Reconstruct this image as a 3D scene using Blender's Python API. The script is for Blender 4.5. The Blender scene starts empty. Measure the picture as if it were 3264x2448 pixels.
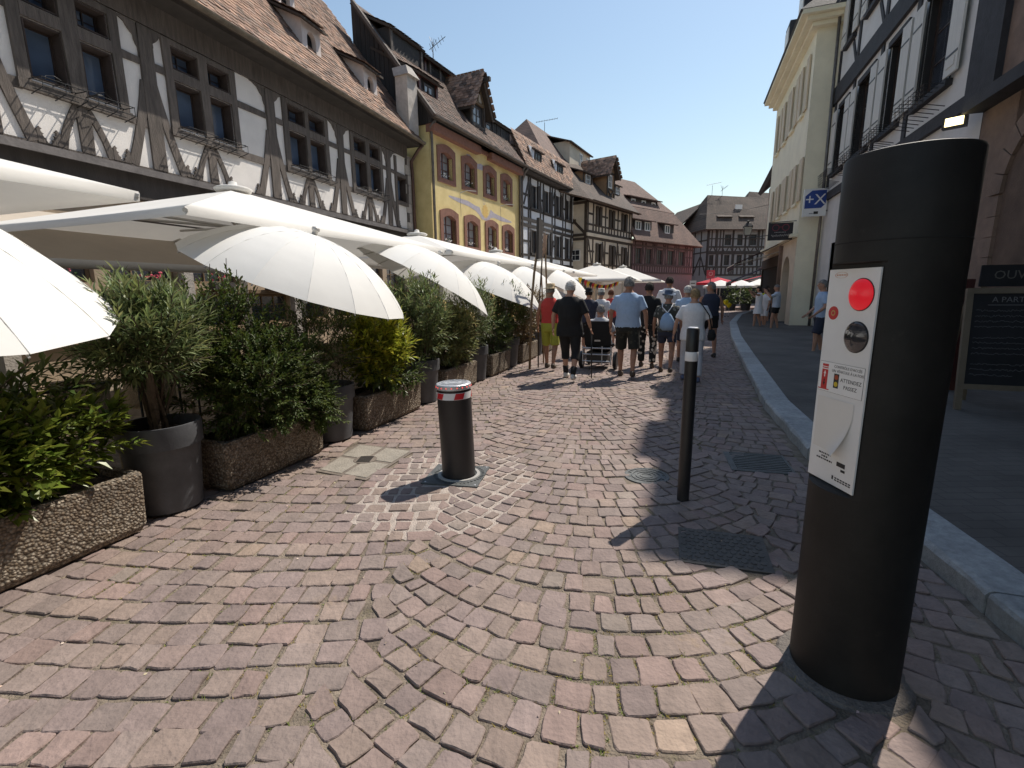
import bpy, bmesh, math, random
import numpy as np
from mathutils import Vector, Matrix
RN = random.Random(11)
scene = bpy.context.scene
COL = scene.collection
rad = math.radians
# ------------------------------------------------------------ camera, sky, sun, exposure
cam_d = bpy.data.cameras.new('camera'); cam = bpy.data.objects.new('camera', cam_d); COL.objects.link(cam)
cam_d.sensor_width = 36; cam_d.lens = 16.875; cam_d.clip_start = .05; cam_d.clip_end = 3000
cam.matrix_world = Matrix.Translation((0, 0, 1.5)) @ Matrix.Rotation(rad(90 - 10.9), 4, 'X') @ Matrix.Rotation(rad(-.6), 4, 'Z')
scene.camera = cam
SUN_AZ, SUN_EL = 46.0, 55.0
world = bpy.data.worlds.new('World'); scene.world = world; world.use_nodes = True
wn = world.node_tree.nodes; wl = world.node_tree.links
sky = wn.new('ShaderNodeTexSky'); sky.sky_type = 'NISHITA'; sky.sun_disc = False
sky.sun_elevation = rad(SUN_EL); sky.sun_rotation = rad(SUN_AZ)
sky.air_density = 1.6; sky.dust_density = .5; sky.ozone_density = .5; sky.altitude = 200
bg = wn['Background']; bg.inputs[1].default_value = .103
wl.new(sky.outputs[0], bg.inputs[0])
sun_d = bpy.data.lights.new('sun', 'SUN'); sun_d.energy = 4.35; sun_d.angle = rad(.53); sun_d.color = (1, .93, .83)
sun = bpy.data.objects.new('sun', sun_d); COL.objects.link(sun)
sdir = Vector((math.sin(rad(SUN_AZ)) * math.cos(rad(SUN_EL)), math.cos(rad(SUN_AZ)) * math.cos(rad(SUN_EL)), math.sin(rad(SUN_EL))))
sun.rotation_euler = (-sdir).to_track_quat('-Z', 'Y').to_euler(); sun.location = sdir * 60
vs = scene.view_settings; vs.view_transform = 'Standard'; vs.look = 'None'; vs.exposure = 0.35; vs.gamma = 1; vs.use_curve_mapping = False
scene.cycles.max_bounces = 8; scene.cycles.diffuse_bounces = 4; scene.cycles.glossy_bounces = 3
scene.cycles.transmission_bounces = 6; scene.cycles.transparent_max_bounces = 8
scene.cycles.use_denoising = True
scene.cycles.sample_clamp_indirect = 6

# ------------------------------------------------------------ materials
MATS = {}
def nt_new(name):
    m = bpy.data.materials.new(name); m.use_nodes = True
    return m, m.node_tree.nodes, m.node_tree.links, m.node_tree.nodes['Principled BSDF']
def mat(name, col, rough=.7, var=.15, vscale=3., bump=0., bscale=30., metal=0., col2=None, rnd=0., spec=.5, detail=6., streak=None, attr=False, transl=0., coat=0.):
    """noise-varied surface; rnd: brightness jitter per object; attr: multiply by colour attribute 'col'"""
    if name in MATS: return MATS[name]
    m, n, l, b = nt_new(name)
    b.inputs['Roughness'].default_value = rough; b.inputs['Metallic'].default_value = metal
    b.inputs['Specular IOR Level'].default_value = spec
    if coat: b.inputs['Coat Weight'].default_value = coat
    tc = n.new('ShaderNodeTexCoord'); src = tc.outputs['Object']
    mp = n.new('ShaderNodeMapping'); l.new(src, mp.inputs[0])
    if streak: mp.inputs['Scale'].default_value = streak
    nz = n.new('ShaderNodeTexNoise'); nz.inputs['Scale'].default_value = vscale; nz.inputs['Detail'].default_value = detail
    nz.inputs['Roughness'].default_value = .65; l.new(mp.outputs[0], nz.inputs['Vector'])
    rp = n.new('ShaderNodeValToRGB'); rp.color_ramp.elements[0].position = .3; rp.color_ramp.elements[1].position = .72
    c2 = col2 or tuple(min(1, c * (1 + var)) for c in col)
    c1 = tuple(c * (1 - var) for c in col)
    rp.color_ramp.elements[0].color = (*c1, 1); rp.color_ramp.elements[1].color = (*c2, 1)
    l.new(nz.outputs[0], rp.inputs[0]); out = rp.outputs[0]
    if attr:
        at = n.new('ShaderNodeAttribute'); at.attribute_name = 'col'
        mx = n.new('ShaderNodeMix'); mx.data_type = 'RGBA'; mx.blend_type = 'MULTIPLY'; mx.inputs[0].default_value = 1
        l.new(out, mx.inputs[6]); l.new(at.outputs['Color'], mx.inputs[7]); out = mx.outputs[2]
    if rnd:
        oi = n.new('ShaderNodeObjectInfo'); mr = n.new('ShaderNodeMapRange')
        mr.inputs[3].default_value = 1 - rnd; mr.inputs[4].default_value = 1 + rnd; l.new(oi.outputs['Random'], mr.inputs[0])
        hs = n.new('ShaderNodeHueSaturation'); l.new(mr.outputs[0], hs.inputs['Value']); l.new(out, hs.inputs['Color']); out = hs.outputs[0]
    l.new(out, b.inputs['Base Color'])
    if bump:
        n2 = n.new('ShaderNodeTexNoise'); n2.inputs['Scale'].default_value = bscale; n2.inputs['Detail'].default_value = 4
        l.new(mp.outputs[0], n2.inputs['Vector'])
        bp = n.new('ShaderNodeBump'); bp.inputs['Strength'].default_value = bump; bp.inputs['Distance'].default_value = .02
        l.new(n2.outputs[0], bp.inputs['Height']); l.new(bp.outputs[0], b.inputs['Normal'])
    if transl:
        ms = n.new('ShaderNodeMixShader'); tr = n.new('ShaderNodeBsdfTranslucent'); l.new(out, tr.inputs[0])
        ms.inputs[0].default_value = transl
        o = n['Material Output']; l.new(b.outputs[0], ms.inputs[1]); l.new(tr.outputs[0], ms.inputs[2]); l.new(ms.outputs[0], o.inputs[0])
    MATS[name] = m
    return m
def glass(name, col=(.03, .035, .045), rough=.08):
    if name in MATS: return MATS[name]
    m, n, l, b = nt_new(name)
    b.inputs['Roughness'].default_value = rough; b.inputs['Specular IOR Level'].default_value = .8
    tc = n.new('ShaderNodeTexCoord'); nz = n.new('ShaderNodeTexNoise'); nz.inputs['Scale'].default_value = 2.2
    l.new(tc.outputs['Object'], nz.inputs['Vector'])
    rp = n.new('ShaderNodeValToRGB'); rp.color_ramp.elements[0].color = (*[c * .5 for c in col], 1); rp.color_ramp.elements[1].color = (*[c * 1.8 for c in col], 1)
    l.new(nz.outputs[0], rp.inputs[0]); l.new(rp.outputs[0], b.inputs['Base Color'])
    bp = n.new('ShaderNodeBump'); bp.inputs['Strength'].default_value = .12; bp.inputs['Distance'].default_value = .02
    l.new(nz.outputs[0], bp.inputs['Height']); l.new(bp.outputs[0], b.inputs['Normal'])
    MATS[name] = m; return m
def emit(name, col, st):
    if name in MATS: return MATS[name]
    m, n, l, b = nt_new(name)
    b.inputs['Base Color'].default_value = (*col, 1); b.inputs['Emission Color'].default_value = (*col, 1); b.inputs['Emission Strength'].default_value = st
    b.inputs['Roughness'].default_value = .3
    MATS[name] = m; return m
def brickmat(name, c1, c2, mortar, bw, bh, sc=1., rough=.85, msize=.02, bump=.5, axes='XY', offs=.5, var=.25):
    """small courses for far surfaces: tiles, setts"""
    if name in MATS: return MATS[name]
    m, n, l, b = nt_new(name); b.inputs['Roughness'].default_value = rough
    tc = n.new('ShaderNodeTexCoord'); sp = n.new('ShaderNodeSeparateXYZ'); cb = n.new('ShaderNodeCombineXYZ'); l.new(tc.outputs['Object'], sp.inputs[0])
    for k in range(2): l.new(sp.outputs['XYZ'.index(axes[k])], cb.inputs[k])
    bt = n.new('ShaderNodeTexBrick'); bt.inputs['Scale'].default_value = sc; bt.inputs['Brick Width'].default_value = bw; bt.inputs['Row Height'].default_value = bh
    bt.inputs['Mortar Size'].default_value = msize; bt.inputs['Color1'].default_value = (*c1, 1); bt.inputs['Color2'].default_value = (*c2, 1); bt.inputs['Mortar'].default_value = (*mortar, 1)
    bt.inputs['Mortar Smooth'].default_value = .3; bt.offset = offs
    l.new(cb.outputs[0], bt.inputs['Vector'])
    nz = n.new('ShaderNodeTexNoise'); nz.inputs['Scale'].default_value = .9; nz.inputs['Detail'].default_value = 8; l.new(tc.outputs['Object'], nz.inputs['Vector'])
    mr = n.new('ShaderNodeMapRange'); mr.inputs[1].default_value = .3; mr.inputs[2].default_value = .7; mr.inputs[3].default_value = 1 - var; mr.inputs[4].default_value = 1 + var; l.new(nz.outputs[0], mr.inputs[0])
    hs = n.new('ShaderNodeHueSaturation'); l.new(mr.outputs[0], hs.inputs['Value']); l.new(bt.outputs[0], hs.inputs['Color']); l.new(hs.outputs[0], b.inputs['Base Color'])
    bp = n.new('ShaderNodeBump'); bp.inputs['Strength'].default_value = bump; bp.inputs['Distance'].default_value = .03; bp.invert = True
    l.new(bt.outputs['Fac'], bp.inputs['Height']); l.new(bp.outputs[0], b.inputs['Normal'])
    MATS[name] = m; return m

# ------------------------------------------------------------ mesh helpers
class MB:
    def __init__(s): s.v = []; s.f = []; s.m = []; s.c = []; s.mi = 0; s.cc = None
    def add(s, vs, fs):
        o = len(s.v); s.v += [tuple(q) for q in vs]
        for f in fs: s.f.append(tuple(i + o for i in f)); s.m.append(s.mi)
        if s.cc is not None: s.c += [s.cc] * len(vs)
        return s
    def box(s, x0, x1, y0, y1, z0, z1):
        x0, x1 = sorted((x0, x1)); y0, y1 = sorted((y0, y1)); z0, z1 = sorted((z0, z1))
        return s.add([(x0,y0,z0),(x1,y0,z0),(x1,y1,z0),(x0,y1,z0),(x0,y0,z1),(x1,y0,z1),(x1,y1,z1),(x0,y1,z1)],
                     [(0,3,2,1),(4,5,6,7),(0,1,5,4),(1,2,6,5),(2,3,7,6),(3,0,4,7)])
    def beam(s, p, q, w, t, up=(0, 0, 1)):
        p = Vector(p); q = Vector(q); d = (q - p).normalized(); up = Vector(up)
        a = d.cross(up)
        if a.length < 1e-4: a = d.cross(Vector((0, 1, 0)))
        a = a.normalized() * w / 2; b = a.cross(d).normalized() * t / 2
        vs = [e + i * a + j * b for e in (p, q) for i, j in ((-1,-1),(1,-1),(1,1),(-1,1))]
        return s.add(vs, [(0,1,2,3),(7,6,5,4),(0,4,5,1),(1,5,6,2),(2,6,7,3),(3,7,4,0)])
    def tube(s, pts, r, n=8, cap=True):
        pts = [Vector(p) for p in pts]; rr = r if isinstance(r, (list, tuple)) else [r] * len(pts)
        vs = []; fs = []; ref = None
        for i, p in enumerate(pts):
            d = (pts[min(i + 1, len(pts) - 1)] - pts[max(i - 1, 0)]).normalized()
            if ref is None:
                ref = Vector((0, 0, 1)) if abs(d.z) < .9 else Vector((1, 0, 0))
            a = (ref - d * ref.dot(d)).normalized(); ref = a; b = d.cross(a)
            for k in range(n):
                t = 2 * math.pi * k / n; vs.append(p + rr[i] * (math.cos(t) * a + math.sin(t) * b))
        for i in range(len(pts) - 1):
            for k in range(n):
                fs.append((i*n+k, i*n+(k+1)%n, (i+1)*n+(k+1)%n, (i+1)*n+k))
        if cap: fs.append(tuple(range(n))[::-1]); fs.append(tuple((len(pts)-1)*n+k for k in range(n)))
        return s.add(vs, fs)
    def lathe(s, prof, n=24, c=(0, 0, 0), cap=True):
        vs = []; fs = []
        for r, z in prof:
            for k in range(n):
                t = 2 * math.pi * k / n; vs.append((c[0] + r * math.cos(t), c[1] + r * math.sin(t), c[2] + z))
        for i in range(len(prof) - 1):
            for k in range(n): fs.append((i*n+k, i*n+(k+1)%n, (i+1)*n+(k+1)%n, (i+1)*n+k))
        if cap: fs.append(tuple(range(n))[::-1]); fs.append(tuple((len(prof)-1)*n+k for k in range(n)))
        return s.add(vs, fs)
    def loft(s, rings, cap=True):
        n = len(rings[0]); vs = [p for r in rings for p in r]; fs = []
        for i in range(len(rings) - 1):
            for k in range(n): fs.append((i*n+k, i*n+(k+1)%n, (i+1)*n+(k+1)%n, (i+1)*n+k))
        if cap: fs.append(tuple(range(n))[::-1]); fs.append(tuple((len(rings)-1)*n+k for k in range(n)))
        return s.add(vs, fs)
    def prism(s, poly, off):
        """poly: 3d points of a planar polygon, off: extrude vector"""
        n = len(poly); off = Vector(off); a = [Vector(p) for p in poly]; b = [p + off for p in a]
        return s.add(a + b, [tuple(range(n))[::-1], tuple(range(n, 2*n))] + [(i, (i+1)%n, n+(i+1)%n, n+i) for i in range(n)])
    def mesh(s, name, mats, smooth=False):
        me = bpy.data.meshes.new(name); me.from_pydata(s.v, [], s.f)
        for q in (mats if isinstance(mats, (list, tuple)) else [mats]): me.materials.append(q)
        if any(s.m): me.polygons.foreach_set('material_index', s.m)
        if smooth: me.polygons.foreach_set('use_smooth', [True] * len(s.f))
        if s.c:
            at = me.color_attributes.new('col', 'FLOAT_COLOR', 'POINT')
            at.data.foreach_set('color', [x for c in s.c for x in (*c, 1)])
        me.update(); return me
    def build(s, name, mats, parent=None, smooth=False, auto=None):
        o = bpy.data.objects.new(name, s.mesh(name, mats, smooth or bool(auto))); COL.objects.link(o)
        if auto:
            try: o.data.set_sharp_from_angle(angle=rad(auto))
            except Exception: pass
        if parent: o.parent = parent
        return o
def tag(o, label=None, cat=None, group=None, kind=None):
    if label: o['label'] = label
    if cat: o['category'] = cat
    if group: o['group'] = group
    if kind: o['kind'] = kind
    return o
def empty(name, loc=(0, 0, 0), rz=0., label=None, cat=None, group=None):
    o = bpy.data.objects.new(name, None); COL.objects.link(o); o.location = loc; o.rotation_euler = (0, 0, rz); o.empty_display_size = .1
    return tag(o, label, cat, group)
def link_copy(mesh, name, parent, loc=(0, 0, 0), rot=None):
    o = bpy.data.objects.new(name, mesh); COL.objects.link(o); o.parent = parent; o.location = loc
    if rot: o.rotation_euler = rot
    return o
def copy_tree(o, parent=None):
    c = o.copy(); COL.objects.link(c); c.parent = parent
    for ch in list(o.children): copy_tree(ch, c)
    return c
def S(s, n, z=0.):   # street frame: s along the street (20 deg right of the view), n to the right
    return Vector((.34202 * s + .93969 * n, .93969 * s - .34202 * n, z))
def sn(x, y): return .34202 * x + .93969 * y, .93969 * x - .34202 * y
ST = rad(70)         # rotation that turns local x onto the street direction
def text_mesh(txt, size, name, m, parent, loc, rot, ext=.0008, align='CENTER', sx=1.):
    cu = bpy.data.curves.new(name, 'FONT'); cu.body = txt; cu.size = size; cu.align_x = align; cu.align_y = 'CENTER'; cu.extrude = ext; cu.resolution_u = 2
    t = bpy.data.objects.new(name, cu); COL.objects.link(t)
    dg = bpy.context.evaluated_depsgraph_get(); me = bpy.data.meshes.new_from_object(t.evaluated_get(dg))
    bpy.data.objects.remove(t); bpy.data.curves.remove(cu)
    me.materials.clear(); me.materials.append(m)
    o = bpy.data.objects.new(name, me); COL.objects.link(o); o.parent = parent; o.location = loc; o.rotation_euler = rot; o.scale = (sx, 1, 1)
    return o
# ------------------------------------------------------------ ground, road, kerb, pavement
def kerb_n(s):
    T = [(-6, 1.95), (0, 1.62), (2.4, 1.41), (3.1, 1.32), (4.8, 1.08), (6.8, .99), (11.1, 1.12), (16.2, 1.3), (23., 1.74), (30, 2.6), (38, 4.4), (60, 12)]
    for (a, b), (c, d) in zip(T, T[1:]):
        if a <= s <= c:
            t = (s - a) / (c - a); return b + (d - b) * t
    return T[-1][1]
M_dirt = mat('joint_sand', (.17, .135, .10), .95, .35, 9., .8, 90., col2=(.29, .235, .18))
M_stone = mat('sandstone_sett', (.245, .192, .172), .84, .18, 11., .45, 45., attr=True)
def stain(m, sc, lo, hi, tint=None, tsc=2., tth=.62):
    n = m.node_tree.nodes; l = m.node_tree.links; b = n['Principled BSDF']; src = b.inputs['Base Color'].links[0].from_socket
    tc = n.new('ShaderNodeTexCoord'); nz = n.new('ShaderNodeTexNoise'); nz.inputs['Scale'].default_value = sc; nz.inputs['Detail'].default_value = 7; nz.inputs['Roughness'].default_value = .7; l.new(tc.outputs['Object'], nz.inputs['Vector'])
    mr = n.new('ShaderNodeMapRange'); mr.inputs[1].default_value = .32; mr.inputs[2].default_value = .68; mr.inputs[3].default_value = lo; mr.inputs[4].default_value = hi; l.new(nz.outputs[0], mr.inputs[0])
    hs = n.new('ShaderNodeHueSaturation'); l.new(mr.outputs[0], hs.inputs['Value']); l.new(src, hs.inputs['Color']); out = hs.outputs[0]
    if tint:
        n2 = n.new('ShaderNodeTexNoise'); n2.inputs['Scale'].default_value = tsc; n2.inputs['Detail'].default_value = 9; n2.inputs['Roughness'].default_value = .75; l.new(tc.outputs['Object'], n2.inputs['Vector'])
        m2 = n.new('ShaderNodeMapRange'); m2.inputs[1].default_value = tth; m2.inputs[2].default_value = tth + .14; m2.inputs[4].default_value = .75; l.new(n2.outputs[0], m2.inputs[0])
        mx = n.new('ShaderNodeMix'); mx.data_type = 'RGBA'; l.new(m2.outputs[0], mx.inputs[0]); l.new(out, mx.inputs[6]); mx.inputs[7].default_value = (*tint, 1); out = mx.outputs[2]
    l.new(out, b.inputs['Base Color'])
stain(M_stone, 1.3, .8, 1.12, (.27, .19, .11), 1.7, .6); stain(M_dirt, 2., .7, 1.2, (.16, .15, .06), 3., .55)
M_farroad = brickmat('far_setts', (.3, .22, .19), (.22, .165, .145), (.09, .07, .055), .16, .13, 1., .85, .012, .5, 'XY')
M_kerb = mat('granite_kerb', (.36, .37, .37), .8, .22, 25., .4, 120., rnd=.12)
M_pave = brickmat('pavement_setts', (.1, .088, .078), (.115, .102, .09), (.078, .07, .063), .2, .1, 1., .9, .006, .15)
stain(M_pave, 1.1, .75, 1.2, (.06, .055, .05), 2.2, .6); stain(M_kerb, 3., .75, 1.12, (.16, .15, .13), 4., .6)
g = MB().box(-400, 400, -300, 600, -.5, -.035).build('ground', mat('packed_ground', (.16, .14, .12), .95, .2, .5, .3, 20.)); tag(g, kind='structure')
road = MB()
road_bed = empty('road'); tag(road_bed, kind='structure')
vs = []; fs = []
ss = [-6 + .5 * i for i in range(140)]
for s_ in ss:
    a = S(s_, -9.5, -.009); b = S(s_, kerb_n(s_) + .1, -.009); vs += [a, b]
for i in range(len(ss) - 1): fs.append((2*i, 2*i+1, 2*i+3, 2*i+2))
MB().add(vs, fs).build('road_bed', M_dirt, road_bed)
def inpoly(x, y, P):
    c = False; j = len(P) - 1
    for i in range(len(P)):
        if (P[i][1] > y) != (P[j][1] > y) and x < (P[j][0] - P[i][0]) * (y - P[i][1]) / (P[j][1] - P[i][1]) + P[i][0]: c = not c
        j = i
    return c
MANHOLE = [(-1.56, 4.67), (-.94, 4.44), (-1.2, 3.70), (-1.70, 3.92)]
PLATE = [(-.66, 4.05), (-.2, 3.97), (-.28, 3.53), (-.74, 3.62)]
GRATE = [(2.0, 4.29), (2.45, 4.17), (2.32, 3.74), (1.88, 3.85)]
SHADEPLATE = [(1.06, 2.86), (1.53, 2.72), (1.40, 2.33), (.93, 2.46)]
MORTAR = [(-.85, 4.46), (.0, 4.43), (.2, 3.72), (-.13, 2.87), (-.64, 2.72), (-1.19, 3.03), (-1.12, 3.62), (-.95, 4.3)]
RMH = (1.1, 3.74, .165)
POSTC = (1.322, 1.69); POSTR = .184
# segmental arc setts: columns of arcs that bulge towards the viewer, the left hand ones wider and flatter
CA = rad(7.); ca, sa = math.cos(CA), math.sin(CA)
PITCH = .142; CX, CY = -.53, 2.0
def cu(p, q): return (CX + p * sa + q * ca, CY + p * ca - q * sa)
PALETTE = [(1, .99, .97), (1.03, 1., .95), (.96, .93, .95), (1.02, .96, .94), (.95, .95, .94), (1.06, 1.02, .95), (.92, .89, .9), (1.02, .93, .91)]
def blocked(x, y):
    if any(inpoly(x, y, P) for P in (MANHOLE, PLATE, GRATE, SHADEPLATE)): return True
    if math.hypot(x - RMH[0], y - RMH[1]) < RMH[2] + .03: return True
    if math.hypot(x - POSTC[0], y - POSTC[1]) < POSTR + .06: return True
    return False
stones = []
DEL = {(c, k): RN.uniform(-.06, .06) + (.04 if k % 2 else -.04) for c in range(-4, 6) for k in range(-24, 124)}
COLS = [(-5.8, -3.0, 12), (-3.0, -.12, 12), (-.12, 2.0, 43), (2.0, 4.0, 36), (4.0, 5.9, 34)]
for ci, (q0, q1, ah) in enumerate(COLS):
    AH = rad(ah); W = q1 - q0; RA = W / 2 / math.sin(AH); qc = (q0 + q1) / 2; base = RA * (1 - math.cos(AH))
    for k in range(-22, 120):
        p0 = k * PITCH + RN.uniform(-.014, .014)
        ph = -AH + DEL[ci - 1, k] / RA; pe = AH + DEL[ci, k] / RA
        edges = [ph]; cur = ph + RN.uniform(.06, .15) / RA
        while cur < pe - .06 / RA:
            edges.append(cur); cur += RN.uniform(.095, .165) / RA
        edges.append(pe)
        for a, b in zip(edges, edges[1:]):
            if (b - a) * RA < .035: continue
            gp = .0025 + RN.random() * .005
            qm = RA * math.sin((a + b) / 2) + qc; xm, ym = cu(p0 + PITCH / 2 + RA * (1 - math.cos((a + b) / 2)) - base, qm)
            if inpoly(xm, ym, MORTAR): gp += .008
            ga = (gp + .0015) / RA
            quad = []
            fa = 0. if a == ph else 1.; fb = 0. if b == pe else 1.
            for t, up_, f in ((a + ga, gp, fa), (b - ga, gp, fb), (b - ga, PITCH - gp, fb), (a + ga, PITCH - gp, fa)):
                h_ = up_ * math.cos(t)
                q = RA * math.sin(t) + qc - f * math.sin(t) * h_; p = p0 + RA * (1 - math.cos(t)) - base + (math.cos(t) * h_ if f else up_)
                x, y = cu(p, q); quad.append((x + RN.uniform(-.01, .01), y + RN.uniform(-.01, .01)))
            mx = sum(v[0] for v in quad) / 4; my = sum(v[1] for v in quad) / 4
            s_, n_ = sn(mx, my)
            if n_ < -4.1 or n_ > kerb_n(s_) - .05 or s_ > 15 or my < .2 or blocked(mx, my): continue
            stones.append((mx, my, quad))
def stone_mesh(mb, quad, mx, my, lod):
    h = RN.uniform(-.004, .004); tx = RN.uniform(-.013, .013); ty = RN.uniform(-.013, .013)
    col = RN.choice(PALETTE); br = RN.uniform(.86, 1.1)
    if RN.random() < .014: col = (1.35, 1.28, 1.1)
    if RN.random() < .02: col = (1.0, 1.03, .98)
    mb.cc = tuple(min(1.6, c * br) for c in col)
    zf = lambda x, y: h + tx * (x - mx) + ty * (y - my)
    if lod == 0:
        ring = []
        for i in range(4):
            a = quad[i]; b = quad[(i + 1) % 4]; pv = quad[i - 1]
            f1 = RN.uniform(.03, .13); f2 = RN.uniform(.03, .13)
            ring.append((a[0] + (pv[0] - a[0]) * f1, a[1] + (pv[1] - a[1]) * f1))
            ring.append((a[0] + (b[0] - a[0]) * f2, a[1] + (b[1] - a[1]) * f2))
            md = .5 + RN.uniform(-.1, .1); j = RN.uniform(-.006, .006); 
            ex, ey = b[0] - a[0], b[1] - a[1]; ln = math.hypot(ex, ey) + 1e-6
            ring.append((a[0] + ex * md - ey / ln * j, a[1] + ey * md + ex / ln * j))
        n = 12
        vs = [(x, y, -.04) for x, y in ring]
        vs += [(x, y, zf(x, y) - .004) for x, y in ring]
        vs += [(mx + (x - mx) * .94, my + (y - my) * .94, zf(x, y) + RN.uniform(-.0015, .002)) for x, y in ring]
        vs += [(mx, my, zf(mx, my) + RN.uniform(-.001, .005))]
        fs = []
        for r in (0, 1):
            for i in range(n): fs.append((r*n+i, r*n+(i+1)%n, (r+1)*n+(i+1)%n, (r+1)*n+i))
        for i in range(n): fs.append((2*n+i, 2*n+(i+1)%n, 3*n))
    else:
        ring = quad; n = 4
        vs = [(x, y, -.03) for x, y in ring] + [(x, y, zf(x, y) - .006) for x, y in ring] + [(mx + (x - mx) * .85, my + (y - my) * .85, zf(x, y)) for x, y in ring]
        fs = [(r*n+i, r*n+(i+1)%n, (r+1)*n+(i+1)%n, (r+1)*n+i) for r in (0, 1) for i in range(n)] + [(8, 9, 10, 11)]
    mb.add(vs, fs)
# the ones that show largest: nearest ones inside the view
def in_view(x, y): return y > 1.2 and abs(x) < 1.07 * (y + .25) and not (sn(x, y)[1] < -3.15)
order = sorted(stones, key=lambda q: (0 if in_view(q[0], q[1]) else 1, math.hypot(q[0], q[1])))
rest = MB()
for i, (mx, my, quad) in enumerate(order):
    if i < 300:
        mb = MB(); stone_mesh(mb, quad, mx, my, 0); mb.build('sett', M_stone, road_bed)
    else: stone_mesh(rest, quad, mx, my, 0 if math.hypot(mx, my) < 7 else 1)
tag(rest.build('smaller_setts', M_stone, road_bed), kind='stuff')
fr = MB()
vs = []; fs = []
for i in range(60):
    s_ = 14.9 + i * .8; vs += [S(s_, -9.5, -.002), S(s_, kerb_n(s_) + .05, -.002)]
for i in range(59): fs.append((2*i, 2*i+1, 2*i+3, 2*i+2))
fr.add(vs, fs).build('far_paving', M_farroad, road_bed)
# pale mortar bed round the bollard
mb = MB(); mb.add([(x, y, -.006) for x, y in MORTAR], [tuple(range(len(MORTAR)))[::-1]])
mb.build('mortar_bed', mat('pale_mortar', (.46, .39, .34), .95, .25, 18., .9, 120.), road_bed)
# pavement + kerb stones
pv = empty('pavement'); tag(pv, kind='structure')
vs = []; fs = []
for s_ in ss:
    vs += [S(s_, kerb_n(s_) + .25, .105), S(s_, 9., .125)]
for i in range(len(ss) - 1): fs.append((2*i, 2*i+1, 2*i+3, 2*i+2))
MB().add(vs, fs).build('pavement_surface', M_pave, pv)
kb = empty('kerb'); tag(kb, kind='structure')
s_ = -3.
while s_ < 38:
    ln = RN.uniform(.85, 1.15) if s_ < 14 else 2.2
    mb = MB(); N = 9; rings = []
    for i in range(N + 1):
        t = s_ + .006 + (ln - .012) * i / N; k = kerb_n(t); j = RN.uniform(-.012, .012) if s_ < 8 else 0
        prof = [(k + j, -.12), (k + j * .5, .085), (k + .012, .104), (k + .03 + j, .112), (k + .27, .114), (k + .29, .10), (k + .29, -.12)]
        rings.append([S(t, a, b) for a, b in prof])
    mb.loft(rings); mb.build('kerb_stone', M_kerb, kb); s_ += ln
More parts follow.
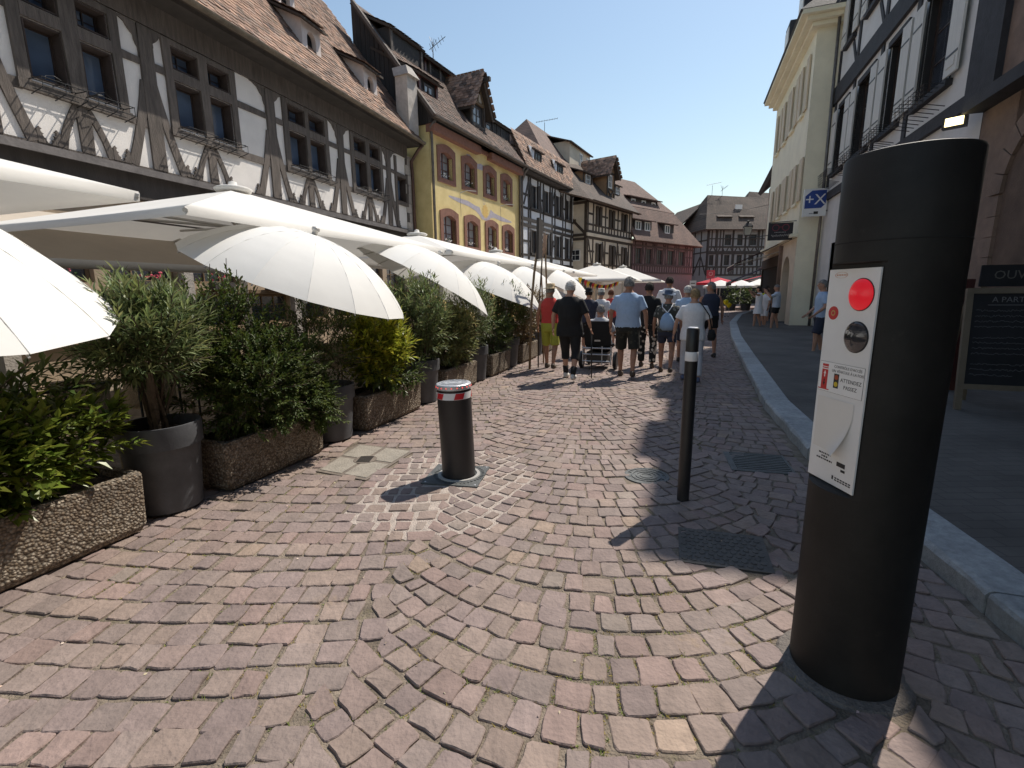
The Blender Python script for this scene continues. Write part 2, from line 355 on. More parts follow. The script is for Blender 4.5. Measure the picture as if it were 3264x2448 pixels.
# ------------------------------------------------------------ building kit (facade frame: x along, z up, d out to the street)
class Facade:
    def __init__(s, P, az, name, label, cat='house', sg=1):
        s.e = empty(name, (P[0], P[1], 0), rad(90 - az), label, cat); s.sg = sg
    def L(s, a, d, z): return (a, -d * s.sg, z)
    def box(s, a0, a1, d0, d1, z0, z1, mb=None):
        return (mb or MB()).box(a0, a1, -d0 * s.sg, -d1 * s.sg, z0, z1)
    def part(s, name, m, *boxes, parent=None):
        mb = MB()
        for b in boxes: s.box(*b, mb=mb)
        return mb.build(name, m, parent or s.e)
    def wall(s, a0, a1, z0, z1, holes, m, depth=.2, d=0., back=True, name='wall', bm=None):
        xs = sorted({a0, a1, *[h[0] for h in holes], *[h[1] for h in holes]}); zs = sorted({z0, z1, *[h[2] for h in holes], *[h[3] for h in holes]})
        xs = [x for x in xs if a0 <= x <= a1]; zs = [z for z in zs if z0 <= z <= z1]
        mb = MB()
        for i in range(len(xs) - 1):
            for j in range(len(zs) - 1):
                cx = (xs[i] + xs[i+1]) / 2; cz = (zs[j] + zs[j+1]) / 2
                if any(h[0] < cx < h[1] and h[2] < cz < h[3] for h in holes): continue
                mb.add([s.L(xs[i], d, zs[j]), s.L(xs[i+1], d, zs[j]), s.L(xs[i+1], d, zs[j+1]), s.L(xs[i], d, zs[j+1])], [(0, 1, 2, 3)])
        for h in holes:
            for (p, q) in (((h[0], h[2]), (h[1], h[2])), ((h[1], h[2]), (h[1], h[3])), ((h[1], h[3]), (h[0], h[3])), ((h[0], h[3]), (h[0], h[2]))):
                mb.add([s.L(p[0], d, p[1]), s.L(q[0], d, q[1]), s.L(q[0], d - depth, q[1]), s.L(p[0], d - depth, p[1])], [(0, 1, 2, 3)])
        o = mb.build(name, m, s.e)
        return o
    def body(s, a0, a1, d0, d1, z0, z1, m, name='house_body'):
        return s.part(name, m, (a0, a1, d0, d1, z0, z1))
    def window(s, a0, a1, z0, z1, d, fm, gm, cols=2, rows=3, fw=.05, mw=.025, name='window', parent=None, sub=True, curtain=None):
        mb = MB(); t = .05
        for b in ((a0, a0 + fw, z0, z1), (a1 - fw, a1, z0, z1), (a0 + fw, a1 - fw, z0, z0 + fw), (a0 + fw, a1 - fw, z1 - fw, z1)): s.box(b[0], b[1], d - t, d, b[2], b[3], mb=mb)
        ia, ib, ja, jb = a0 + fw, a1 - fw, z0 + fw, z1 - fw
        for c in range(1, cols): x = ia + (ib - ia) * c / cols; w = mw * (1.6 if cols % 2 == 0 and c == cols // 2 else 1); s.box(x - w / 2, x + w / 2, d - t, d - .008, ja, jb, mb=mb)
        for r in range(1, rows):
            z = ja + (jb - ja) * r / rows
            for c in range(cols):
                x0 = ia + (ib - ia) * c / cols + mw; x1 = ia + (ib - ia) * (c + 1) / cols - mw
                s.box(x0, x1, d - t + .004, d - .014, z - mw / 2, z + mw / 2, mb=mb)
        w = mb.build(name, fm, parent or s.e)
        if sub:
            for c in range(cols):
                x0 = ia + (ib - ia) * c / cols; x1 = ia + (ib - ia) * (c + 1) / cols
                for r in range(rows):
                    y0 = ja + (jb - ja) * r / rows; y1 = ja + (jb - ja) * (r + 1) / rows; k = RN.uniform(-.006, .006)
                    MB().add([s.L(x0, d - .03 + k, y0), s.L(x1, d - .03 - k, y0), s.L(x1, d - .03 - k + .003, y1), s.L(x0, d - .03 + k + .003, y1)], [(0, 1, 2, 3)]).build('pane', gm, w)
        else:
            MB().add([s.L(ia, d - .03, ja), s.L(ib, d - .03, ja), s.L(ib, d - .03, jb), s.L(ia, d - .03, jb)], [(0, 1, 2, 3)]).build('pane', gm, w)
        if curtain:
            mb = MB(); xs = [ia + (ib - ia) * i / 16 for i in range(17)]
            vs = [s.L(x, d - .09 - .012 * (i % 2), z) for i, x in enumerate(xs) for z in (ja, jb)]
            mb.add(vs, [(2*i, 2*i+2, 2*i+3, 2*i+1) for i in range(16)]); mb.build('curtain', curtain, w)
        return w
    def strip(s, pts, w, d, t, m, name='timber', parent=None, taper=None):
        """bent board on the wall along (a,z) points"""
        mb = MB(); n = len(pts); left = []; right = []
        for i, p in enumerate(pts):
            q = pts[min(i + 1, n - 1)]; r = pts[max(i - 1, 0)]
            dx, dz = q[0] - r[0], q[1] - r[1]; ln = math.hypot(dx, dz) + 1e-9; ww = (taper[i] if taper else w) / 2
            left.append((p[0] - dz / ln * ww, p[1] + dx / ln * ww)); right.append((p[0] + dz / ln * ww, p[1] - dx / ln * ww))
        ol, orr = [s.L(a, d, z) for a, z in left], [s.L(a, d, z) for a, z in right]
        bl, br = [s.L(a, d - t, z) for a, z in left], [s.L(a, d - t, z) for a, z in right]
        vs = ol + orr + bl + br; fs = []
        for i in range(n - 1):
            fs += [(i, i+1, n+i+1, n+i), (i, 2*n+i, 2*n+i+1, i+1), (n+i, n+i+1, 3*n+i+1, 3*n+i)]
        fs += [(0, n, 3*n, 2*n), (n-1, 2*n+n-1, 3*n+n-1, n+n-1)]
        mb.add(vs, fs); return mb.build(name, m, parent or s.e)
    def board(s, poly, d, t, m, name, parent=None):
        """flat cut-out board: polygon in (a,z)"""
        mb = MB(); mb.prism([s.L(a, d, z) for a, z in poly], Vector(s.L(0, -t, 0))); return mb.build(name, m, parent or s.e)
    def roofslab(s, quad, m, t=.12, name='roof'):
        """quad of (a,d,z); extruded down along its normal"""
        P = [Vector(s.L(*q)) for q in quad]; nrm = (P[1] - P[0]).cross(P[-1] - P[0]).normalized()
        if nrm.z < 0: nrm = -nrm
        mb = MB(); mb.prism(P, -nrm * t); return mb.build(name, m, s.e)
    def tiles(s, o, u, v, nu, nv, m, parent, tw, tl, test=None, top=300, lift=.02, seed=1):
        """plain clay tiles on a slope: o corner at the eave, u along, v up-slope (local coords vectors)"""
        rn = random.Random(seed); o = Vector(o); u = Vector(u).normalized(); v = Vector(v).normalized(); nn = u.cross(v)
        if nn.z < 0: nn = -nn
        rest = MB(); cnt = 0
        for j in range(nv):
            for i in range(nu):
                c = o + u * ((i + (.5 if j % 2 else 0)) * tw) + v * (j * tl)
                if test and not test(c): continue
                w = tw * .47; l = tl * 1.75; li = lift + rn.uniform(0, .012); dx = rn.uniform(-.006, .006); tilt = .022
                br = rn.choice((.5, .7, .85, 1., 1.1, 1.25, 1.45)) * rn.uniform(.85, 1.15); hue = rn.random()
                col = (br * (1.05 if hue > .3 else .9), br * (.95 if hue > .3 else .92), br * (.92 if hue > .3 else .98))
                pr = [(-w, .03), (-w * .55, .006), (0, -.004), (w * .55, .006), (w, .03), (w, l), (-w, l)]
                top_ = [c + u * (x + dx) + v * y + nn * (li + tilt * (1 - y / l) + .006) for x, y in pr]
                bot = [p - nn * .016 for p in top_]
                mb = MB() if cnt < top else rest; mb.cc = col
                n = len(pr); mb.add(top_ + bot[:5], [tuple(range(n))] + [(k, n + k, n + k + 1, k + 1) for k in range(4)])
                if cnt < top: mb.build('roof_tile', m, parent)
                cnt += 1
        if rest.v: tag(rest.build('more_roof_tiles', m, parent), kind='stuff')
def flower_pot(F, a, d, z, parent, m, seed):
    rn = random.Random(seed); mb = MB()
    for i in range(26):
        x, y, h = a + rn.gauss(0, .13), d + rn.gauss(0, .04), z + .08 + abs(rn.gauss(0, .07)); r = rn.uniform(.018, .035)
        mb.mi = 0 if rn.random() < .62 else 1
        p = Vector(F.L(x, y, h)); A = Vector((rn.uniform(-1, 1), rn.uniform(-1, 1), rn.uniform(-1, 1))).normalized() * r; B = A.orthogonal().normalized() * r; Cc = A.cross(B).normalized() * r
        mb.add([p + A, p - A, p + B, p - B, p + Cc, p - Cc], [(0,2,4),(2,1,4),(1,3,4),(3,0,4),(2,0,5),(1,2,5),(3,1,5),(0,3,5)])
    return tag(mb.build('flowers', m, parent), kind='stuff')
T_dark = mat('timber_dark', (.05, .042, .038), .8, .3, 5., .35, 40., streak=(1, 1, .2), rnd=.12)
T_grey = mat('timber_weathered', (.125, .104, .09), .85, .4, 6., .6, 35., streak=(3, 3, .35), rnd=.14)
T_brown = mat('timber_brown', (.055, .038, .026), .8, .3, 5., .3, 40., rnd=.12)
T_pink = mat('timber_mauve', (.10, .055, .05), .8, .3, 5., .3, 40., rnd=.12)
T_plank = mat('black_planks', (.033, .028, .026), .8, .35, 4., .5, 30., streak=(6, 6, .3), rnd=.2)
P_white = mat('plaster_white', (.80, .76, .72), .9, .06, 2.5, .25, 60.)
P_bluewhite = mat('plaster_cool', (.76, .78, .82), .9, .06, 2.5, .25, 60.)
P_cream = mat('plaster_beige', (.66, .56, .44), .9, .08, 2.5, .25, 60.)
P_pink = mat('plaster_mauve', (.27, .17, .165), .9, .12, 2.5, .25, 60.)
P_grey = mat('plaster_grey', (.26, .26, .265), .9, .08, 2.5, .25, 60.)
P_yellow = mat('plaster_yellow', (.80, .62, .27), .9, .07, 1.6, .25, 60., col2=(.84, .68, .34))
P_creamw = mat('plaster_cream', (.86, .80, .62), .9, .05, 1.6, .2, 60.)
ST_red = mat('red_sandstone', (.25, .12, .085), .85, .2, 8., .4, 50.)
ST_grey = mat('quoin_stone', (.42, .38, .34), .9, .2, 6., .5, 40., rnd=.2)
ST_arch = mat('arcade_sandstone', (.20, .14, .11), .9, .2, 3., .4, 40.)
G_dark = glass('window_glass')
G_blue = glass('window_glass_sky', (.085, .12, .18), .06)  # reflected sky painted into the pane colour as a lighter blue
G_far = glass('far_window_glass', (.025, .026, .03), .35); G_curt = glass('curtained_glass', (.26, .27, .29), .15)
G_far.node_tree.nodes['Principled BSDF'].inputs['Specular IOR Level'].default_value = .25
W_frame_dk = mat('frame_dark_brown', (.045, .03, .024), .5, .2, 6.)
W_frame_red = mat('frame_oxblood', (.10, .032, .024), .5, .2, 6.)
W_frame_wh = mat('frame_white', (.75, .73, .7), .5, .05, 6.)
CURT = mat('net_curtain', (.7, .7, .7), .9, .1, 20., transl=.4)
TILE = mat('clay_tile', (.265, .175, .122), .85, .3, 7., .5, 60., attr=True)
TILE_d = mat('clay_tile_dark', (.115, .075, .056), .85, .35, 7., .5, 60., attr=True)
TILE_far = brickmat('tile_courses', (.20, .13, .10), (.13, .085, .065), (.045, .03, .024), .17, .14, 1., .85, .012, .8, 'XZ')
TILE_far2 = brickmat('tile_courses_brown', (.11, .075, .056), (.075, .053, .041), (.04, .03, .024), .17, .14, 1., .85, .012, .8, 'XZ')
TILE_red = brickmat('tile_courses_red', (.20, .122, .095), (.15, .095, .076), (.06, .04, .03), .17, .13, 1., .85, .01, .6, 'XZ')
ZINC = mat('zinc_gutter', (.19, .17, .155), .55, .3, 6., .15, 30., metal=.6)
COPPER = mat('brown_pipe', (.12, .07, .055), .55, .3, 6., .15, 30., metal=.4)
IRON = mat('black_iron', (.018, .018, .02), .5, .3, 10.)
FLW = [mat('white_petals', (.8, .78, .76), .8, .05), mat('flower_leaves', (.05, .1, .03), .8, .3, transl=.2)]
FLP = [mat('pink_petals', (.65, .1, .16), .8, .2), MATS['flower_leaves']]
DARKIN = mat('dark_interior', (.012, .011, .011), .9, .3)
stain(P_white, .9, .93, 1.03); stain(P_yellow, .8, .9, 1.04, (.5, .36, .15), 1.1, .68); stain(P_creamw, .7, .9, 1.03); stain(P_bluewhite, .9, .86, 1.03); stain(P_cream, .9, .85, 1.05); stain(ST_arch, .8, .75, 1.15)
def pipe(F, pts, r, m=ZINC, name='downpipe', parent=None):
    return MB().tube([F.L(*p) for p in pts], r, 8).build(name, m, parent or F.e, smooth=True)
def gutter(F, a0, a1, d, z, m=ZINC, r=.07, slope=0.):
    mb = MB(); n = 7; rings = []
    for a in (a0, a1):
        ring = [F.L(a, d + r * math.cos(math.pi * k / n), z - r * math.sin(math.pi * k / n)) for k in range(n + 1)] + [F.L(a, d + (r - .012) * math.cos(math.pi * k / n), z - (r - .012) * math.sin(math.pi * k / n)) for k in range(n, -1, -1)]
        rings.append(ring)
    mb.loft(rings); return mb.build('gutter', m, F.e)
# ------------------------------------------------------------ big timber-framed house on the left
P0 = (-6.06, 10.84)
H = Facade(P0, 17.5, 'timber_framed_house', 'long timber framed house with weathered beams and white plaster above the terrace parasols')
K = 1.15; hz = lambda z: 1.5 + (z - 1.5) * K; ha = lambda a: a * K
A0, A1 = -14.5, ha(6.85)
pairs = [((-2.78, -2.36), (-2.14, -1.74)), ((-.78, -.31), (-.13, .31)), ((1.78, 2.28), (2.41, 2.93)), ((4.1, 4.6), (4.78, 5.26)), ((-4.9, -4.45), (-4.25, -3.8)), ((-7.1, -6.65), (-6.4, -5.95))]
singles = [(6.2, 6.7)]
holes = []; wins = []
for pr in pairs + [(s_,) for s_ in singles]:
    for a, b in pr:
        holes += [(ha(a), ha(b), hz(4.26), hz(4.94))]; wins.append((ha(a), ha(b), hz(4.26), hz(4.94), 2, 3))
        if pr[0] not in singles:
            holes += [(ha(a), ha(b), hz(5.14), hz(5.46))]; wins.append((ha(a), ha(b), hz(5.14), hz(5.46), 2, 2))
H.wall(A0, A1, hz(3.4), hz(5.95), holes, P_white, .02, name='plaster_wall')
H.body(A0, ha(6.99), -.24, -9, 0, hz(5.95), DARKIN, 'house_core')
M_case = mat('casing_dark', (.06, .042, .035), .8, .3, 6., .3, 40.)
for w in wins:
    big = w[5] == 3
    wo = H.window(w[0] + .02, w[1] - .02, w[2] + .02, w[3] - .02, -.17, W_frame_dk, G_blue, 1 if big else 2, 1 if big else 2, .03, .014)
    H.part('casing', M_case, (w[0], w[0] + .02, -.23, .02, w[2], w[3]), (w[1] - .02, w[1], -.23, .02, w[2], w[3]), (w[0] + .02, w[1] - .02, -.23, .02, w[2], w[2] + .02), (w[0] + .02, w[1] - .02, -.23, .02, w[3] - .02, w[3]), parent=wo)
# timbers
def tim(a0, z0, a1, z1, w, pr=.035): H.strip([(ha(a0), hz(z0)), (ha((a0 + a1) / 2) + RN.uniform(-.012, .012), hz((z0 + z1) / 2)), (ha(a1), hz(z1))], w, pr, .07, T_grey, taper=[w * RN.uniform(.92, 1.1) for _ in range(3)])
H.part('sill_plate', T_grey, (A0, A1, -.02, .03, hz(3.4), hz(3.47)))
H.part('wall_plate', T_grey, (A0, A1, -.02, .045, hz(5.58), hz(5.95)))
mains = [-5.6, -3.3, -1.22, 1.27, 3.52, 5.72]
curve = lambda a0, z0, a1, z1, bow, n=6: [(ha(a0 + (a1 - a0) * t + bow * math.sin(math.pi * t)), hz(z0 + (z1 - z0) * t)) for t in [i / n for i in range(n + 1)]]
def spur(a, z, sg):
    pts = []
    for i in range(15):
        t = i / 14; pts.append((a + sg * (-.035 + .085 * t * t + (.022 if i % 4 == 2 else 0)), z + .2 * (1 - t)))
    poly = [(ha(p[0]), hz(p[1])) for p in pts] + [(ha(a - sg * .07), hz(z)), (ha(a - sg * .07), hz(z + .16))]
    H.board(poly, .037, .05, T_grey, 'carved_spur')
for m_ in mains:
    tim(m_, 3.47, m_ + .03, 5.56, .25, .04)
    for sg in (-1, 1):
        H.strip(curve(m_ + sg * .07, 4.75, m_ + sg * .42, 3.47, -sg * .03), .19, .034, .07, T_grey, taper=[.14, .14, .145, .15, .15, .155, .17])
        spur(m_ + sg * .53, 3.47, sg)
        # carved corner bracket under the plate
        poly = [(m_ + sg * .10, 5.56), (m_ + sg * .46, 5.56)]
        for i in range(13):
            t = i / 12 * math.pi / 2; r1 = .36 + (.03 if i % 3 == 1 else 0)
            poly.append((m_ + sg * (.46 - (.36 - .0) * math.sin(t) * (1 if i % 3 != 1 else 1.1)), 5.56 - .5 * (1 - math.cos(t))))
        H.board([(ha(a), hz(z)) for a, z in poly], .032, .05, T_grey, 'carved_bracket')
for pr in pairs:
    c = (pr[0][1] + pr[1][0]) / 2; l, r = pr[0][0], pr[1][1]
    tim(c, 4.2, c, 5.56, ha(pr[1][0] - pr[0][1]) - .02, .05)
    tim(c, 3.47, c, 4.08, .19, .036)
    for sg in (-1, 1):
        H.strip(curve(c + sg * .05, 4.08, c + sg * .31, 3.47, sg * .03), .12, .033, .07, T_grey, taper=[.11, .11, .1, .1, .1, .11, .13])
        spur(c + sg * .40, 3.47, sg)
    for x in (l - .085, r + .085): tim(x, 4.2, x, 5.56, .15, .045)
    H.part('window_sill', T_grey, (ha(l - .17), ha(r + .17), -.02, .065, hz(4.08), hz(4.2)))
    H.part('transom', T_grey, (ha(l - .015), ha(r + .015), -.13, .047, hz(4.96), hz(5.12)))
    H.part('window_head', T_grey, (ha(l - .02), ha(r + .02), -.13, .042, hz(5.47), hz(5.555)))
tim(6.13, 3.47, 6.13, 5.5, .12, .045); tim(6.77, 3.47, 6.8, 5.56, .13, .045); tim(6.1, 4.19, 6.8, 4.19, .13, .05); tim(6.1, 5.0, 6.8, 5.0, .13, .05)
for m0, m1 in ((-1.22, -.85), (.45, 1.27), (1.27, 1.7), (3.05, 3.52), (3.52, 4.0), (5.35, 5.72), (5.72, 6.1), (-1.6, -1.22), (-3.3, -2.9), (-3.7, -3.3)):
    tim(m0, 5.03, m1, 5.03, .12, .026); tim(m0, 4.13, m1, 4.13, .14, .026)
for z in range(8):   # corner stones at the far end
    zz = hz(3.4) + z * .325; w = .33 if z % 2 else .46
    H.part('quoin_stone', ST_grey, (ha(6.99) - w + .13, ha(6.99) + .12, -.3, .05 + RN.uniform(-.01, .01), zz + .006, zz + .319))
# iron flower racks under the windows, with old twigs
for pr in pairs:
    for a, b in pr:
        mb = MB(); a_, b_ = ha(a) - .05, ha(b) + .05; zt = hz(4.2) + .02
        for dd, z in ((.09, zt), (.30, zt), (.30, zt - .13), (.09, zt - .13)): mb.tube([H.L(a_, dd, z), H.L(b_, dd, z)], .008, 5)
        for x in (a_, (a_ + b_) / 2, b_):
            mb.tube([H.L(x, .04, zt), H.L(x, .31, zt), H.L(x, .31, zt - .14), H.L(x, .04, zt - .2)], .008, 5)
        rn = random.Random(int(a * 100) + 7)
        for q in range(2):
            pts = [H.L(rn.uniform(a_, b_), .1 + .15 * rn.random(), zt + rn.uniform(-.1, .08))]
            for _ in range(5): pts.append((pts[-1][0] + rn.uniform(-.12, .12), pts[-1][1] + rn.uniform(-.04, .04), pts[-1][2] + rn.uniform(-.07, .06)))
            mb.tube(pts, .006, 4)
        mb.build('flower_rack', IRON, H.e)
# eave, roof, gutter
ze = hz(5.95)
H.part('soffit', mat('dark_soffit', (.05, .042, .036), .9, .3, 4.), (A0, ha(6.99) + .05, -.25, .5, ze - .02, ze + .06))
pit = rad(52); up = Vector((0, math.cos(pit), math.sin(pit)))
RL = 7.2
e0 = Vector(H.L(A0, .55, ze + .1))
roof = H.roofslab([(A0, .55, ze + .1), (8.2, .55, ze + .1), (9.2, .55 - RL * math.cos(pit), ze + .1 + RL * math.sin(pit)), (A0, .55 - RL * math.cos(pit), ze + .1 + RL * math.sin(pit))], mat('roof_underlay', (.06, .045, .035), .9), .15)
H.tiles(H.L(ha(-2.2), .57, ze + .11), (1, 0, 0), up, 64, 48, TILE, roof, .18, .145, lambda c: c.x < 8.12 + 1.0 * (c.y + .57) / (RL * math.cos(pit)), 300, .01, 3)
gutter(H, A0, ha(6.99) + .06, .63, ze + .1, mat('mossy_gutter', (.14, .115, .085), .8, .4, 5., .4, 30.), .075)
pipe(H, [(ha(6.99), .6, ze + .02), (ha(6.99) + .02, .4, ze - .12), (ha(6.99) - .02, .12, ze - .5), (ha(6.99) + .03, .12, ze - .9), (ha(6.99) + .08, .1, 0.)], .055, COPPER)
def shed_dormer(F, a, k, w, h, wm, par, long=2.4):
    """small low dormer with arched opening; k: distance up the slope"""
    f = e0 + Vector((a - e0.x, 0, 0)) + up * k
    y0, z0 = f.y, f.z
    g = empty('dormer', (0, 0, 0)); g.parent = F.e
    mb = MB(); n = 10                     # front with an arched hole
    r = w * .24; cx = a; zs = z0 + h * .48
    arc = [(cx + r * math.cos(math.pi - math.pi * i / n), zs + r * 1.15 * math.sin(math.pi * i / n)) for i in range(n + 1)]
    inner = [(cx - r, z0 + h * .12)] + arc + [(cx + r, z0 + h * .12)]
    outer = [(cx - w / 2, z0 - .1)] + [(cx - w / 2 + w * i / n, z0 + h) for i in range(n + 1)] + [(cx + w / 2, z0 - .1)]
    vs = [(x, y0, z) for x, z in outer] + [(x, y0, z) for x, z in inner] + [(x, y0 + .14, z) for x, z in inner]
    N = len(inner); fs = [(i, i + 1, N + i + 1, N + i) for i in range(N - 1)] + [(0, N, 2 * N - 1, N - 1)] + [(N + i, N + i + 1, 2 * N + i + 1, 2 * N + i) for i in range(N - 1)] + [(2*N-1, N, 2*N, 3*N-1)]
    mb.add(vs, fs)
    fr = mb.build('dormer_front', wm, F.e)
    mb = MB(); mb.add([(x, y0 + .13, z) for x, z in inner], [tuple(range(N))]); mb.build('dark_opening', DARKIN, fr)
    L = long
    back = Vector((a, y0 + L * math.cos(rad(27)), z0 + h + L * math.sin(rad(27))))
    mb = MB()
    for sg in (-1, 1):
        x = a + sg * w / 2; mb.add([(x, y0, z0 - .1), (x, y0, z0 + h), (x, back.y, back.z), (x, y0 + .3, z0 - .1)], [(0, 1, 2, 3)])
    mb.build('dormer_cheek', wm, F.e)
    wide = w / 2 + .16
    mb = MB(); mb.prism([(a - wide, y0 - .16, z0 + h - .02), (a + wide, y0 - .16, z0 + h - .02), (a + wide * 1.25, back.y + .3, back.z + .2), (a - wide * 1.25, back.y + .3, back.z + .2)], (0, 0, -.06))
    rf = mb.build('dormer_roof', MATS['roof_underlay'], F.e)
    v = Vector((0, math.cos(rad(27)), math.sin(rad(27))))
    F.tiles((a - wide + .07, y0 - .2, z0 + h - .02), (1, 0, 0), v, int(2 * wide / .18), int((L + .3) / .145), TILE, rf, .18, .145, None, 0, .012, int(a * 10) + 50)
    bpy.data.objects.remove(g)
DW = mat('dormer_plaster', (.68, .6, .56), .9, .12, 4., .2, 40.)
for a, k in ((ha(.15) + .35, 1.5), (ha(3.1), 1.35), (ha(1.25), 3.6), (ha(5.4), 1.25), (ha(3.6), 3.3), (ha(-3.2), 1.5)): shed_dormer(H, a, k, .72, .72, DW, roof)
# timber hoist dormer with dark boards further left
H.part('boarded_dormer', T_plank, (ha(-1.35), ha(-.42), .28, -1.8, ze + .1, ze + 2.9))
H.part('dormer_post', T_grey, (ha(-.42), ha(-.3), .32, -.1, ze + .1, ze + 2.9))
MB().lathe([(.0, 0), (.1, 0), (.11, .03), (.1, .05), (0, .05)], 16).build('wall_lamp', mat('lamp_cream', (.6, .55, .4), .4), H.e).matrix_local = Matrix.Translation(H.L(ha(-.62), .34, ze + .62)) @ Matrix.Rotation(rad(90), 4, 'X')
# first floor ledge and ground floor
H.part('ledge', mat('ledge_zinc', (.17, .155, .15), .6, .3, 5., .2, 20., metal=.4), (A0, ha(6.99), -.1, .2, hz(3.33), hz(3.39)), (A0, ha(6.99), .2, .24, hz(3.3), hz(3.40)))
H.part('fascia_beam', T_dark, (A0, ha(6.99), -.15, .12, hz(2.95), hz(3.325)))
gh = []; x = -3.8 * K
gm = mat('oak_frame', (.22, .15, .085), .7, .3, 6., .3, 30., streak=(4, 4, .4))
gwins = [(ha(-6) + i * 1.45, ha(-6) + i * 1.45 + 1.2) for i in range(10)]
gh = [(a, b, .82, 1.5) for a, b in gwins] + [(a, b, 1.72, 2.55) for a, b in gwins]
H.wall(A0, ha(6.99), 0, hz(2.95), gh, mat('ground_floor_wall', (.40, .31, .22), .9, .15, 3., .3, 30.), .2, name='ground_floor_wall')
for a, b in gwins:
    H.window(a + .005, b - .005, .825, 1.495, -.1, gm, G_dark, 3, 3, .05, .02, sub=False); H.window(a + .005, b - .005, 1.725, 2.545, -.1, gm, G_dark, 3, 2, .05, .02, sub=False)
    H.part('oak_sill', gm, (a - .1, b + .1, -.05, .12, 1.52, 1.6)); H.part('oak_sill', gm, (a - .1, b + .1, -.05, .08, .74, .81))
for i, (a, b) in enumerate(gwins[1:7]):
    bx = H.part('flower_trough', T_dark, (a + .3, a + .8, .13, .3, 1.6, 1.75)); flower_pot(H, a + .55, .22, 1.72, bx, FLP, i)
for i in range(0, 10, 2): H.part('stone_pier', ST_grey, (ha(-6) + i * 1.45 - .23, ha(-6) + i * 1.45 - .03, -.05, .14, 0, 2.6))
# ------------------------------------------------------------ yellow house
Py = (-2.88, 18.6)
Y = Facade(Py, 26, 'yellow_house', 'yellow house with arched red sandstone windows and a dark timber gable dormer')
yw = [(.62, 1.46), (2.32, 3.16), (4.1, 4.94), (5.75, 6.58)]
yl = [(.68, 1.58), (2.42, 3.34), (4.2, 5.05), (5.86, 6.78)]
hol = [(a, b, 5.72, 6.76) for a, b in yw] + [(a, b, 3.36, 4.5) for a, b in yl] + [(.7, 1.9, 0.1, 2.2), (3., 4.4, .1, 2.2), (5.4, 6.8, .1, 2.2)]
Y.wall(0, 7.55, 0, 7.45, hol, P_yellow, .22)
Y.part('side_wall', P_yellow, (-.012, .0, -5, -.004, 0, 7.45)); Y.body(.0, 7.55, -.23, -9, 0, 7.4, DARKIN, 'house_core')
def arch_surround(F, a0, a1, z0, z1, m, fw=.2, rise=.14, bot=.17):
    mb = MB(); n = 10
    def top(x0, x1, zt): return [(x0 + (x1 - x0) * i / n, zt + rise * math.sin(math.pi * i / n) ) for i in range(n + 1)]
    outer = [(a0 - fw, z0 - bot)] + top(a0 - fw, a1 + fw, z1 + .1) + [(a1 + fw, z0 - bot)]
    inner = [(a0, z0)] + top(a0, a1, z1 - rise * 1.15) + [(a1, z0)]
    N = len(outer)
    for d0, d1 in ((.04, -.2),):
        vs = [F.L(x, .04, z) for x, z in outer] + [F.L(x, .04, z) for x, z in inner] + [F.L(x, -.16, z) for x, z in inner] + [F.L(x, -.01, z) for x, z in outer]
        fs = [(i, i+1, N+i+1, N+i) for i in range(N-1)] + [(0, N, 2*N-1, N-1)] + [(N+i, N+i+1, 2*N+i+1, 2*N+i) for i in range(N-1)] + [(2*N-1, N, 2*N, 3*N-1)] + [(i, 3*N+i, 3*N+i+1, i+1) for i in range(N-1)] + [(0, N-1, 4*N-1, 3*N)]
        mb.add(vs, fs)
    return mb.build('window_surround', m, F.e)
for i, (a, b) in enumerate(yw):
    arch_surround(Y, a, b, 5.74, 6.72, ST_red); Y.window(a + .005, b - .005, 5.725, 6.75, -.15, W_frame_red, G_curt, 2, 3, .07, .035, curtain=CURT)
    flower_pot(Y, (a + b) / 2 - .1, -.02, 5.74, Y.e, FLW, 20 + i)
for i, (a, b) in enumerate(yl):
    arch_surround(Y, a, b, 3.38, 4.45, ST_red); Y.window(a + .005, b - .005, 3.365, 4.49, -.15, W_frame_red, G_curt, 2, 3, .07, .035, curtain=CURT)
    flower_pot(Y, (a + b) / 2 - .1, -.02, 3.38, Y.e, FLW, 30 + i)
for a, b in ((.7, 1.9), (3., 4.4), (5.4, 6.8)): Y.window(a + .005, b - .005, .11, 2.19, -.12, T_brown, G_dark, 2, 2, .07, .035, sub=False)
# faded painted ribbon and sun face on the wall
M_paint = mat('faded_lilac_paint', (.46, .42, .47), .95, .2, 9., .2, 60.); M_ochre = mat('faded_ochre_paint', (.72, .48, .16), .95, .15, 9., .2, 60.)
pts = [(1.15, 5.16, .06), (1.8, 5.12, .16), (2.6, 5.1, .2), (3.2, 5.0, .2), (3.55, 4.92, .34), (3.75, 4.72, .2), (4.1, 4.66, .12), (4.4, 4.76, .22), (4.55, 4.95, .36), (4.9, 4.92, .2), (5.6, 4.86, .2), (6.2, 4.84, .14), (6.7, 4.84, .04)]
mb = MB()
for (a, z, w), (b, y, v) in zip(pts, pts[1:]): mb.add([Y.L(a, .004, z - w / 2), Y.L(b, .004, y - v / 2), Y.L(b, .004, y + v / 2), Y.L(a, .004, z + w / 2)], [(0, 1, 2, 3)])
mb.build('painted_ribbon', M_paint, Y.e)
mb = MB(); n = 24; ctr = (4.06, 4.98)
mb.add([Y.L(ctr[0] + (.33 if k % 2 else .24) * math.cos(2*math.pi*k/n) * .9, .006, ctr[1] + (.33 if k % 2 else .24) * math.sin(2*math.pi*k/n)) for k in range(n)], [tuple(range(n))]); mb.build('painted_rays', M_ochre, Y.e)
Y.strip([(3.96 + .09 * math.cos(t), 5.38 + .13 * math.sin(t)) for t in [i * .7 for i in range(10)]], .015, .007, .003, M_paint, 'painted_knot')
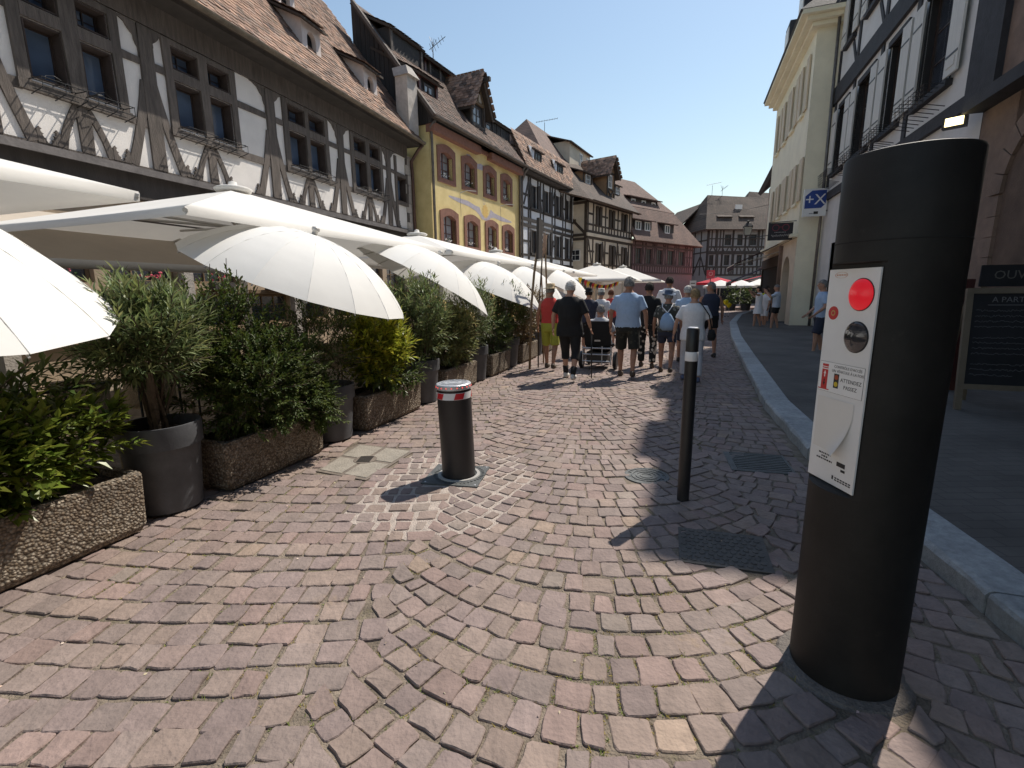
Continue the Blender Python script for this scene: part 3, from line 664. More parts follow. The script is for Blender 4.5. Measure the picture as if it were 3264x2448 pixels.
Y.strip([(2.55, 7.0), (2.8, 6.98), (3.2, 6.86), (3.45, 6.72), (3.75, 6.76), (4.2, 6.74), (4.55, 6.8)], .07, .005, .002, M_paint, 'painted_scroll', taper=[.02, .12, .08, .2, .26, .12, .02])
Y.part('cornice', ST_red, (-.05, 3.35, -.1, .26, 7.15, 7.44), (4.3, 7.6, -.1, .26, 7.15, 7.44), (3.35, 4.3, -.1, .1, 7.3, 7.44))
for a in (2.0, 5.55):
    mb = MB(); mb.tube([Y.L(a, .0, 5.42), Y.L(a + .1, .25, 5.5), Y.L(a + .5, .45, 5.52)], .015, 6); mb.tube([Y.L(a, .0, 5.42), Y.L(a, .02, 4.5)], .006, 4); mb.build('wall_lamp_arm', mat('pale_metal', (.5, .48, .45), .5), Y.e)
pipe(Y, [(-.02, .32, 7.5), (-.02, .1, 7.3), (.04, .08, 7.1), (.06, .08, 0)], .05, ZINC); pipe(Y, [(7.5, .38, 7.5), (7.5, .2, 7.3), (7.52, .1, 7.15), (7.55, .08, 0)], .05, ZINC)
gutter(Y, -.25, 7.7, .45, 7.58)
yp = rad(52); ye = 7.55
def yslope(k): return (.4 - k * math.cos(yp), ye + k * math.sin(yp))
RLY = 5.5
yr = Y.roofslab([(-.25, .4, ye), (4.1, .4, ye), (4.1, .4 - RLY * math.cos(yp), ye + RLY * math.sin(yp)), (-.25, .4 - RLY * math.cos(yp), ye + RLY * math.sin(yp))], MATS['roof_underlay'], .1)
Y.tiles(Y.L(-.2, .42, ye), (1, 0, 0), (0, math.cos(yp), math.sin(yp)), 23, 36, TILE_d, yr, .185, .15, None, 0, .012, 5)
yr2 = Y.roofslab([(4.1, .4, ye), (7.62, .4, ye), (7.62, -.7, ye + 1.1 * math.tan(yp)), (4.1, -.7, ye + 1.1 * math.tan(yp))], MATS['roof_underlay'], .1)
Y.tiles(Y.L(4.15, .42, ye), (1, 0, 0), (0, math.cos(yp), math.sin(yp)), 18, 11, TILE_d, yr2, .185, .15, None, 0, .012, 6)
Y.part('rear_roof_wall', T_plank, (3.9, 4.1, -.4, -4, 7.5, 9.2))
# planked gable above the neighbour's roof
mb = MB(); mb.prism([Y.L(-.05, .3, 7.4), Y.L(-.05, .4 - RLY * math.cos(yp), 7.4), Y.L(-.05, .4 - RLY * math.cos(yp), ye + RLY * math.sin(yp) - .12), Y.L(-.05, .3, ye)], (.03, 0, 0)); mb.build('gable_wall', T_plank, Y.e)
for i in range(17):
    d0 = .2 - i * .2; zt = ye + (.4 - d0) * math.tan(yp) - .12
    mb = MB(); x = -.075 + RN.uniform(-.008, .008); mb.prism([Y.L(x, d0, 7.42), Y.L(x, d0 - .185, 7.42), Y.L(x, d0 - .185, zt + .185 * math.tan(yp)), Y.L(x, d0, zt)], (.02, 0, 0)); mb.build('gable_plank', T_plank, Y.e)
Y.part('verge_board', T_grey, *[]) if False else None
mb = MB(); mb.beam(Y.L(-.2, .42, ye + .03), Y.L(-.2, .4 - RLY * math.cos(yp), ye + RLY * math.sin(yp) + .03), .16, .1); mb.build('verge_board', T_grey, Y.e)
# rendered chimney on the shared wall
ch = Y.part('chimney', mat('chimney_render', (.52, .47, .42), .9, .25, 4., .4, 30.), (-.88, -.34, -.2, -.7, 6.95, 8.75)); mb = MB()
mb.prism([Y.L(-.94, -.1, 8.75), Y.L(-.28, -.1, 8.75), Y.L(-.45, -.3, 9.1), Y.L(-.77, -.3, 9.1)], Y.L(0, -.6, 0)); mb.build('chimney_cap', ST_grey, ch)
# gable dormer
def gable_dormer(F, a0, a1, d, zb, ze_, zr, depth, cheek, front, tile, over=.3, win=None, board=None):
    c = (a0 + a1) / 2
    mb = MB(); mb.prism([F.L(a0, d, zb), F.L(a1, d, zb), F.L(a1, d, ze_), F.L(c, d, zr - .1), F.L(a0, d, ze_)], Vector(F.L(0, -depth, 0)))
    o = mb.build('gable_dormer', cheek, F.e)
    for sg, ax in ((-1, a0), (1, a1)):
        k = over / (abs(c - ax)); ex = ax + sg * over; ez = ze_ - (zr - ze_) * k
        mb = MB(); mb.prism([F.L(c, d + .35, zr), F.L(ex, d + .35, ez), F.L(ex, d - depth, ez), F.L(c, d - depth, zr)], (0, 0, .09)); r = mb.build('dormer_roof', MATS['roof_underlay'], F.e)
        v = Vector(F.L(c - ex, 0, zr - ez)); F.tiles(F.L(ex, d + .37, ez + .08), F.L(0, -1, 0), v, int((depth + .35) / .19), int(v.length / .15), tile, r, .19, .15, None, 0, .01, int(c * 10) + sg)
        F.strip([(ex, ez - .03), (c, zr - .03)], .12, d + .33, .05, board or T_grey, 'barge_board')
    return o
gd = gable_dormer(Y, 3.36, 4.56, -.25, 7.6, 9.4, 10.45, 2.6, T_plank, T_plank, TILE)
Y.window(3.52, 4.2, 8.5, 9.2, -.21, W_frame_dk, G_curt, 2, 2, .06, .03, curtain=CURT)
Y.part('dormer_plaster', P_cream, (3.6, 4.3, -.24, -.2, 9.38, 9.75))
for p in ([(3.45, 9.35), (3.95, 10.25)], [(4.45, 9.35), (3.95, 10.25)], [(3.95, 9.35), (3.95, 10.2)], [(3.4, 9.36), (4.52, 9.36)], [(3.42, 7.9), (3.42, 9.4)], [(4.48, 7.9), (4.48, 9.4)], [(3.5, 7.95), (4.0, 8.4)], [(4.4, 7.95), (4.0, 8.4)], [(3.4, 8.44), (4.5, 8.44)]): Y.strip(p, .1, -.17, .08, gm if p[0][1] > 9.3 else T_grey, 'dormer_timber')
Y.part('hoist_beam', T_dark, (3.9, 4.05, .4, -.3, 10.12, 10.28))
def shed(F, a0, a1, d, zb, zt, cheek, roofm, slope=25, over=.25, frame=None, tile=None, L=2.2):
    F.part('shed_dormer', cheek, (a0, a1, d, d - 1.6, zb, zt))
    s_, c_ = math.sin(rad(slope)), math.cos(rad(slope))
    r = F.roofslab([(a0 - over, d + over, zt - over * s_ / c_), (a1 + over, d + over, zt - over * s_ / c_), (a1 + over, d - L * c_, zt + L * s_), (a0 - over, d - L * c_, zt + L * s_)], roofm, .08, 'dormer_roof')
    if tile: F.tiles(F.L(a0 - over + .08, d + over + .02, zt - over * s_ / c_), (1, 0, 0), F.L(0, -c_, s_), int((a1 - a0 + 2 * over) / .185), int((L + over) / .15), tile, r, .185, .15, None, 0, .01, int(a0 * 10))
    if frame: F.part('dormer_frame', frame, (a0 - .02, a0 + .1, d, d + .05, zb, zt), (a1 - .1, a1 + .02, d, d + .05, zb, zt), (a0 + .1, a1 - .1, d, d + .05, zt - .12, zt))
UL = MATS['roof_underlay']
shed(Y, .1, 1.25, -.45, 7.9, 9.25, T_plank, UL, 30, .2, W_frame_red, TILE_d); Y.window(.4, .98, 8.3, 8.98, -.42, W_frame_dk, G_curt, 2, 2, .06, .03, curtain=CURT)
shed(Y, .1, 2.0, -1.6, 9.8, 10.95, T_plank, UL, 28, .12, T_grey, TILE_d, 1.7)
for a in (.35, 2.75):
    for i in range(7): Y.part('vent_slat', T_plank, (a, a + .6, -1.73, -1.69, 10.15 + i * .075, 10.19 + i * .075))
    for x in (a - .12, a + .62): Y.part('vent_post', T_grey, (x, x + .1, -1.75, -1.66, 9.9, 10.9))
shed(Y, 2.35, 4.4, -1.75, 9.7, 10.9, T_plank, UL, 28, .25, W_frame_red, TILE_d, 1.7)
shed(Y, 5.0, 7.55, -.5, 7.75, 9.3, T_plank, UL, 22, .15, None, TILE_d, 2.2)
Y.window(5.1, 5.6, 8.3, 9.0, -.46, T_grey, G_dark, 1, 2, .06, .03)
for i in range(9): Y.part('dormer_plank', T_plank, (5.75 + i * .2, 5.94 + i * .2, -.49, -.455 + RN.uniform(-.01, .01), 7.8, 9.2))
# ------------------------------------------------------------ the row of houses further down the street
def timber_front(F, a0, a1, bands, posts, m, w=.13, braces=(), rails=(), pr=.03):
    for z in bands: F.strip([(a0, z), (a1, z)], w * 1.25, pr + .006, .06, m)
    for a, z0, z1 in posts: F.strip([(a, z0), (a + RN.uniform(-.01, .01), z1)], w, pr, .06, m)
    for a, z, b, y in braces: F.strip([(a, z), (b, y)], w * .85, pr - .004, .05, m)
    for a, b, z in rails: F.strip([(a, z), (b, z)], w * .8, pr - .007, .05, m)
def shutters(F, a0, a1, z0, z1, m, w=.35, d=.06):
    for x in (a0 - w, a1): 
        o = F.part('shutter', m, (x + .01, x + w - .01, .035, d, z0, z1))
def simple_window(F, a0, a1, z0, z1, fm, gm, cols=2, rows=3, d=-.08):
    return F.window(a0 + .004, a1 - .004, z0 + .004, z1 - .004, d, fm, gm, cols, rows, .06, .03, sub=False)
# black and white house
B = Facade((.55, 25.63), 28, 'black_white_house', 'black and white timber framed house between the yellow house and the beige one')
bwu = [(1.15, 1.95), (2.8, 3.6), (4.45, 5.2), (6.1, 6.8)]; bwl = [(1.2, 2.0), (2.9, 3.7), (4.5, 5.3), (6.15, 6.9)]
hol = [(a, b, 5.85, 7.02) for a, b in bwu] + [(a, b, 3.52, 4.74) for a, b in bwl]
B.wall(0, 7.6, 0, 7.5, hol, P_bluewhite, .15); B.body(0, 7.6, -.16, -9, 0, 7.4, DARKIN, 'house_core')
for a, b, z, y in hol: simple_window(B, a, b, z, y, W_frame_dk, G_far); B.part('sill', T_dark, (a - .12, b + .12, 0, .1, z - .1, z)); shutters(B, a, b, z, y, T_dark, .2)
posts = [(x, 3.0, 7.4) for x in (.12, .85, 2.35, 3.98, 5.62, 7.1, 7.5)] + [(a - .06, 4.8, 5.8) for a, b in bwu] + [(b + .06, 5.8, 7.4) for a, b in bwu] + [(a - .06, 5.8, 7.4) for a, b in bwu] + [(b + .06, 3.1, 4.8) for a, b in bwl]
timber_front(B, 0, 7.6, [7.4, 5.2, 4.9, 3.02], posts, T_dark, .14,
    braces=[(2.2, 7.1, 2.5, 5.8), (3.75, 5.8, 4.3, 7.1), (5.4, 7.1, 5.75, 5.8), (.9, 3.1, 1.15, 4.2), (2.05, 3.1, 2.4, 3.5), (3.8, 3.1, 4.2, 4.4), (5.5, 4.4, 5.7, 3.1), (7.0, 3.1, 7.4, 4.6), (.9, 7.2, .3, 5.9)],
    rails=[(.1, 1.1, 6.4), (2.0, 2.8, 6.4), (3.65, 4.4, 6.4), (5.25, 6.1, 6.4), (0, 7.5, 5.75), (.1, 1.1, 4.1), (2.05, 2.9, 4.1), (3.75, 4.5, 4.1), (5.3, 6.1, 4.1), (0, 7.5, 3.4)])
B.part('eave_board', T_dark, (-.1, 7.7, -.1, .38, 7.42, 7.52)); gutter(B, -.1, 7.8, .45, 7.56); pipe(B, [(-.05, .45, 7.5), (-.05, .3, 7.35), (-.05, .1, 6.9), (-.05, .1, 0)], .05)
r1 = B.roofslab([(-.2, .42, 7.56), (7.8, .42, 7.56), (7.8, -.5, 9.4), (-.2, -.5, 9.4)], TILE_far, .1); B.tiles(B.L(-.15, .44, 7.57), (1, 0, 0), B.L(0, -.92, 1.84), 41, 14, TILE, r1, .19, .145, None, 0, .012, 9)
B.roofslab([(-.2, -.42, 9.36), (7.8, -.42, 9.36), (7.8, -3.2, 11.2), (-.2, -3.2, 11.2)], TILE_far2, .1)
for a in (1.35, 4.4):
    shed(B, a - .25, a + .95, .12, 7.75, 8.78, T_dark, TILE_far, 15, .12, None, None, 1.2); simple_window(B, a, a + .75, 7.85, 8.65, T_dark, G_far, 2, 3, .17)
    B.board([(a - .75, 8.78), (a - .05, 8.78), (a - .1, 8.1)], .14, .05, P_bluewhite, 'dormer_cheek')
# tall tiled roof standing behind it
B2 = Facade((3.05, 29.1), 28, 'tall_tiled_roof_house', 'tall brown tiled roof with two small attic windows behind the black and white house')
B2.body(0, 9.6, -1.5, -9, 0, 9.2, P_cream, 'wall')
B2.roofslab([(-.2, -1.0, 9.0), (9.8, -1.0, 9.0), (9.2, -3.4, 12.1), (2.2, -3.4, 12.1)], TILE_red, .12); B2.roofslab([(-.2, -1.0, 9.0), (2.2, -3.4, 12.1), (-.2, -6, 9.0)], TILE_red, .12)
shed(B2, 4.9, 9.0, -1.55, 9.5, 11.25, P_cream, TILE_far2, 18, .2, None, None, 2.4)
for a in (6.8, 8.15): B2.window(a, a + .5, 10.1, 10.9, -1.5, W_frame_wh, G_far, 2, 2, .07, .03, sub=False)
# beige and brown house with gable dormer
Bn = Facade((4.83, 31.56), 37, 'beige_timbered_house', 'beige timber framed house with brown shutters and a tall gable dormer')
bu = [(1.05, 2.0), (2.95, 3.95), (4.95, 6.05)]; bl = [(1.1, 2.2), (3.1, 4.1), (5.1, 6.1)]
hol = [(a + .1, b - .1, 5.7, 6.85) for a, b in bu] + [(a + .1, b - .1, 3.25, 4.55) for a, b in bl]
Bn.wall(0, 6.95, 0, 7.15, hol, P_cream, .15); Bn.body(.02, 6.95, -.16, -8, 0, 7.1, P_cream, 'side_wall')
for a, b, z, y in hol: simple_window(Bn, a, b, z, y, T_brown, G_far, 2, 3)
for a, b, z, y in hol: shutters(Bn, a + .3, b - .3, z, y, T_brown, .34, .09)
timber_front(Bn, 0, 6.95, [7.05, 5.2, 4.85, 2.75], [(x, 2.75, 7.05) for x in (.1, .8, 2.55, 4.5, 6.45, 6.88)] + [(x, 5.2, 5.65) for x in (1.2, 1.6, 2.1, 3.1, 3.5, 3.95, 5.0, 5.5, 6.0)] + [(x, 2.8, 3.2) for x in (1.3, 1.9, 3.2, 3.8, 5.2, 5.8)], T_brown, .15,
    braces=[(2.5, 3.2, 2.2, 4.7), (4.5, 3.0, 4.2, 4.5), (6.4, 2.9, 6.2, 4.3), (4.6, 4.6, 5.0, 2.9), (.2, 4.7, .75, 2.9)], rails=[(0, 6.9, 5.65), (.1, .9, 6.3), (2.0, 2.9, 6.3), (4.0, 4.9, 6.3), (0, 6.9, 3.2), (.1, 1, 4.0), (2.2, 3.1, 4.0), (4.1, 5.1, 4.0)])
Bn.part('jetty_beam', P_cream, (-.05, 7.0, 0, .1, 4.93, 5.12))
for (d0, z0, d1, z1) in ((-.1, 2.75, -.1, 7.0), (-1.5, 2.75, -1.5, 7.0), (-.1, 5.0, -2, 5.0), (-.1, 4.75, -2, 4.75), (-.1, 6.95, -2, 6.95), (-.8, 5.9, -2, 5.9), (-.15, 5.1, -1.3, 6.2)):
    MB().beam(Bn.L(-.02, d0, z0), Bn.L(-.02, d1, z1), .16, .06, (1, 0, 0)).build('side_timber', T_brown, Bn.e)
o = MB(); o.box(-.03, .0, .45, 1.15, 3.4, 4.1); sw = o.build('side_window', W_frame_wh, Bn.e)
for k in range(2):
    for j in range(2): MB().box(-.045, -.031, .5 + j * .32, .78 + j * .32, 3.46 + k * .32, 3.74 + k * .32).build('pane', G_far, sw)
Bn.roofslab([(-.5, .5, 7.0), (7.2, .5, 7.0), (7.2, -2.8, 10.4), (-.5, -2.8, 10.4)], TILE_far2, .12)
Bn.roofslab([(-.5, .5, 7.0), (-.5, -2.8, 10.4), (-2.4, -2.8, 8.2), (-2.4, -.5, 7.3)], TILE_far2, .1)
gutter(Bn, -.4, 7.2, .55, 7.0, T_brown)
gable_dormer(Bn, 3.2, 4.4, -.3, 7.3, 9.45, 10.35, 2.4, mat('ochre_boards', (.33, .20, .11), .85, .2, 5.), T_brown, TILE, .3)
Bn.window(3.4, 3.95, 8.35, 9.2, -.26, W_frame_wh, G_far, 2, 2, .07, .03, sub=False)
for p in ([(3.25, 7.6), (4.35, 8.25)], [(4.35, 7.6), (3.25, 8.25)], [(3.25, 8.27), (4.4, 8.27)], [(3.25, 9.3), (4.4, 9.3)], [(3.26, 7.5), (3.26, 9.4)], [(4.34, 7.5), (4.34, 9.4)]): Bn.strip(p, .1, -.24, .05, T_brown, 'dormer_timber')
shed(Bn, 1.0, 2.2, -.9, 8.0, 9.1, MATS['ochre_boards'], TILE_far2, 20, .2, T_brown, None, 1.6); Bn.window(1.3, 1.9, 8.35, 8.95, -.84, W_frame_wh, G_far, 2, 2, .07, .03, sub=False)
shed(Bn, 5.3, 6.2, -.7, 8.0, 8.95, T_brown, TILE_far2, 20, .15, None, None, 1.5); Bn.window(5.45, 6.0, 8.3, 8.85, -.66, W_frame_wh, G_far, 2, 2, .07, .03, sub=False)
# mauve house with red hipped roof
Pk = Facade((9.08, 37.21), 49, 'mauve_timbered_house', 'low mauve timber framed house with a steep red tiled roof and dormers')
pw = [(.5, 1.3), (1.9, 2.7), (3.4, 4.2), (5.0, 5.9), (6.7, 7.6)]
hol = [(a, b, 3.5, 4.68) for a, b in pw]
Pk.wall(0, 9.0, 0, 5.3, hol, P_pink, .15); Pk.body(0, 9.0, -.16, -8, 0, 5.2, P_pink, 'side_wall')
for a, b, z, y in hol: simple_window(Pk, a, b, z, y, T_pink, G_far, 2, 3); 
timber_front(Pk, 0, 9, [5.15, 4.82, 3.42, 2.85], [(.06 + i * .345, 2.85, 3.42) for i in range(26)] + [(x, 3.42, 5.15) for x in (.1, .42, 1.38, 1.82, 2.78, 3.05, 3.32, 4.28, 4.6, 4.92, 5.98, 6.3, 6.62, 7.68, 8.0, 8.45, 8.9)], T_pink, .11, braces=[(1.4, 5.0, 1.75, 3.5), (2.9, 3.5, 3.2, 4.9), (4.4, 5, 4.75, 3.5), (6.1, 3.5, 6.45, 4.9), (7.8, 5, 8.3, 3.5)], rails=[(7.7, 8.9, 4.2)])
Pk.roofslab([(-.3, .55, 5.15), (9.6, .55, 5.15), (7.1, -1.0, 7.9), (-.3, -1.0, 7.9)], TILE_red, .12); Pk.roofslab([(9.6, .55, 5.15), (9.6, -6, 5.15), (7.1, -4, 7.9), (7.1, -1.0, 7.9)], TILE_red, .12)
Pk.roofslab([(-.3, -.95, 7.85), (7.3, -.95, 7.85), (4.6, -3.2, 10.4), (-.3, -3.2, 10.4)], TILE_red, .12); Pk.roofslab([(7.3, -.95, 7.85), (7.3, -5, 7.85), (4.6, -3.2, 10.4)], TILE_red, .12)
for a, b in ((.1, 2.4), (4.1, 5.6)):
    shed(Pk, a, b, .05, 5.7, 6.75, T_dark, TILE_red, 12, .25, None, None, 1.5)
    for k in range(2 if b - a > 2 else 1): Pk.window(a + .15 + k * 1.2, a + .85 + k * 1.2, 5.95, 6.6, .1, W_frame_wh, G_far, 2, 1, .07, .04, sub=False)
shed(Pk, 1.5, 5.4, -1.45, 7.9, 8.75, T_dark, TILE_red, 12, .3, None, None, 1.6)
for a in (1.7, 3.1, 4.5): Pk.window(a, a + .55, 8.0, 8.55, -1.4, W_frame_wh, G_far, 1, 1, .09, .04, sub=False)
# far corner house with grid of timbers, plus its neighbour behind
Fr = Facade((18.65, 47.), 84, 'corner_timbered_house', 'corner house with a dense grid of black timbers and hipped roof closing the street')
fu = [(1.65, 2.3), (2.9, 3.45), (4.2, 4.85), (6.0, 6.6)]; fl = [(.2, .65), (1.7, 2.25), (2.97, 3.5), (4.15, 4.7), (6.0, 6.6)]
hol = [(a, b, 5.6, 6.6) for a, b in fu] + [(a, b, 3.75, 4.72) for a, b in fl]
Fr.wall(0, 9., 0, 7.2, hol, P_grey, .15); Fr.body(0, 9., -.16, -7, 0, 7.1, P_grey, 'side_wall')
for a, b, z, y in hol: simple_window(Fr, a, b, z, y, T_dark, G_far, 2, 2)
timber_front(Fr, 0, 9, [7.05, 5.45, 5.0, 4.85, 3.6, 2.85], [(x, 2.85, 7.05) for x in (.06, .9, 1.5, 2.5, 3.75, 5.1, 5.8, 7.0, 8.0, 8.9)] + [(.35 + i * .42, 5.45, 7.05) for i in range(20) if not any(a - .05 < .35 + i * .42 < b + .05 for a, b in fu)] + [(.3 + i * .4, 2.85, 3.6) for i in range(22)] + [(.25 + i * .4, 3.6, 4.85) for i in range(22) if not any(a - .05 < .25 + i * .4 < b + .05 for a, b in fl)], T_dark, .125,
    braces=[(.2 + i * .42, 5.02, .4 + i * .42, 5.42) for i in range(0, 20, 2)] + [(.82 + i * .42, 5.02, .6 + i * .42, 5.42) for i in range(0, 20, 2)], rails=[(0, 9, 6.2)])
for y0, z0, y1, z1 in [(.1, 2.85, .1, 7), (1.3, 2.85, 1.3, 7), (2.6, 2.85, 2.6, 7), (.1, 5, 3.4, 5), (.1, 3.7, 3.4, 3.7), (.1, 6.1, 3.4, 6.1), (.2, 3, 1.2, 4.6), (1.4, 4.6, 2.5, 3.1)]:
    MB().beam((-.02, y0, z0), (-.02, y1, z1), .12, .06, (1, 0, 0)).build('side_timber', T_dark, Fr.e)
Fr.roofslab([(-.6, .6, 7.0), (9.5, .6, 7.0), (9.5, -2.6, 10.3), (1.0, -2.6, 10.6)], TILE_far2, .12); Fr.roofslab([(-.6, .6, 7.0), (1.0, -2.6, 10.6), (-.6, -6.5, 7.0)], TILE_far2, .12)
Fr.roofslab([(1.0, -2.6, 10.6), (9.5, -2.6, 10.3), (9.5, -6, 7.0), (-.6, -6, 7.0)], TILE_far2, .12)
for a in (1.2, 3.4): shed(Fr, a, a + 1.1, -.5, 7.6, 8.35, T_dark, TILE_far2, 25, .2, None, None, 1.6); Fr.window(a + .3, a + .8, 7.75, 8.25, -.46, T_dark, G_far, 2, 1, .06, .03, sub=False)
MB().box(3.2, 3.9, 1.25, 1.35, 8.9, 9.5).build('skylight', W_frame_wh, Fr.e).rotation_euler = (0, 0, 0)
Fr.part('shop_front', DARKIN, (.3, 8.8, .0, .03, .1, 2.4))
F2 = Facade((23.6, 51.), 92, 'tall_gabled_house', 'tall brown roofed house rising behind the corner house at the street end')
F2.body(0, 9, 0, -8, 0, 7, P_grey, 'wall')
F2.roofslab([(-.4, .3, 7.2), (9, .3, 7.2), (9, -3.6, 11.2), (2.0, -3.6, 11.8)], TILE_far2, .12); F2.roofslab([(-.4, .3, 7.2), (2.0, -3.6, 11.8), (-.4, -8, 7.2)], TILE_far2, .12)
shed(F2, 3.2, 4.3, -1.6, 8.9, 9.6, T_dark, TILE_far2, 25, .2, None, None, 1.8)
F3 = Facade((16.3, 50.), -6, 'gabled_back_house', 'brown gabled roof house peeping between mauve house and corner house', sg=-1)
F3.body(0, 6, 0, -9, 0, 7, P_grey, 'wall'); F3.roofslab([(0, .4, 6.8), (6, .4, 6.8), (6, -3, 10.), (0, -3, 10.)], TILE_far2, .12)
# ------------------------------------------------------------ right side of the street
PR = S(0, 4.46)
RH = Facade((PR.x, PR.y), 20, 'grey_timbered_house', 'tall grey and white timber framed house with open shutters behind the black control post', sg=-1)
wn1 = [(12.35, 13.75), (14.85, 15.9), (17.0, 18.3), (19.35, 20.3)]
wn2 = [(a + .1, b - .1) for a, b in wn1]
RS, RE = 10.9, 21.2
hol = [(a, b, 5.38, 7.42) for a, b in wn1] + [(a, b, 9.3, 11.2) for a, b in wn2] + [(11.6, 13.2, .1, 3.), (14.5, 16.6, .1, 3.), (17.4, 19.6, .1, 3.)]
RH.wall(RS, RE, 0, 13.1, hol, mat('plaster_greywhite', (.62, .61, .60), .9, .08, 2., .25, 50.), .02); RH.body(RS, RE, -.3, -9, 0, 13, DARKIN, 'house_core')
SHU = mat('painted_shutter', (.56, .55, .52), .7, .1, 4., .15, 40., streak=(6, 6, .5))
T_blk = mat('timber_charcoal', (.03, .029, .034), .8, .3, 5., .3, 40., rnd=.1)
for i, (a, b, z, y) in enumerate(hol):
    RH.window(a + .004, b - .004, z + .004, y - .004, -.14, W_frame_dk, G_dark, 2, 3 if i < 8 else 2, .07, .03, sub=i < 4)
    if i < 8:
        RH.part('window_sill', T_blk, (a - .15, b + .15, 0, .12, z - .13, z - .01)); RH.part('lintel', T_blk, (a - .1, b + .1, 0, .05, y + .01, y + .15))
        w = .5; cas = mat('casing_black', (.02, .018, .018), .8, .3, 6.); RH.part('casing', cas, (a - .02, a, -.28, .02, z, y), (b, b + .02, -.28, .02, z, y), (a, b, -.28, .02, y, y + .02))
        for sgn in (-1, 1):                                   # shutters swung open against the wall
            x0 = a - w + .02 if sgn < 0 else b - .02
            o = RH.part('shutter', SHU, (x0, x0 + w, .07, .11, z + .02, y - .02)); 
            for zz in (z + .35, y - .45): RH.part('shutter_hinge', IRON, (x0 + .03, x0 + w - .03, .11, .118, zz, zz + .04), parent=o)
            RH.part('shutter_panel', SHU, (x0 + .1, x0 + w - .1, .11, .122, z + .15, z + .3), parent=o)
for z0, z1 in ((7.75, 8.3), (4.55, 4.8), (11.9, 12.3)): RH.part('floor_beam', T_blk, (RS, RE, -.02, .09, z0, z1))
for a in (11.0, 14.3, 16.5, 18.85, 20.9): RH.strip([(a, 4.8), (a, 7.75)], .2, .035, .06, T_blk); RH.strip([(a, 8.3), (a, 11.9)], .2, .035, .06, T_blk)
for a in (11.4, 14.5, 16.7, 19.0): RH.strip([(a, 8.35), (a + .5, 9.1)], .14, .03, .05, T_blk)
for i, (a, b) in enumerate(wn1):                             # iron window baskets
    mb = MB()
    for k in range(5): mb.tube([RH.L(a - .1, .42, 5.02 + k * .08), RH.L(b + .1, .42, 5.02 + k * .08)], .008, 4)
    for k in range(8):
        x = a - .1 + (b - a + .2) * k / 7; mb.tube([RH.L(x, .05, 5.3), RH.L(x, .44, 5.34), RH.L(x, .4, 4.98), RH.L(x, .05, 4.9)], .009, 4)
    mb.build('iron_basket', IRON, RH.e)
ez = 13.1
RH.part('eave', T_blk, (RS, RE, -.3, .5, ez - .1, ez + .1)); gutter(RH, RS, RE, .55, ez + .1)
RH.roofslab([(RS, .5, ez + .1), (RE, .5, ez + .1), (RE, -3.2, ez + 3.6), (RS + 4.2, -3.2, ez + 3.6)], TILE_far, .15); RH.roofslab([(RS, .5, ez + .1), (RS + 4.2, -3.2, ez + 3.6), (RS, -8, ez + .1)], TILE_far, .15); RH.part('top_floor', DARKIN, (RS + .05, RE, -.2, -8.9, ez - .3, ez + .09))
for s0 in (13.65, 16.25, 18.9): 
    RH.part('wall_dormer', P_grey, (s0 + .1, s0 + 1.2, .2, -1.6, ez, ez + 1.7)); RH.roofslab([(s0, .32, ez + 1.72), (s0 + 1.3, .32, ez + 1.72), (s0 + 1.3, -2.2, ez + 2.3), (s0, -2.2, ez + 2.3)], TILE_far, .1, 'dormer_roof')
pipe(RH, [(20.95, .2, 13), (20.95, .12, 4.5), (20.95, .12, .1)], .05)
RH.part('corner_boards', T_blk, (RS, 11.5, .0, .06, 4.81, 7.74)); RH.part('corner_boards', T_blk, (RS, 11.5, .0, .06, 8.31, 11.89))
# stone fronted neighbour with arches, nearer than the timbered house
SB = Facade((PR.x, PR.y), 20, 'stone_arcade_house', 'brown sandstone house with an arched ground floor opening at the right edge', sg=-1)
def arch_wall(F, a0, a1, z0, z1, arches, m, d=0., depth=.4, name='arcade_wall'):
    mb = MB(); prev = a0
    for (x0, x1, zs) in arches:
        mb.add([F.L(prev, d, z0), F.L(x0, d, z0), F.L(x0, d, z1), F.L(prev, d, z1)], [(0, 1, 2, 3)]); r = (x1 - x0) / 2; n = 14
        arc = [(x0 + r - r * math.cos(math.pi * i / n), zs + r * math.sin(math.pi * i / n)) for i in range(n + 1)]
        prof = [(x0, z0)] + arc + [(x1, z0)]
        for p, q in zip(arc, arc[1:]): mb.add([F.L(p[0], d, p[1]), F.L(q[0], d, q[1]), F.L(q[0], d, z1), F.L(p[0], d, z1)], [(0, 1, 2, 3)])
        for p, q in zip(prof, prof[1:]): mb.add([F.L(p[0], d, p[1]), F.L(q[0], d, q[1]), F.L(q[0], d - depth, q[1]), F.L(p[0], d - depth, p[1])], [(0, 1, 2, 3)])
        prev = x1
    mb.add([F.L(prev, d, z0), F.L(a1, d, z0), F.L(a1, d, z1), F.L(prev, d, z1)], [(0, 1, 2, 3)])
    return mb.build(name, m, F.e)
arch_wall(SB, -8, 10.88, 0, 10.2, [(8.0, 9.9, 2.9), (4.4, 7.0, 2.9), (1.0, 3.6, 2.9)], ST_arch)
SB.body(-8, 10.88, -.42, -9, 0, 10.1, DARKIN, 'house_core')
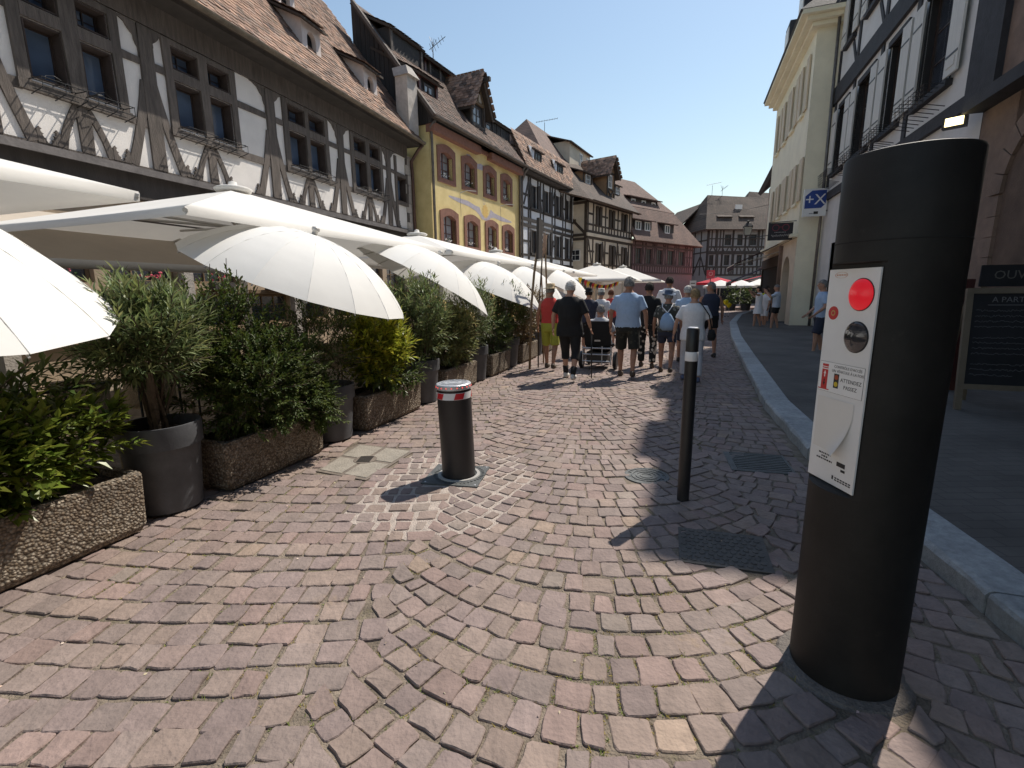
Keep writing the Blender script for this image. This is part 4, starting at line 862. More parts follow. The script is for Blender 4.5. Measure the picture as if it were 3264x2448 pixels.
for x0, x1 in ((8.0, 9.9), (4.4, 7.0)):
    r = (x1 - x0) / 2
    for k in range(11):
        t0 = math.pi * k / 11 + .01; t1 = math.pi * (k + 1) / 11 - .01; c = (x0 + r, 2.9)
        SB.board([(c[0] + q * math.cos(t), c[1] + q * math.sin(t)) for q, t in ((r + .01, t0), (r + .32, t0), (r + .32, t1), (r + .01, t1))], .05, .1, ST_arch, 'arch_stone')
    for z in range(9):
        for sg in (-1, 1): SB.part('jamb_stone', ST_arch, (x0 - .3 if sg < 0 else x1 + .01, x0 - .01 if sg < 0 else x1 + .3, -.02, .05, .1 + z * .31, .1 + z * .31 + .3))
SB.part('cornice', T_blk, (-8, 10.88, -.05, .3, 4.35, 4.55)); SB.part('eave', T_blk, (-8, 10.88, -.2, .45, 10.1, 10.3))
SB.roofslab([(-8, .5, 10.3), (10.88, .5, 10.3), (10.88, -4, 14), (-8, -4, 14)], TILE_far, .12)
SB.part('corner_post', T_blk, (10.5, 10.87, .0, .1, 4.55, 10.1))
for a in (6.2, 8.6): SB.window(a, a + 1.1, 5.6, 7.4, .03, W_frame_dk, G_dark, 2, 3, .07, .03, sub=False)
lamp = empty('wall_floodlight', S(11.05, 4.46 - .30, 4.28), ST + rad(60), 'small floodlight glowing yellow on the wall above the chalkboard', 'wall lamp')
MB().box(-.16, .16, -.05, .1, -.09, .09).build('housing', IRON, lamp); MB().box(-.12, .12, .1, .112, -.065, .065).build('lit_panel', emit('lit_lamp', (1, .82, .4), 3.5), lamp); MB().box(-.02, .02, -.32, -.05, -.02, .02).build('bracket', IRON, lamp)
# cream house
C = S(0, 3.7)
CR = Facade((C.x, C.y), 20, 'cream_house', 'tall cream plastered house with beige shutters and a wide moulded eave', sg=-1)
CS, CE = 21.2, 29.5
cu_ = [(22.15, 22.75), (24.0, 24.7), (25.75, 26.4), (27.7, 28.3)]
hol = [(a, b, 7.95, 9.75) for a, b in cu_] + [(a, b, 4.7, 6.2) for a, b in ((21.75, 22.4), (23.7, 24.4), (25.5, 26.1), (27.3, 27.9))]
CR.wall(CS, CE, 3.4, 10.6, hol, P_creamw, .2); CR.part('side_wall', P_creamw, (CS - .012, CS, -.003, -8, 0, 10.6)); CR.body(CS, CE, -.22, -8, 3.4, 10.5, DARKIN, 'house_core')
SH2 = mat('beige_shutter', (.60, .50, .36), .7, .08, 4., .2, 40., streak=(1, 1, 12))
for a, b, z, y in hol:
    CR.window(a, b, z, y, -.1, W_frame_wh, G_dark, 2, 3, .06, .03, sub=False)
    w = (b - a) * .85
    for x0 in (a - w, b): CR.part('shutter', SH2, (x0 + .01, x0 + w - .01, .02, .07, z, y))
    CR.part('sill', P_creamw, (a - .05, b + .05, 0, .1, z - .1, z - .005))
arch_wall(CR, CS, CE, 0, 3.39, [(CS + .9, CS + 2.5, 2.0)], mat('pale_stucco', (.62, .52, .40), .9, .1, 2.), name='ground_wall')
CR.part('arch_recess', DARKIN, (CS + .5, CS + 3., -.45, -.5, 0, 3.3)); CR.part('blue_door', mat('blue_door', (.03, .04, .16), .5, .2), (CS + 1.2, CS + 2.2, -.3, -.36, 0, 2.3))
CR.part('pilaster', ST_arch, (CS + 2.75, CS + 3.0, 0, .12, 0, 3.3)); CR.part('string_course', P_creamw, (CS - .1, CE, 0, .22, 3.4, 3.52)); 
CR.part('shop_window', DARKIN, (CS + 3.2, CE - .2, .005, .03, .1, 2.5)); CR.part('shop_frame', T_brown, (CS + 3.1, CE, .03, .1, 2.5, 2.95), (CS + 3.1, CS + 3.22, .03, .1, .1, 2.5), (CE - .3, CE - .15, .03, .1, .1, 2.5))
for k in range(3): CR.part('cornice', P_creamw, (CS - .25 - k * .17, CE, -8, .2 + k * .2, 10.35 + k * .14, 10.485 + k * .14))
CR.roofslab([(CS - .6, .66, 10.78), (CE, .66, 10.78), (CE, -3, 14), (CS + 2, -3, 14)], mat('slate', (.035, .035, .04), .7, .3, 6., .3, 20.), .1); CR.roofslab([(CS - .6, .66, 10.78), (CS + 2, -3, 14), (CS - .6, -7, 10.78)], MATS['slate'], .1)
for a in (CS + 1.2, CS + 4.2): CR.part('dormer', MATS['slate'], (a, a + 1.0, .3, -2, 10.8, 12.6)); CR.part('dormer_front', W_frame_wh, (a + .1, a + .9, .3, .33, 11.1, 12.4))
# darker house beyond, with the awnings
C2 = S(0, 3.55)
D2 = Facade((C2.x, C2.y), 22, 'dark_eaved_house', 'house with a dark overhanging eave beyond the cream house', sg=-1)
D2.body(29.7, 40, 0, -8, 0, 8.4, mat('plaster_tan', (.45, .36, .27), .9, .1, 2.), 'wall'); D2.roofslab([(29.6, .7, 8.2), (40, .7, 8.2), (40, -4, 12.5), (29.6, -4, 12.5)], MATS['slate'], .25)
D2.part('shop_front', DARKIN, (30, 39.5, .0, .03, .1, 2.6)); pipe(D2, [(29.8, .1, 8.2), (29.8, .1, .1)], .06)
for a in (31, 34.5): D2.window(a, a + 1.2, 4.6, 6.2, .03, W_frame_dk, G_dark, 2, 3, .07, .03, sub=False)
# ------------------------------------------------------------ planters along the terrace
M_aggr = None
def aggregate():
    m, n, l, b = nt_new('exposed_aggregate'); b.inputs['Roughness'].default_value = .8
    tc = n.new('ShaderNodeTexCoord'); vo = n.new('ShaderNodeTexVoronoi'); vo.inputs['Scale'].default_value = 62; l.new(tc.outputs['Object'], vo.inputs['Vector'])
    rp = n.new('ShaderNodeValToRGB'); l.new(vo.outputs['Color'], rp.inputs[0]); cr = rp.color_ramp
    cr.elements[0].color = (.17, .12, .08, 1); cr.elements[0].position = .1; cr.elements[1].color = (.55, .46, .35, 1); cr.elements[1].position = .9
    e = cr.elements.new(.45); e.color = (.33, .25, .17, 1); e = cr.elements.new(.7); e.color = (.40, .34, .27, 1)
    dk = n.new('ShaderNodeMapRange'); dk.inputs[1].default_value = .0; dk.inputs[2].default_value = .75; dk.inputs[3].default_value = 1.; dk.inputs[4].default_value = .35; l.new(vo.outputs['Distance'], dk.inputs[0])
    hs = n.new('ShaderNodeHueSaturation'); l.new(rp.outputs[0], hs.inputs['Color']); l.new(dk.outputs[0], hs.inputs['Value']); l.new(hs.outputs[0], b.inputs['Base Color'])
    bp = n.new('ShaderNodeBump'); bp.invert = True; bp.inputs['Strength'].default_value = 1.; bp.inputs['Distance'].default_value = .012; l.new(vo.outputs['Distance'], bp.inputs['Height']); l.new(bp.outputs[0], b.inputs['Normal'])
    return m
M_aggr = aggregate()
stain(M_aggr, 2.2, .7, 1.15, (.16, .13, .09), 3., .6)
M_soil = mat('potting_soil', (.045, .03, .02), .95, .5, 20., .8, 60.)
M_pot = mat('grey_plastic_pot', (.075, .078, .085), .55, .12, 5., .05, 60.)
stain(M_pot, 2.5, .8, 1.3, (.14, .12, .10), 5., .64)
M_bark = mat('shrub_bark', (.10, .075, .05), .9, .3, 20., .5, 60.)
def leafmat(name, col, rough=.5, transl=.3): return mat(name, col, rough, .25, 6., attr=True, transl=transl, spec=.4)
LF = {'olive': leafmat('leaf_grey_green', (.19, .24, .105)), 'yew': leafmat('leaf_dark_green', (.078, .112, .026), .6, .25), 'laurel': leafmat('leaf_yellow_green', (.33, .36, .045), .35), 'skimmia': leafmat('leaf_fresh_green', (.17, .23, .04), .35), 'dark': leafmat('leaf_deep_green', (.08, .115, .03), .4), 'varieg': leafmat('leaf_pale_green', (.26, .29, .13), .35), 'rust': leafmat('leaf_bronze', (.2, .14, .06), .4)}
def leaf(mb, p, d, up, L, Wd, fold=.25):
    d = d.normalized(); sd = d.cross(up)
    if sd.length < 1e-3: sd = d.orthogonal()
    sd = sd.normalized(); nn = sd.cross(d); m_ = p + d * L * .45 - nn * L * .05
    mb.add([p, m_ + sd * Wd / 2 + nn * Wd * fold, p + d * L - nn * L * .12, m_ - sd * Wd / 2 + nn * Wd * fold, m_], [(0, 1, 4), (1, 2, 4), (2, 3, 4), (3, 0, 4)])
def crown(name, parent, m, c, r, twigs, per, L, Wd, seed, upb=.4, tw=.22, shell=.5, box=False, stems=True, base=None, flat=1.):
    rn = random.Random(seed); mb = MB(); c = Vector(c); r = Vector(r); st = MB()
    for i in range(twigs):
        while True:
            q = Vector((rn.uniform(-1, 1), rn.uniform(-1, 1), rn.uniform(-1, 1)))
            if box:
                if max(abs(q.x), abs(q.y), abs(q.z)) > shell * rn.random(): break
            elif shell * rn.random() < q.length < 1: break
        lump = 1 + .16 * math.sin(5 * q.x + seed) * math.cos(4 * q.z + seed * 2) + .1 * math.sin(9 * q.y + q.z * 7)
        p = c + Vector((q.x * r.x, q.y * r.y, q.z * r.z)) * lump
        out = Vector((q.x, q.y, q.z * flat)).normalized() + Vector((rn.gauss(0, .35), rn.gauss(0, .35), upb + rn.gauss(0, .3)))
        out.normalize(); br0 = rn.uniform(.75, 1.2); tl = tw * rn.uniform(.6, 1.3)
        if stems and i % 3 == 0: st.tube([p - out * tl * .6, p + out * tl], .0035, 4, False)
        for k in range(per):
            t = k / per; pp = p + out * tl * (t - .25); ang = k * 2.4 + rn.random()
            o1 = out.orthogonal().normalized(); o2 = out.cross(o1); sd = o1 * math.cos(ang) + o2 * math.sin(ang)
            d = sd * (1.0 - .5 * t) + out * (.45 + .6 * t) + Vector((0, 0, .05))
            br = br0 * rn.uniform(.7, 1.25); tip = 1 + .5 * max(0, t - .6)
            mb.cc = (br * tip * rn.uniform(.85, 1.15), br * (1 + .15 * max(0, t - .6)), br * rn.uniform(.8, 1.1))
            leaf(mb, pp, d, Vector((0, 0, 1)), L * rn.uniform(.7, 1.2), Wd * rn.uniform(.75, 1.15))
    o = mb.build(name, m, parent); tag(o, kind='stuff')
    if stems and base is not None:
        for i in range(7):
            a = rn.uniform(0, 6.28); e = c + Vector((math.cos(a) * r.x * .55, math.sin(a) * r.y * .55, rn.uniform(-.1, .5) * r.z)); b0 = Vector(base) + Vector((rn.uniform(-.05, .05), rn.uniform(-.05, .05), 0))
            st.tube([b0, b0.lerp(e, .5) + Vector((rn.uniform(-.05, .05), rn.uniform(-.05, .05), .05)), e], [.012, .009, .004], 5, False)
    if st.v: tag(st.build('twigs', M_bark, parent), kind='stuff')
    return o
def trough(s0, s1, label, plants, n0=-3.2, h=.4, w=.45, group='stone planter troughs along the terrace', seed=0):
    L = s1 - s0; e = empty('planter_trough', S((s0 + s1) / 2, n0 - w / 2), ST, label, 'planter', group)
    mb = MB(); a, b = L / 2, w / 2; t = .05
    rect = lambda x, y, z, r=.02: [(sx * (x - (r if k else 0)), sy * (y - (0 if k else r)), z) for sx, sy, ks in ((-1, -1, (0, 1)), (1, -1, (1, 0)), (1, 1, (0, 1)), (-1, 1, (1, 0))) for k in ks]
    mb.loft([rect(a - .03, b - .03, .015), rect(a - .01, b - .015, .05), rect(a, b, h - .02), rect(a - .008, b - .008, h), rect(a - t, b - t, h), rect(a - t - .01, b - t - .01, h - .07)], True)
    mb.build('trough', M_aggr, e); MB().box(-a + t + .005, a - t - .005, -b + t + .005, b - t - .005, h - .1, h - .045).build('soil', M_soil, e)
    plants(e, L, h)
    return e
def pot(s, n, label, r=.25, h=.6, plants=None, tilt=0.):
    e = empty('potted_shrub', S(s, n), ST, label, 'potted plant', 'round grey pots along the terrace')
    mb = MB(); mb.lathe([(r * .8, .012), (r * .84, .02), (r * .97, h * .74), (r * .98, h * .75), (r * 1.05, h * .757), (r * 1.06, h - .015), (r * 1.05, h), (r * .98, h), (r * .93, h - .1)], 36); mb.build('pot', M_pot, e, auto=40)
    MB().lathe([(0, h - .085), (r * .94, h - .08)], 24, cap=False).build('soil', M_soil, e)
    if plants: plants(e, r, h)
    return e
def stems(e, r, h, top, seed, k=3):
    rn = random.Random(seed); mb = MB()
    for i in range(k):
        x, y = rn.uniform(-.06, .06), rn.uniform(-.06, .06); mb.tube([(x, y, h - .1), (x * 1.5 + rn.uniform(-.03, .03), y * 1.5, (h + top) / 2), (x * 2.5, y * 2.5, top)], [.02, .017, .012], 6)
        mb.build('trunk', M_bark, e); mb = MB()
trough(.35, 1.92, 'pebble faced trough with fresh green leafy shrub, nearest on the left edge', lambda e, L, h: (
    crown('foliage', e, LF['skimmia'], (.1, -.05, .66), (.66, .24, .27), 340, 13, .078, .044, 1, .5, .16, .3, base=(0, 0, .35)),
    crown('foliage', e, LF['dark'], (.0, .05, .95), (.7, .2, .25), 90, 10, .09, .035, 2, .4, .2, .3, base=(0, 0, .35))))
pot(2.21, -3.44, 'large grey pot with a tall narrow leaved olive green shrub, first pot from the left', .24, .63, lambda e, r, h: (stems(e, r, h, 1.0, 4, 5), crown('foliage', e, LF['olive'], (-.02, .02, 1.2), (.33, .33, .31), 360, 15, .095, .018, 5, .9, .2, .35, base=(0, 0, .55))))
trough(2.5, 3.55, 'pebble faced trough under a dense dark green bush spilling forward', lambda e, L, h: (
    crown('foliage', e, LF['yew'], (-.02, -.08, .78), (.56, .36, .42), 900, 16, .045, .022, 7, .35, .13, .45), crown('foliage', e, LF['yew'], (-.15, .18, 1.15), (.5, .25, .42), 380, 15, .045, .022, 8, .8, .2, .3), crown('foliage', e, LF['yew'], (.42, -.22, .5), (.2, .2, .25), 200, 15, .045, .022, 9, .2, .12, .3)), seed=2)
pot(3.93, -3.46, 'grey pot half covered by the dark bush beside it', .25, .58, lambda e, r, h: crown('foliage', e, LF['dark'], (.05, .1, 1.05), (.38, .36, .48), 260, 12, .06, .018, 10, .7, .22, .3))
trough(4.2, 5.36, 'pebble faced trough with glossy yellow green laurel', lambda e, L, h: (
    crown('foliage', e, LF['laurel'], (-.06, -.04, .86), (.40, .3, .38), 320, 12, .10, .038, 12, .8, .2, .35, base=(0, 0, .35)), crown('foliage', e, LF['dark'], (.1, -.1, .55), (.5, .26, .22), 110, 10, .08, .03, 13, .4, .16, .3)))
pot(5.75, -3.44, 'grey pot with a blue green oleander behind the striped bollard', .25, .6, lambda e, r, h: (stems(e, r, h, .8, 14), crown('foliage', e, LF['olive'], (0, .05, 1.12), (.44, .4, .52), 380, 14, .095, .024, 15, .8, .22, .35, base=(0, 0, .55))))
trough(6.05, 7.15, 'stone trough with pale variegated laurel, left of the third tall pot', lambda e, L, h: crown('foliage', e, LF['varieg'], (.05, 0, .82), (.52, .3, .42), 320, 12, .09, .038, 17, .6, .18, .35, base=(0, 0, .35)))
pot(7.5, -3.44, 'grey pot with slim mid green shrub under the third round parasol', .25, .6, lambda e, r, h: crown('foliage', e, LF['olive'], (0, 0, 1.12), (.36, .34, .5), 240, 12, .08, .018, 19, .9, .2, .3, base=(0, 0, .5)))
trough(7.8, 8.75, 'darker grey stone trough between two tall grey pots', lambda e, L, h: crown('foliage', e, LF['dark'], (.1, 0, .7), (.5, .3, .36), 200, 11, .08, .026, 21, .6, .2, .3, base=(0, 0, .35)))
pot(9.15, -3.44, 'grey pot with a dark pointed leaf shrub beyond the darker trough', .25, .58, lambda e, r, h: crown('foliage', e, LF['dark'], (0, 0, 1.1), (.46, .4, .5), 250, 11, .11, .026, 23, .7, .22, .3, base=(0, 0, .5)))
trough(9.5, 10.6, 'tan stone trough with bronze leaves beside the man in red', lambda e, L, h: crown('foliage', e, LF['rust'], (0, 0, .85), (.56, .3, .46), 240, 11, .07, .026, 25, .5, .18, .3, base=(0, 0, .35)))
pot(10.95, -3.44, 'furthest grey pot with bronze green shrub', .24, .58, lambda e, r, h: crown('foliage', e, LF['rust'], (0, 0, 1.05), (.4, .36, .45), 160, 11, .07, .024, 27, .6, .2, .3, base=(0, 0, .5)))
trough(11.3, 12.5, 'last stone trough of the planter row, mostly hidden by walkers', lambda e, L, h: crown('foliage', e, LF['dark'], (0, 0, .8), (.56, .3, .4), 140, 10, .08, .03, 29, .6, .2, .3))
# ------------------------------------------------------------ round tilted parasols
M_canvas = mat('white_canvas', (.86, .85, .82), .85, .035, 1.5, .12, 6., transl=.2)
M_canvas2 = mat('offwhite_canvas', (.80, .78, .74), .85, .04, 1.2, .06, 30., transl=.18)
M_pole = mat('parasol_metal', (.55, .53, .5), .45, .1, 5., metal=.2)
M_pole_dk = mat('parasol_pole_dark', (.1, .09, .085), .5, .2, 5.)
M_conc = mat('concrete_base', (.3, .29, .27), .9, .2, 6., .4, 40.)
def round_parasol(s, n, z, R_, label, tilt, az, hgt=.56, N=16, twist=0.):
    e = empty('round_parasol', S(s, n), 0, label, 'parasol', 'round white tilted parasols')
    tv = Vector((math.sin(rad(az)), math.cos(rad(az)), 0)); ax = (Vector((0, 0, 1)) * math.cos(rad(tilt)) + tv * math.sin(rad(tilt))).normalized()
    u = ax.orthogonal().normalized(); w = ax.cross(u); ctr = Vector((0, 0, z)); u, w = u * math.cos(twist) + w * math.sin(twist), w * math.cos(twist) - u * math.sin(twist)
    J = 18; sub = 4; Rs = (R_ * R_ + hgt * hgt) / (2 * hgt); am = math.asin(R_ / Rs); mb = MB(); vs = []; cnt = N * sub; rn = random.Random(int(s * 10))
    puck = [rn.uniform(-1, 1) for _ in range(N)]
    for j in range(J + 1):
        f = j / J; prof = (Rs * math.cos(am * f) - Rs + hgt) / hgt
        for k in range(cnt):
            g = (k % sub) / sub; th = 2 * math.pi * k / cnt; gi = k // sub
            ch = math.cos(math.pi / N) / math.cos((g - .5) * 2 * math.pi / N)       # straight chord between ribs
            sag = 1 - .018 * math.sin(math.pi * g) * math.sin(math.pi * f) 
            pk = .006 * math.sin(f * 46 + gi) * puck[gi] * math.sin(math.pi * g) * math.sin(math.pi * f)
            rr = Rs * math.sin(am * f) * ch * sag
            hh = hgt * prof + pk
            vs.append(ctr + u * rr * math.cos(th) + w * rr * math.sin(th) + ax * hh)
    fs = [(j*cnt+k, j*cnt+(k+1)%cnt, (j+1)*cnt+(k+1)%cnt, (j+1)*cnt+k) for j in range(1, J) for k in range(cnt)]
    fs += [(0, cnt + k, cnt + (k + 1) % cnt) for k in range(cnt)]
    mb.add(vs, fs); can = mb.build('canopy', M_canvas, e, auto=16)
    rb = MB()
    for k in range(N):
        th = 2 * math.pi * k / N; pts = [ctr + (u * math.cos(th) + w * math.sin(th)) * Rs * math.sin(am * f) + ax * (Rs * math.cos(am * f) - Rs + hgt - .018) for f in (.1, .4, .7, 1.)]
        MB().tube(pts, .007, 4).build('rib', M_pole, e)
        sm = [ctr + (u * math.cos(th) + w * math.sin(th)) * Rs * math.sin(am * f) * math.cos(math.pi / N) / math.cos(math.pi / N) + ax * (Rs * math.cos(am * f) - Rs + hgt + .002) for f in (.06, .2, .35, .5, .65, .8, .9, 1.)]
        MB().tube(sm, .0022, 4).build('seam', M_canvas, e)
    top = ctr + ax * hgt; MB().tube([top - ax * .03, top + ax * .035, top + ax * .045, top + ax * .075, top + ax * .085], [.03, .03, .042, .04, .012], 10).build('finial', M_pole, e, smooth=True)
    MB().tube([top, ctr + ax * .05, Vector((0, 0, z - .25)), Vector((0, 0, .05))], .02, 8).build('pole', M_pole, e, smooth=True)
    MB().lathe([(.02, .0), (.25, .0), (.25, .07), (.05, .1), (.03, .28), (.0, .28)], 20).build('base', M_conc, e)
    return e
round_parasol(.8, -3.95, 1.64, 1.4, 'round white parasol cut off by the left edge, lowest and nearest', 16, 92, .58)
round_parasol(4.22, -3.95, 1.63, 1.15, 'large domed white parasol with a knob on top, second from the left', 21, 92, .52, 16, .1)
round_parasol(6.85, -3.95, 1.63, 1.13, 'steeply tilted round white parasol, third from the left', 29, 72, .5, 16, .3)
round_parasol(9.5, -3.95, 1.55, 1.18, 'round white parasol with small knob, fourth from the left', 22, 95, .52, 16, .5)
round_parasol(12.1, -4.05, 1.58, 1.2, 'round white parasol beside the carved wooden poles', 24, 85, .52, 16, .2)
round_parasol(15.6, -4.1, 1.6, 1.3, 'furthest round white parasol behind the walkers heads', 24, 90, .55, 16, .4)
# ------------------------------------------------------------ square cantilever parasols
def square_parasol(s, n, hs, hn, zh, ze_, label, bars=True):
    e = empty('square_parasol', S(s, n), ST, label, 'parasol', 'large square parasols over the terrace')
    c = Vector((0, 0, zh)); cs = [Vector((-hs, -hn, ze_)), Vector((hs, -hn, ze_)), Vector((hs, hn, ze_)), Vector((-hs, hn, ze_))]
    for k in range(4):
        a, b = cs[k], cs[(k + 1) % 4]; J = 8; vs = []; fs = []; idx = {}
        for j in range(J + 1):
            for i in range(j + 1):
                t = j / J; q = c.lerp(a, t).lerp(c.lerp(b, t), i / j if j else 0)
                w_ = math.sin(math.pi * (i / j if j else 0)) * t * (1.0)
                q = q - Vector((0, 0, .05 * w_ * math.sin(math.pi * min(1, t * 1.0)) )) 
                inw = (c - (a + b) / 2); inw.z = 0; q = q + inw.normalized() * .05 * w_ * (t ** 3)
                idx[j, i] = len(vs); vs.append(q)
        for j in range(J):
            for i in range(j + 1):
                fs.append((idx[j, i], idx[j+1, i], idx[j+1, i+1]))
                if i < j: fs.append((idx[j, i], idx[j+1, i+1], idx[j, i+1]))
        for i in range(J):   # hem
            p, q = vs[idx[J, i]], vs[idx[J, i+1]]; o = len(vs); vs += [p - Vector((0, 0, .07)), q - Vector((0, 0, .07))]; fs.append((idx[J, i], o, o + 1, idx[J, i+1]))
        MB().add(vs, fs).build('canvas_panel', M_canvas2, e, smooth=True)
        MB().tube([c - Vector((0, 0, .06)), a - Vector((0, 0, .03))], .022, 6).build('corner_arm', M_pole, e)
        m_ = (a + b) / 2; MB().tube([c - Vector((0, 0, .5)), c.lerp(m_, .55) - Vector((0, 0, .1))], .016, 6).build('strut', M_pole, e)
        MB().tube([c - Vector((0, 0, .5)), c.lerp(a, .5) - Vector((0, 0, .08))], .018, 6).build('strut', M_pole, e)
        MB().tube([c.lerp(a, .5) - Vector((0, 0, .08)), c.lerp(b, .5) - Vector((0, 0, .08))], .012, 6).build('brace', M_pole_dk, e)
    MB().lathe([(.22, -.03), (.24, .01), (.2, .03), (.06, .05), (.05, .1), (0, .12)], 18, c).build('cap', M_canvas2, e, smooth=True)
    MB().tube([c, (0, 0, .05)], .045, 10).build('post', M_pole, e, smooth=True); MB().box(-.4, .4, -.4, .4, 0.005, .07).build('base', M_conc, e)
    return e
square_parasol(.35, -6.0, 2.3, 2.05, 2.9, 2.27, 'square off white parasol whose corner arm points right, top left')
square_parasol(5.3, -6.0, 2.3, 2.05, 2.92, 2.22, 'broad square off white parasol with hub in front of the carved beams')
square_parasol(10.15, -6.0, 2.3, 2.05, 2.82, 2.22, 'square off white parasol ending at the yellow house corner')
square_parasol(15.05, -6.0, 2.3, 2.05, 2.8, 2.2, 'square off white parasol in front of the yellow house windows')
square_parasol(19.9, -6.0, 2.3, 2.05, 2.8, 2.2, 'square off white parasol before the black and white house')
square_parasol(27.5, -4.9, 2.4, 2.4, 2.95, 2.05, 'pyramid shaped white market canopy above the wheelchair group')
square_parasol(31.0, -3.9, 2.4, 2.4, 2.95, 2.05, 'white market canopy with its peak right of the wheelchair group')
# facade awning with a grey roller tube and front cloth
aw = empty('terrace_awning', S(4.6, -7.0), ST, 'beige awning cloth with a grey roller tube hanging under the parasols', 'awning')
mb = MB(); mb.prism([(-2.4, 1.3, 2.62), (1.05, 1.3, 2.62), (1.05, -.2, 1.92), (-2.4, -.2, 1.92)], (0, 0, .012)); mb.build('awning_cloth', mat('beige_awning', (.55, .48, .40), .9, .06, 2., transl=.25), aw)
MB().tube([(-2.45, -.25, 1.87), (1.1, -.25, 1.87)], .055, 12).build('roller_tube', mat('grey_tube', (.5, .5, .5), .5, .1), aw, smooth=True)
for x in (-2.3, .95): MB().tube([(x, 1.35, 2.2), (x, .5, 2.35), (x, -.22, 1.9)], .02, 6).build('awning_arm', M_pole, aw)
# low railing behind the pots, table and chairs on the terrace
rl = empty('iron_railing', S(.4, -3.82), ST, 'low black iron railing behind the first pot', 'railing')
for i in range(22): MB().tube([(i * .15, 0, .02), (i * .15, 0, .92)], .009, 6).build('bar', IRON, rl)
for z in (.12, .9): MB().tube([(-.05, 0, z), (3.25, 0, z)], .012, 6).build('rail', IRON, rl)
def table(s, n, label):
    e = empty('terrace_table', S(s, n), ST, label, 'table', 'terrace tables'); MB().box(-.4, .4, -.35, .35, .71, .74).build('tabletop', mat('pale_tabletop', (.62, .57, .50), .5, .1), e)
    MB().tube([(0, 0, .02), (0, 0, .71)], .035, 8).build('column', IRON, e); MB().lathe([(.25, .005), (.25, .02), (.04, .05)], 16).build('foot', IRON, e)
M_wick = mat('wicker', (.25, .19, .12), .8, .3, 60., .8, 90.)
def chair(s, n, rz, label):
    e = empty('wicker_chair', S(s, n), ST + rz, label, 'chair', 'wicker terrace chairs'); MB().box(-.24, .24, -.24, .24, .42, .47).build('seat', M_wick, e)
    pts = [(.27 * math.cos(t), .27 * math.sin(t), .78) for t in [math.pi * k / 10 for k in range(11)]]; mb = MB(); mb.tube(pts, .02, 6); mb.build('back_rim', M_wick, e)
    mb = MB(); mb.add([(x, y, z) for x, y, _ in pts for z in (.47, .78)], [(2*i, 2*i+2, 2*i+3, 2*i+1) for i in range(10)]); mb.build('backrest', M_wick, e)
    for x in (-.2, .2):
        for y in (-.2, .2): MB().tube([(x, y, 0), (x, y, .43)], .015, 6).build('leg', M_wick, e)
for i, (s_, n_) in enumerate(((1.6, -4.7), (4.0, -5.0), (6.6, -4.9), (9.2, -5.0))):
    table(s_, n_, ['pale table glimpsed behind the first trough', 'pale table hidden behind the dark bush', 'pale table under the third round parasol', 'pale table under the fourth round parasol'][i])
    chair(s_ + .75, n_, -1.57, ['wicker chair behind the tall olive shrub', 'wicker chair right of the table behind the dark bush', 'wicker chair right of the table under the third parasol', 'wicker chair right of the fourth parasol table'][i])
    chair(s_ - .75, n_, 1.57, ['wicker chair behind the nearest trough', 'wicker chair left of the table behind the dark bush', 'wicker chair left of the table under the third parasol', 'wicker chair left of the fourth parasol table'][i])
# ------------------------------------------------------------ street furniture
M_blk = mat('black_powder_coat', (.018, .017, .018), .42, .15, 8., .08, 220.)
M_post = mat('anthracite_coat', (.017, .016, .0148), .58, .25, 3., .06, 260., spec=.28)
stain(M_post, 4., .75, 1.25, (.045, .04, .034), 7., .63); stain(M_blk, 5., .8, 1.2, (.04, .036, .03), 9., .66)
M_white = mat('white_panel', (.74, .74, .73), .4, .04, 5.)
M_redp = mat('signal_red', (.55, .02, .03), .4, .1); M_refl = mat('white_reflective', (.75, .75, .76), .35, .05)
# retractable bollard
bo = empty('retractable_bollard', (-.45, 3.8, 0), 0, 'black retractable bollard with red and white band in the middle of the street', 'bollard')
bo.rotation_euler = (0, rad(-1.6), 0)
R0 = .137
MB().lathe([(R0, .0), (R0, .66), (R0 + .001, .668)], 48, cap=False).build('shaft', M_blk, bo, smooth=True)
bz0, bz1 = .668, .722
MB().lathe([(R0 + .002, bz0), (R0 + .002, bz1)], 48, cap=False).build('white_band', M_refl, bo, smooth=True)
for k in range(5):
    t0 = 2 * math.pi * k / 5 + 3.55; mb = MB(); n = 8; w = .55; vs = []
    for i in range(n + 1):
        t = t0 + w * i / n; vs += [((R0 + .0035) * math.cos(t), (R0 + .0035) * math.sin(t), bz0 + .003), ((R0 + .0035) * math.cos(t + .12), (R0 + .0035) * math.sin(t + .12), bz1 - .003)]
    mb.add(vs, [(2*i, 2*i+2, 2*i+3, 2*i+1) for i in range(n)]); mb.build('red_patch', M_redp, bo)
MB().lathe([(R0 - .004, .722), (R0 - .004, .742)], 48, cap=False).build('dark_groove', M_blk, bo)
M_alu = mat('cast_aluminium', (.55, .56, .58), .4, .1, 20., .25, 60., metal=.5)
MB().lathe([(R0 + .001, .742), (R0 + .004, .746), (R0 + .004, .778), (R0 - .002, .784), (R0 - .02, .787), (0, .788)], 48, cap=False).build('head', M_alu, bo, auto=35)
for k in range(20): 
    t = 2 * math.pi * k / 20; link_copy(bpy.data.meshes.get('led') or MB().lathe([(0, 0), (.006, 0), (.005, .004), (0, .005)], 8).mesh('led', emit('red_led', (1, .12, .1), .7)), 'led', bo, ((R0 + .003) * math.cos(t), (R0 + .003) * math.sin(t), .762), (0, rad(90), t))
for k, r in enumerate((.04, .075, .105)): MB().lathe([(r, .7875), (r, .7905), (r + .008, .7905), (r + .008, .7875)], 36, cap=False).build('head_ring', mat('head_relief', (.4, .41, .43), .5, metal=.4), bo)
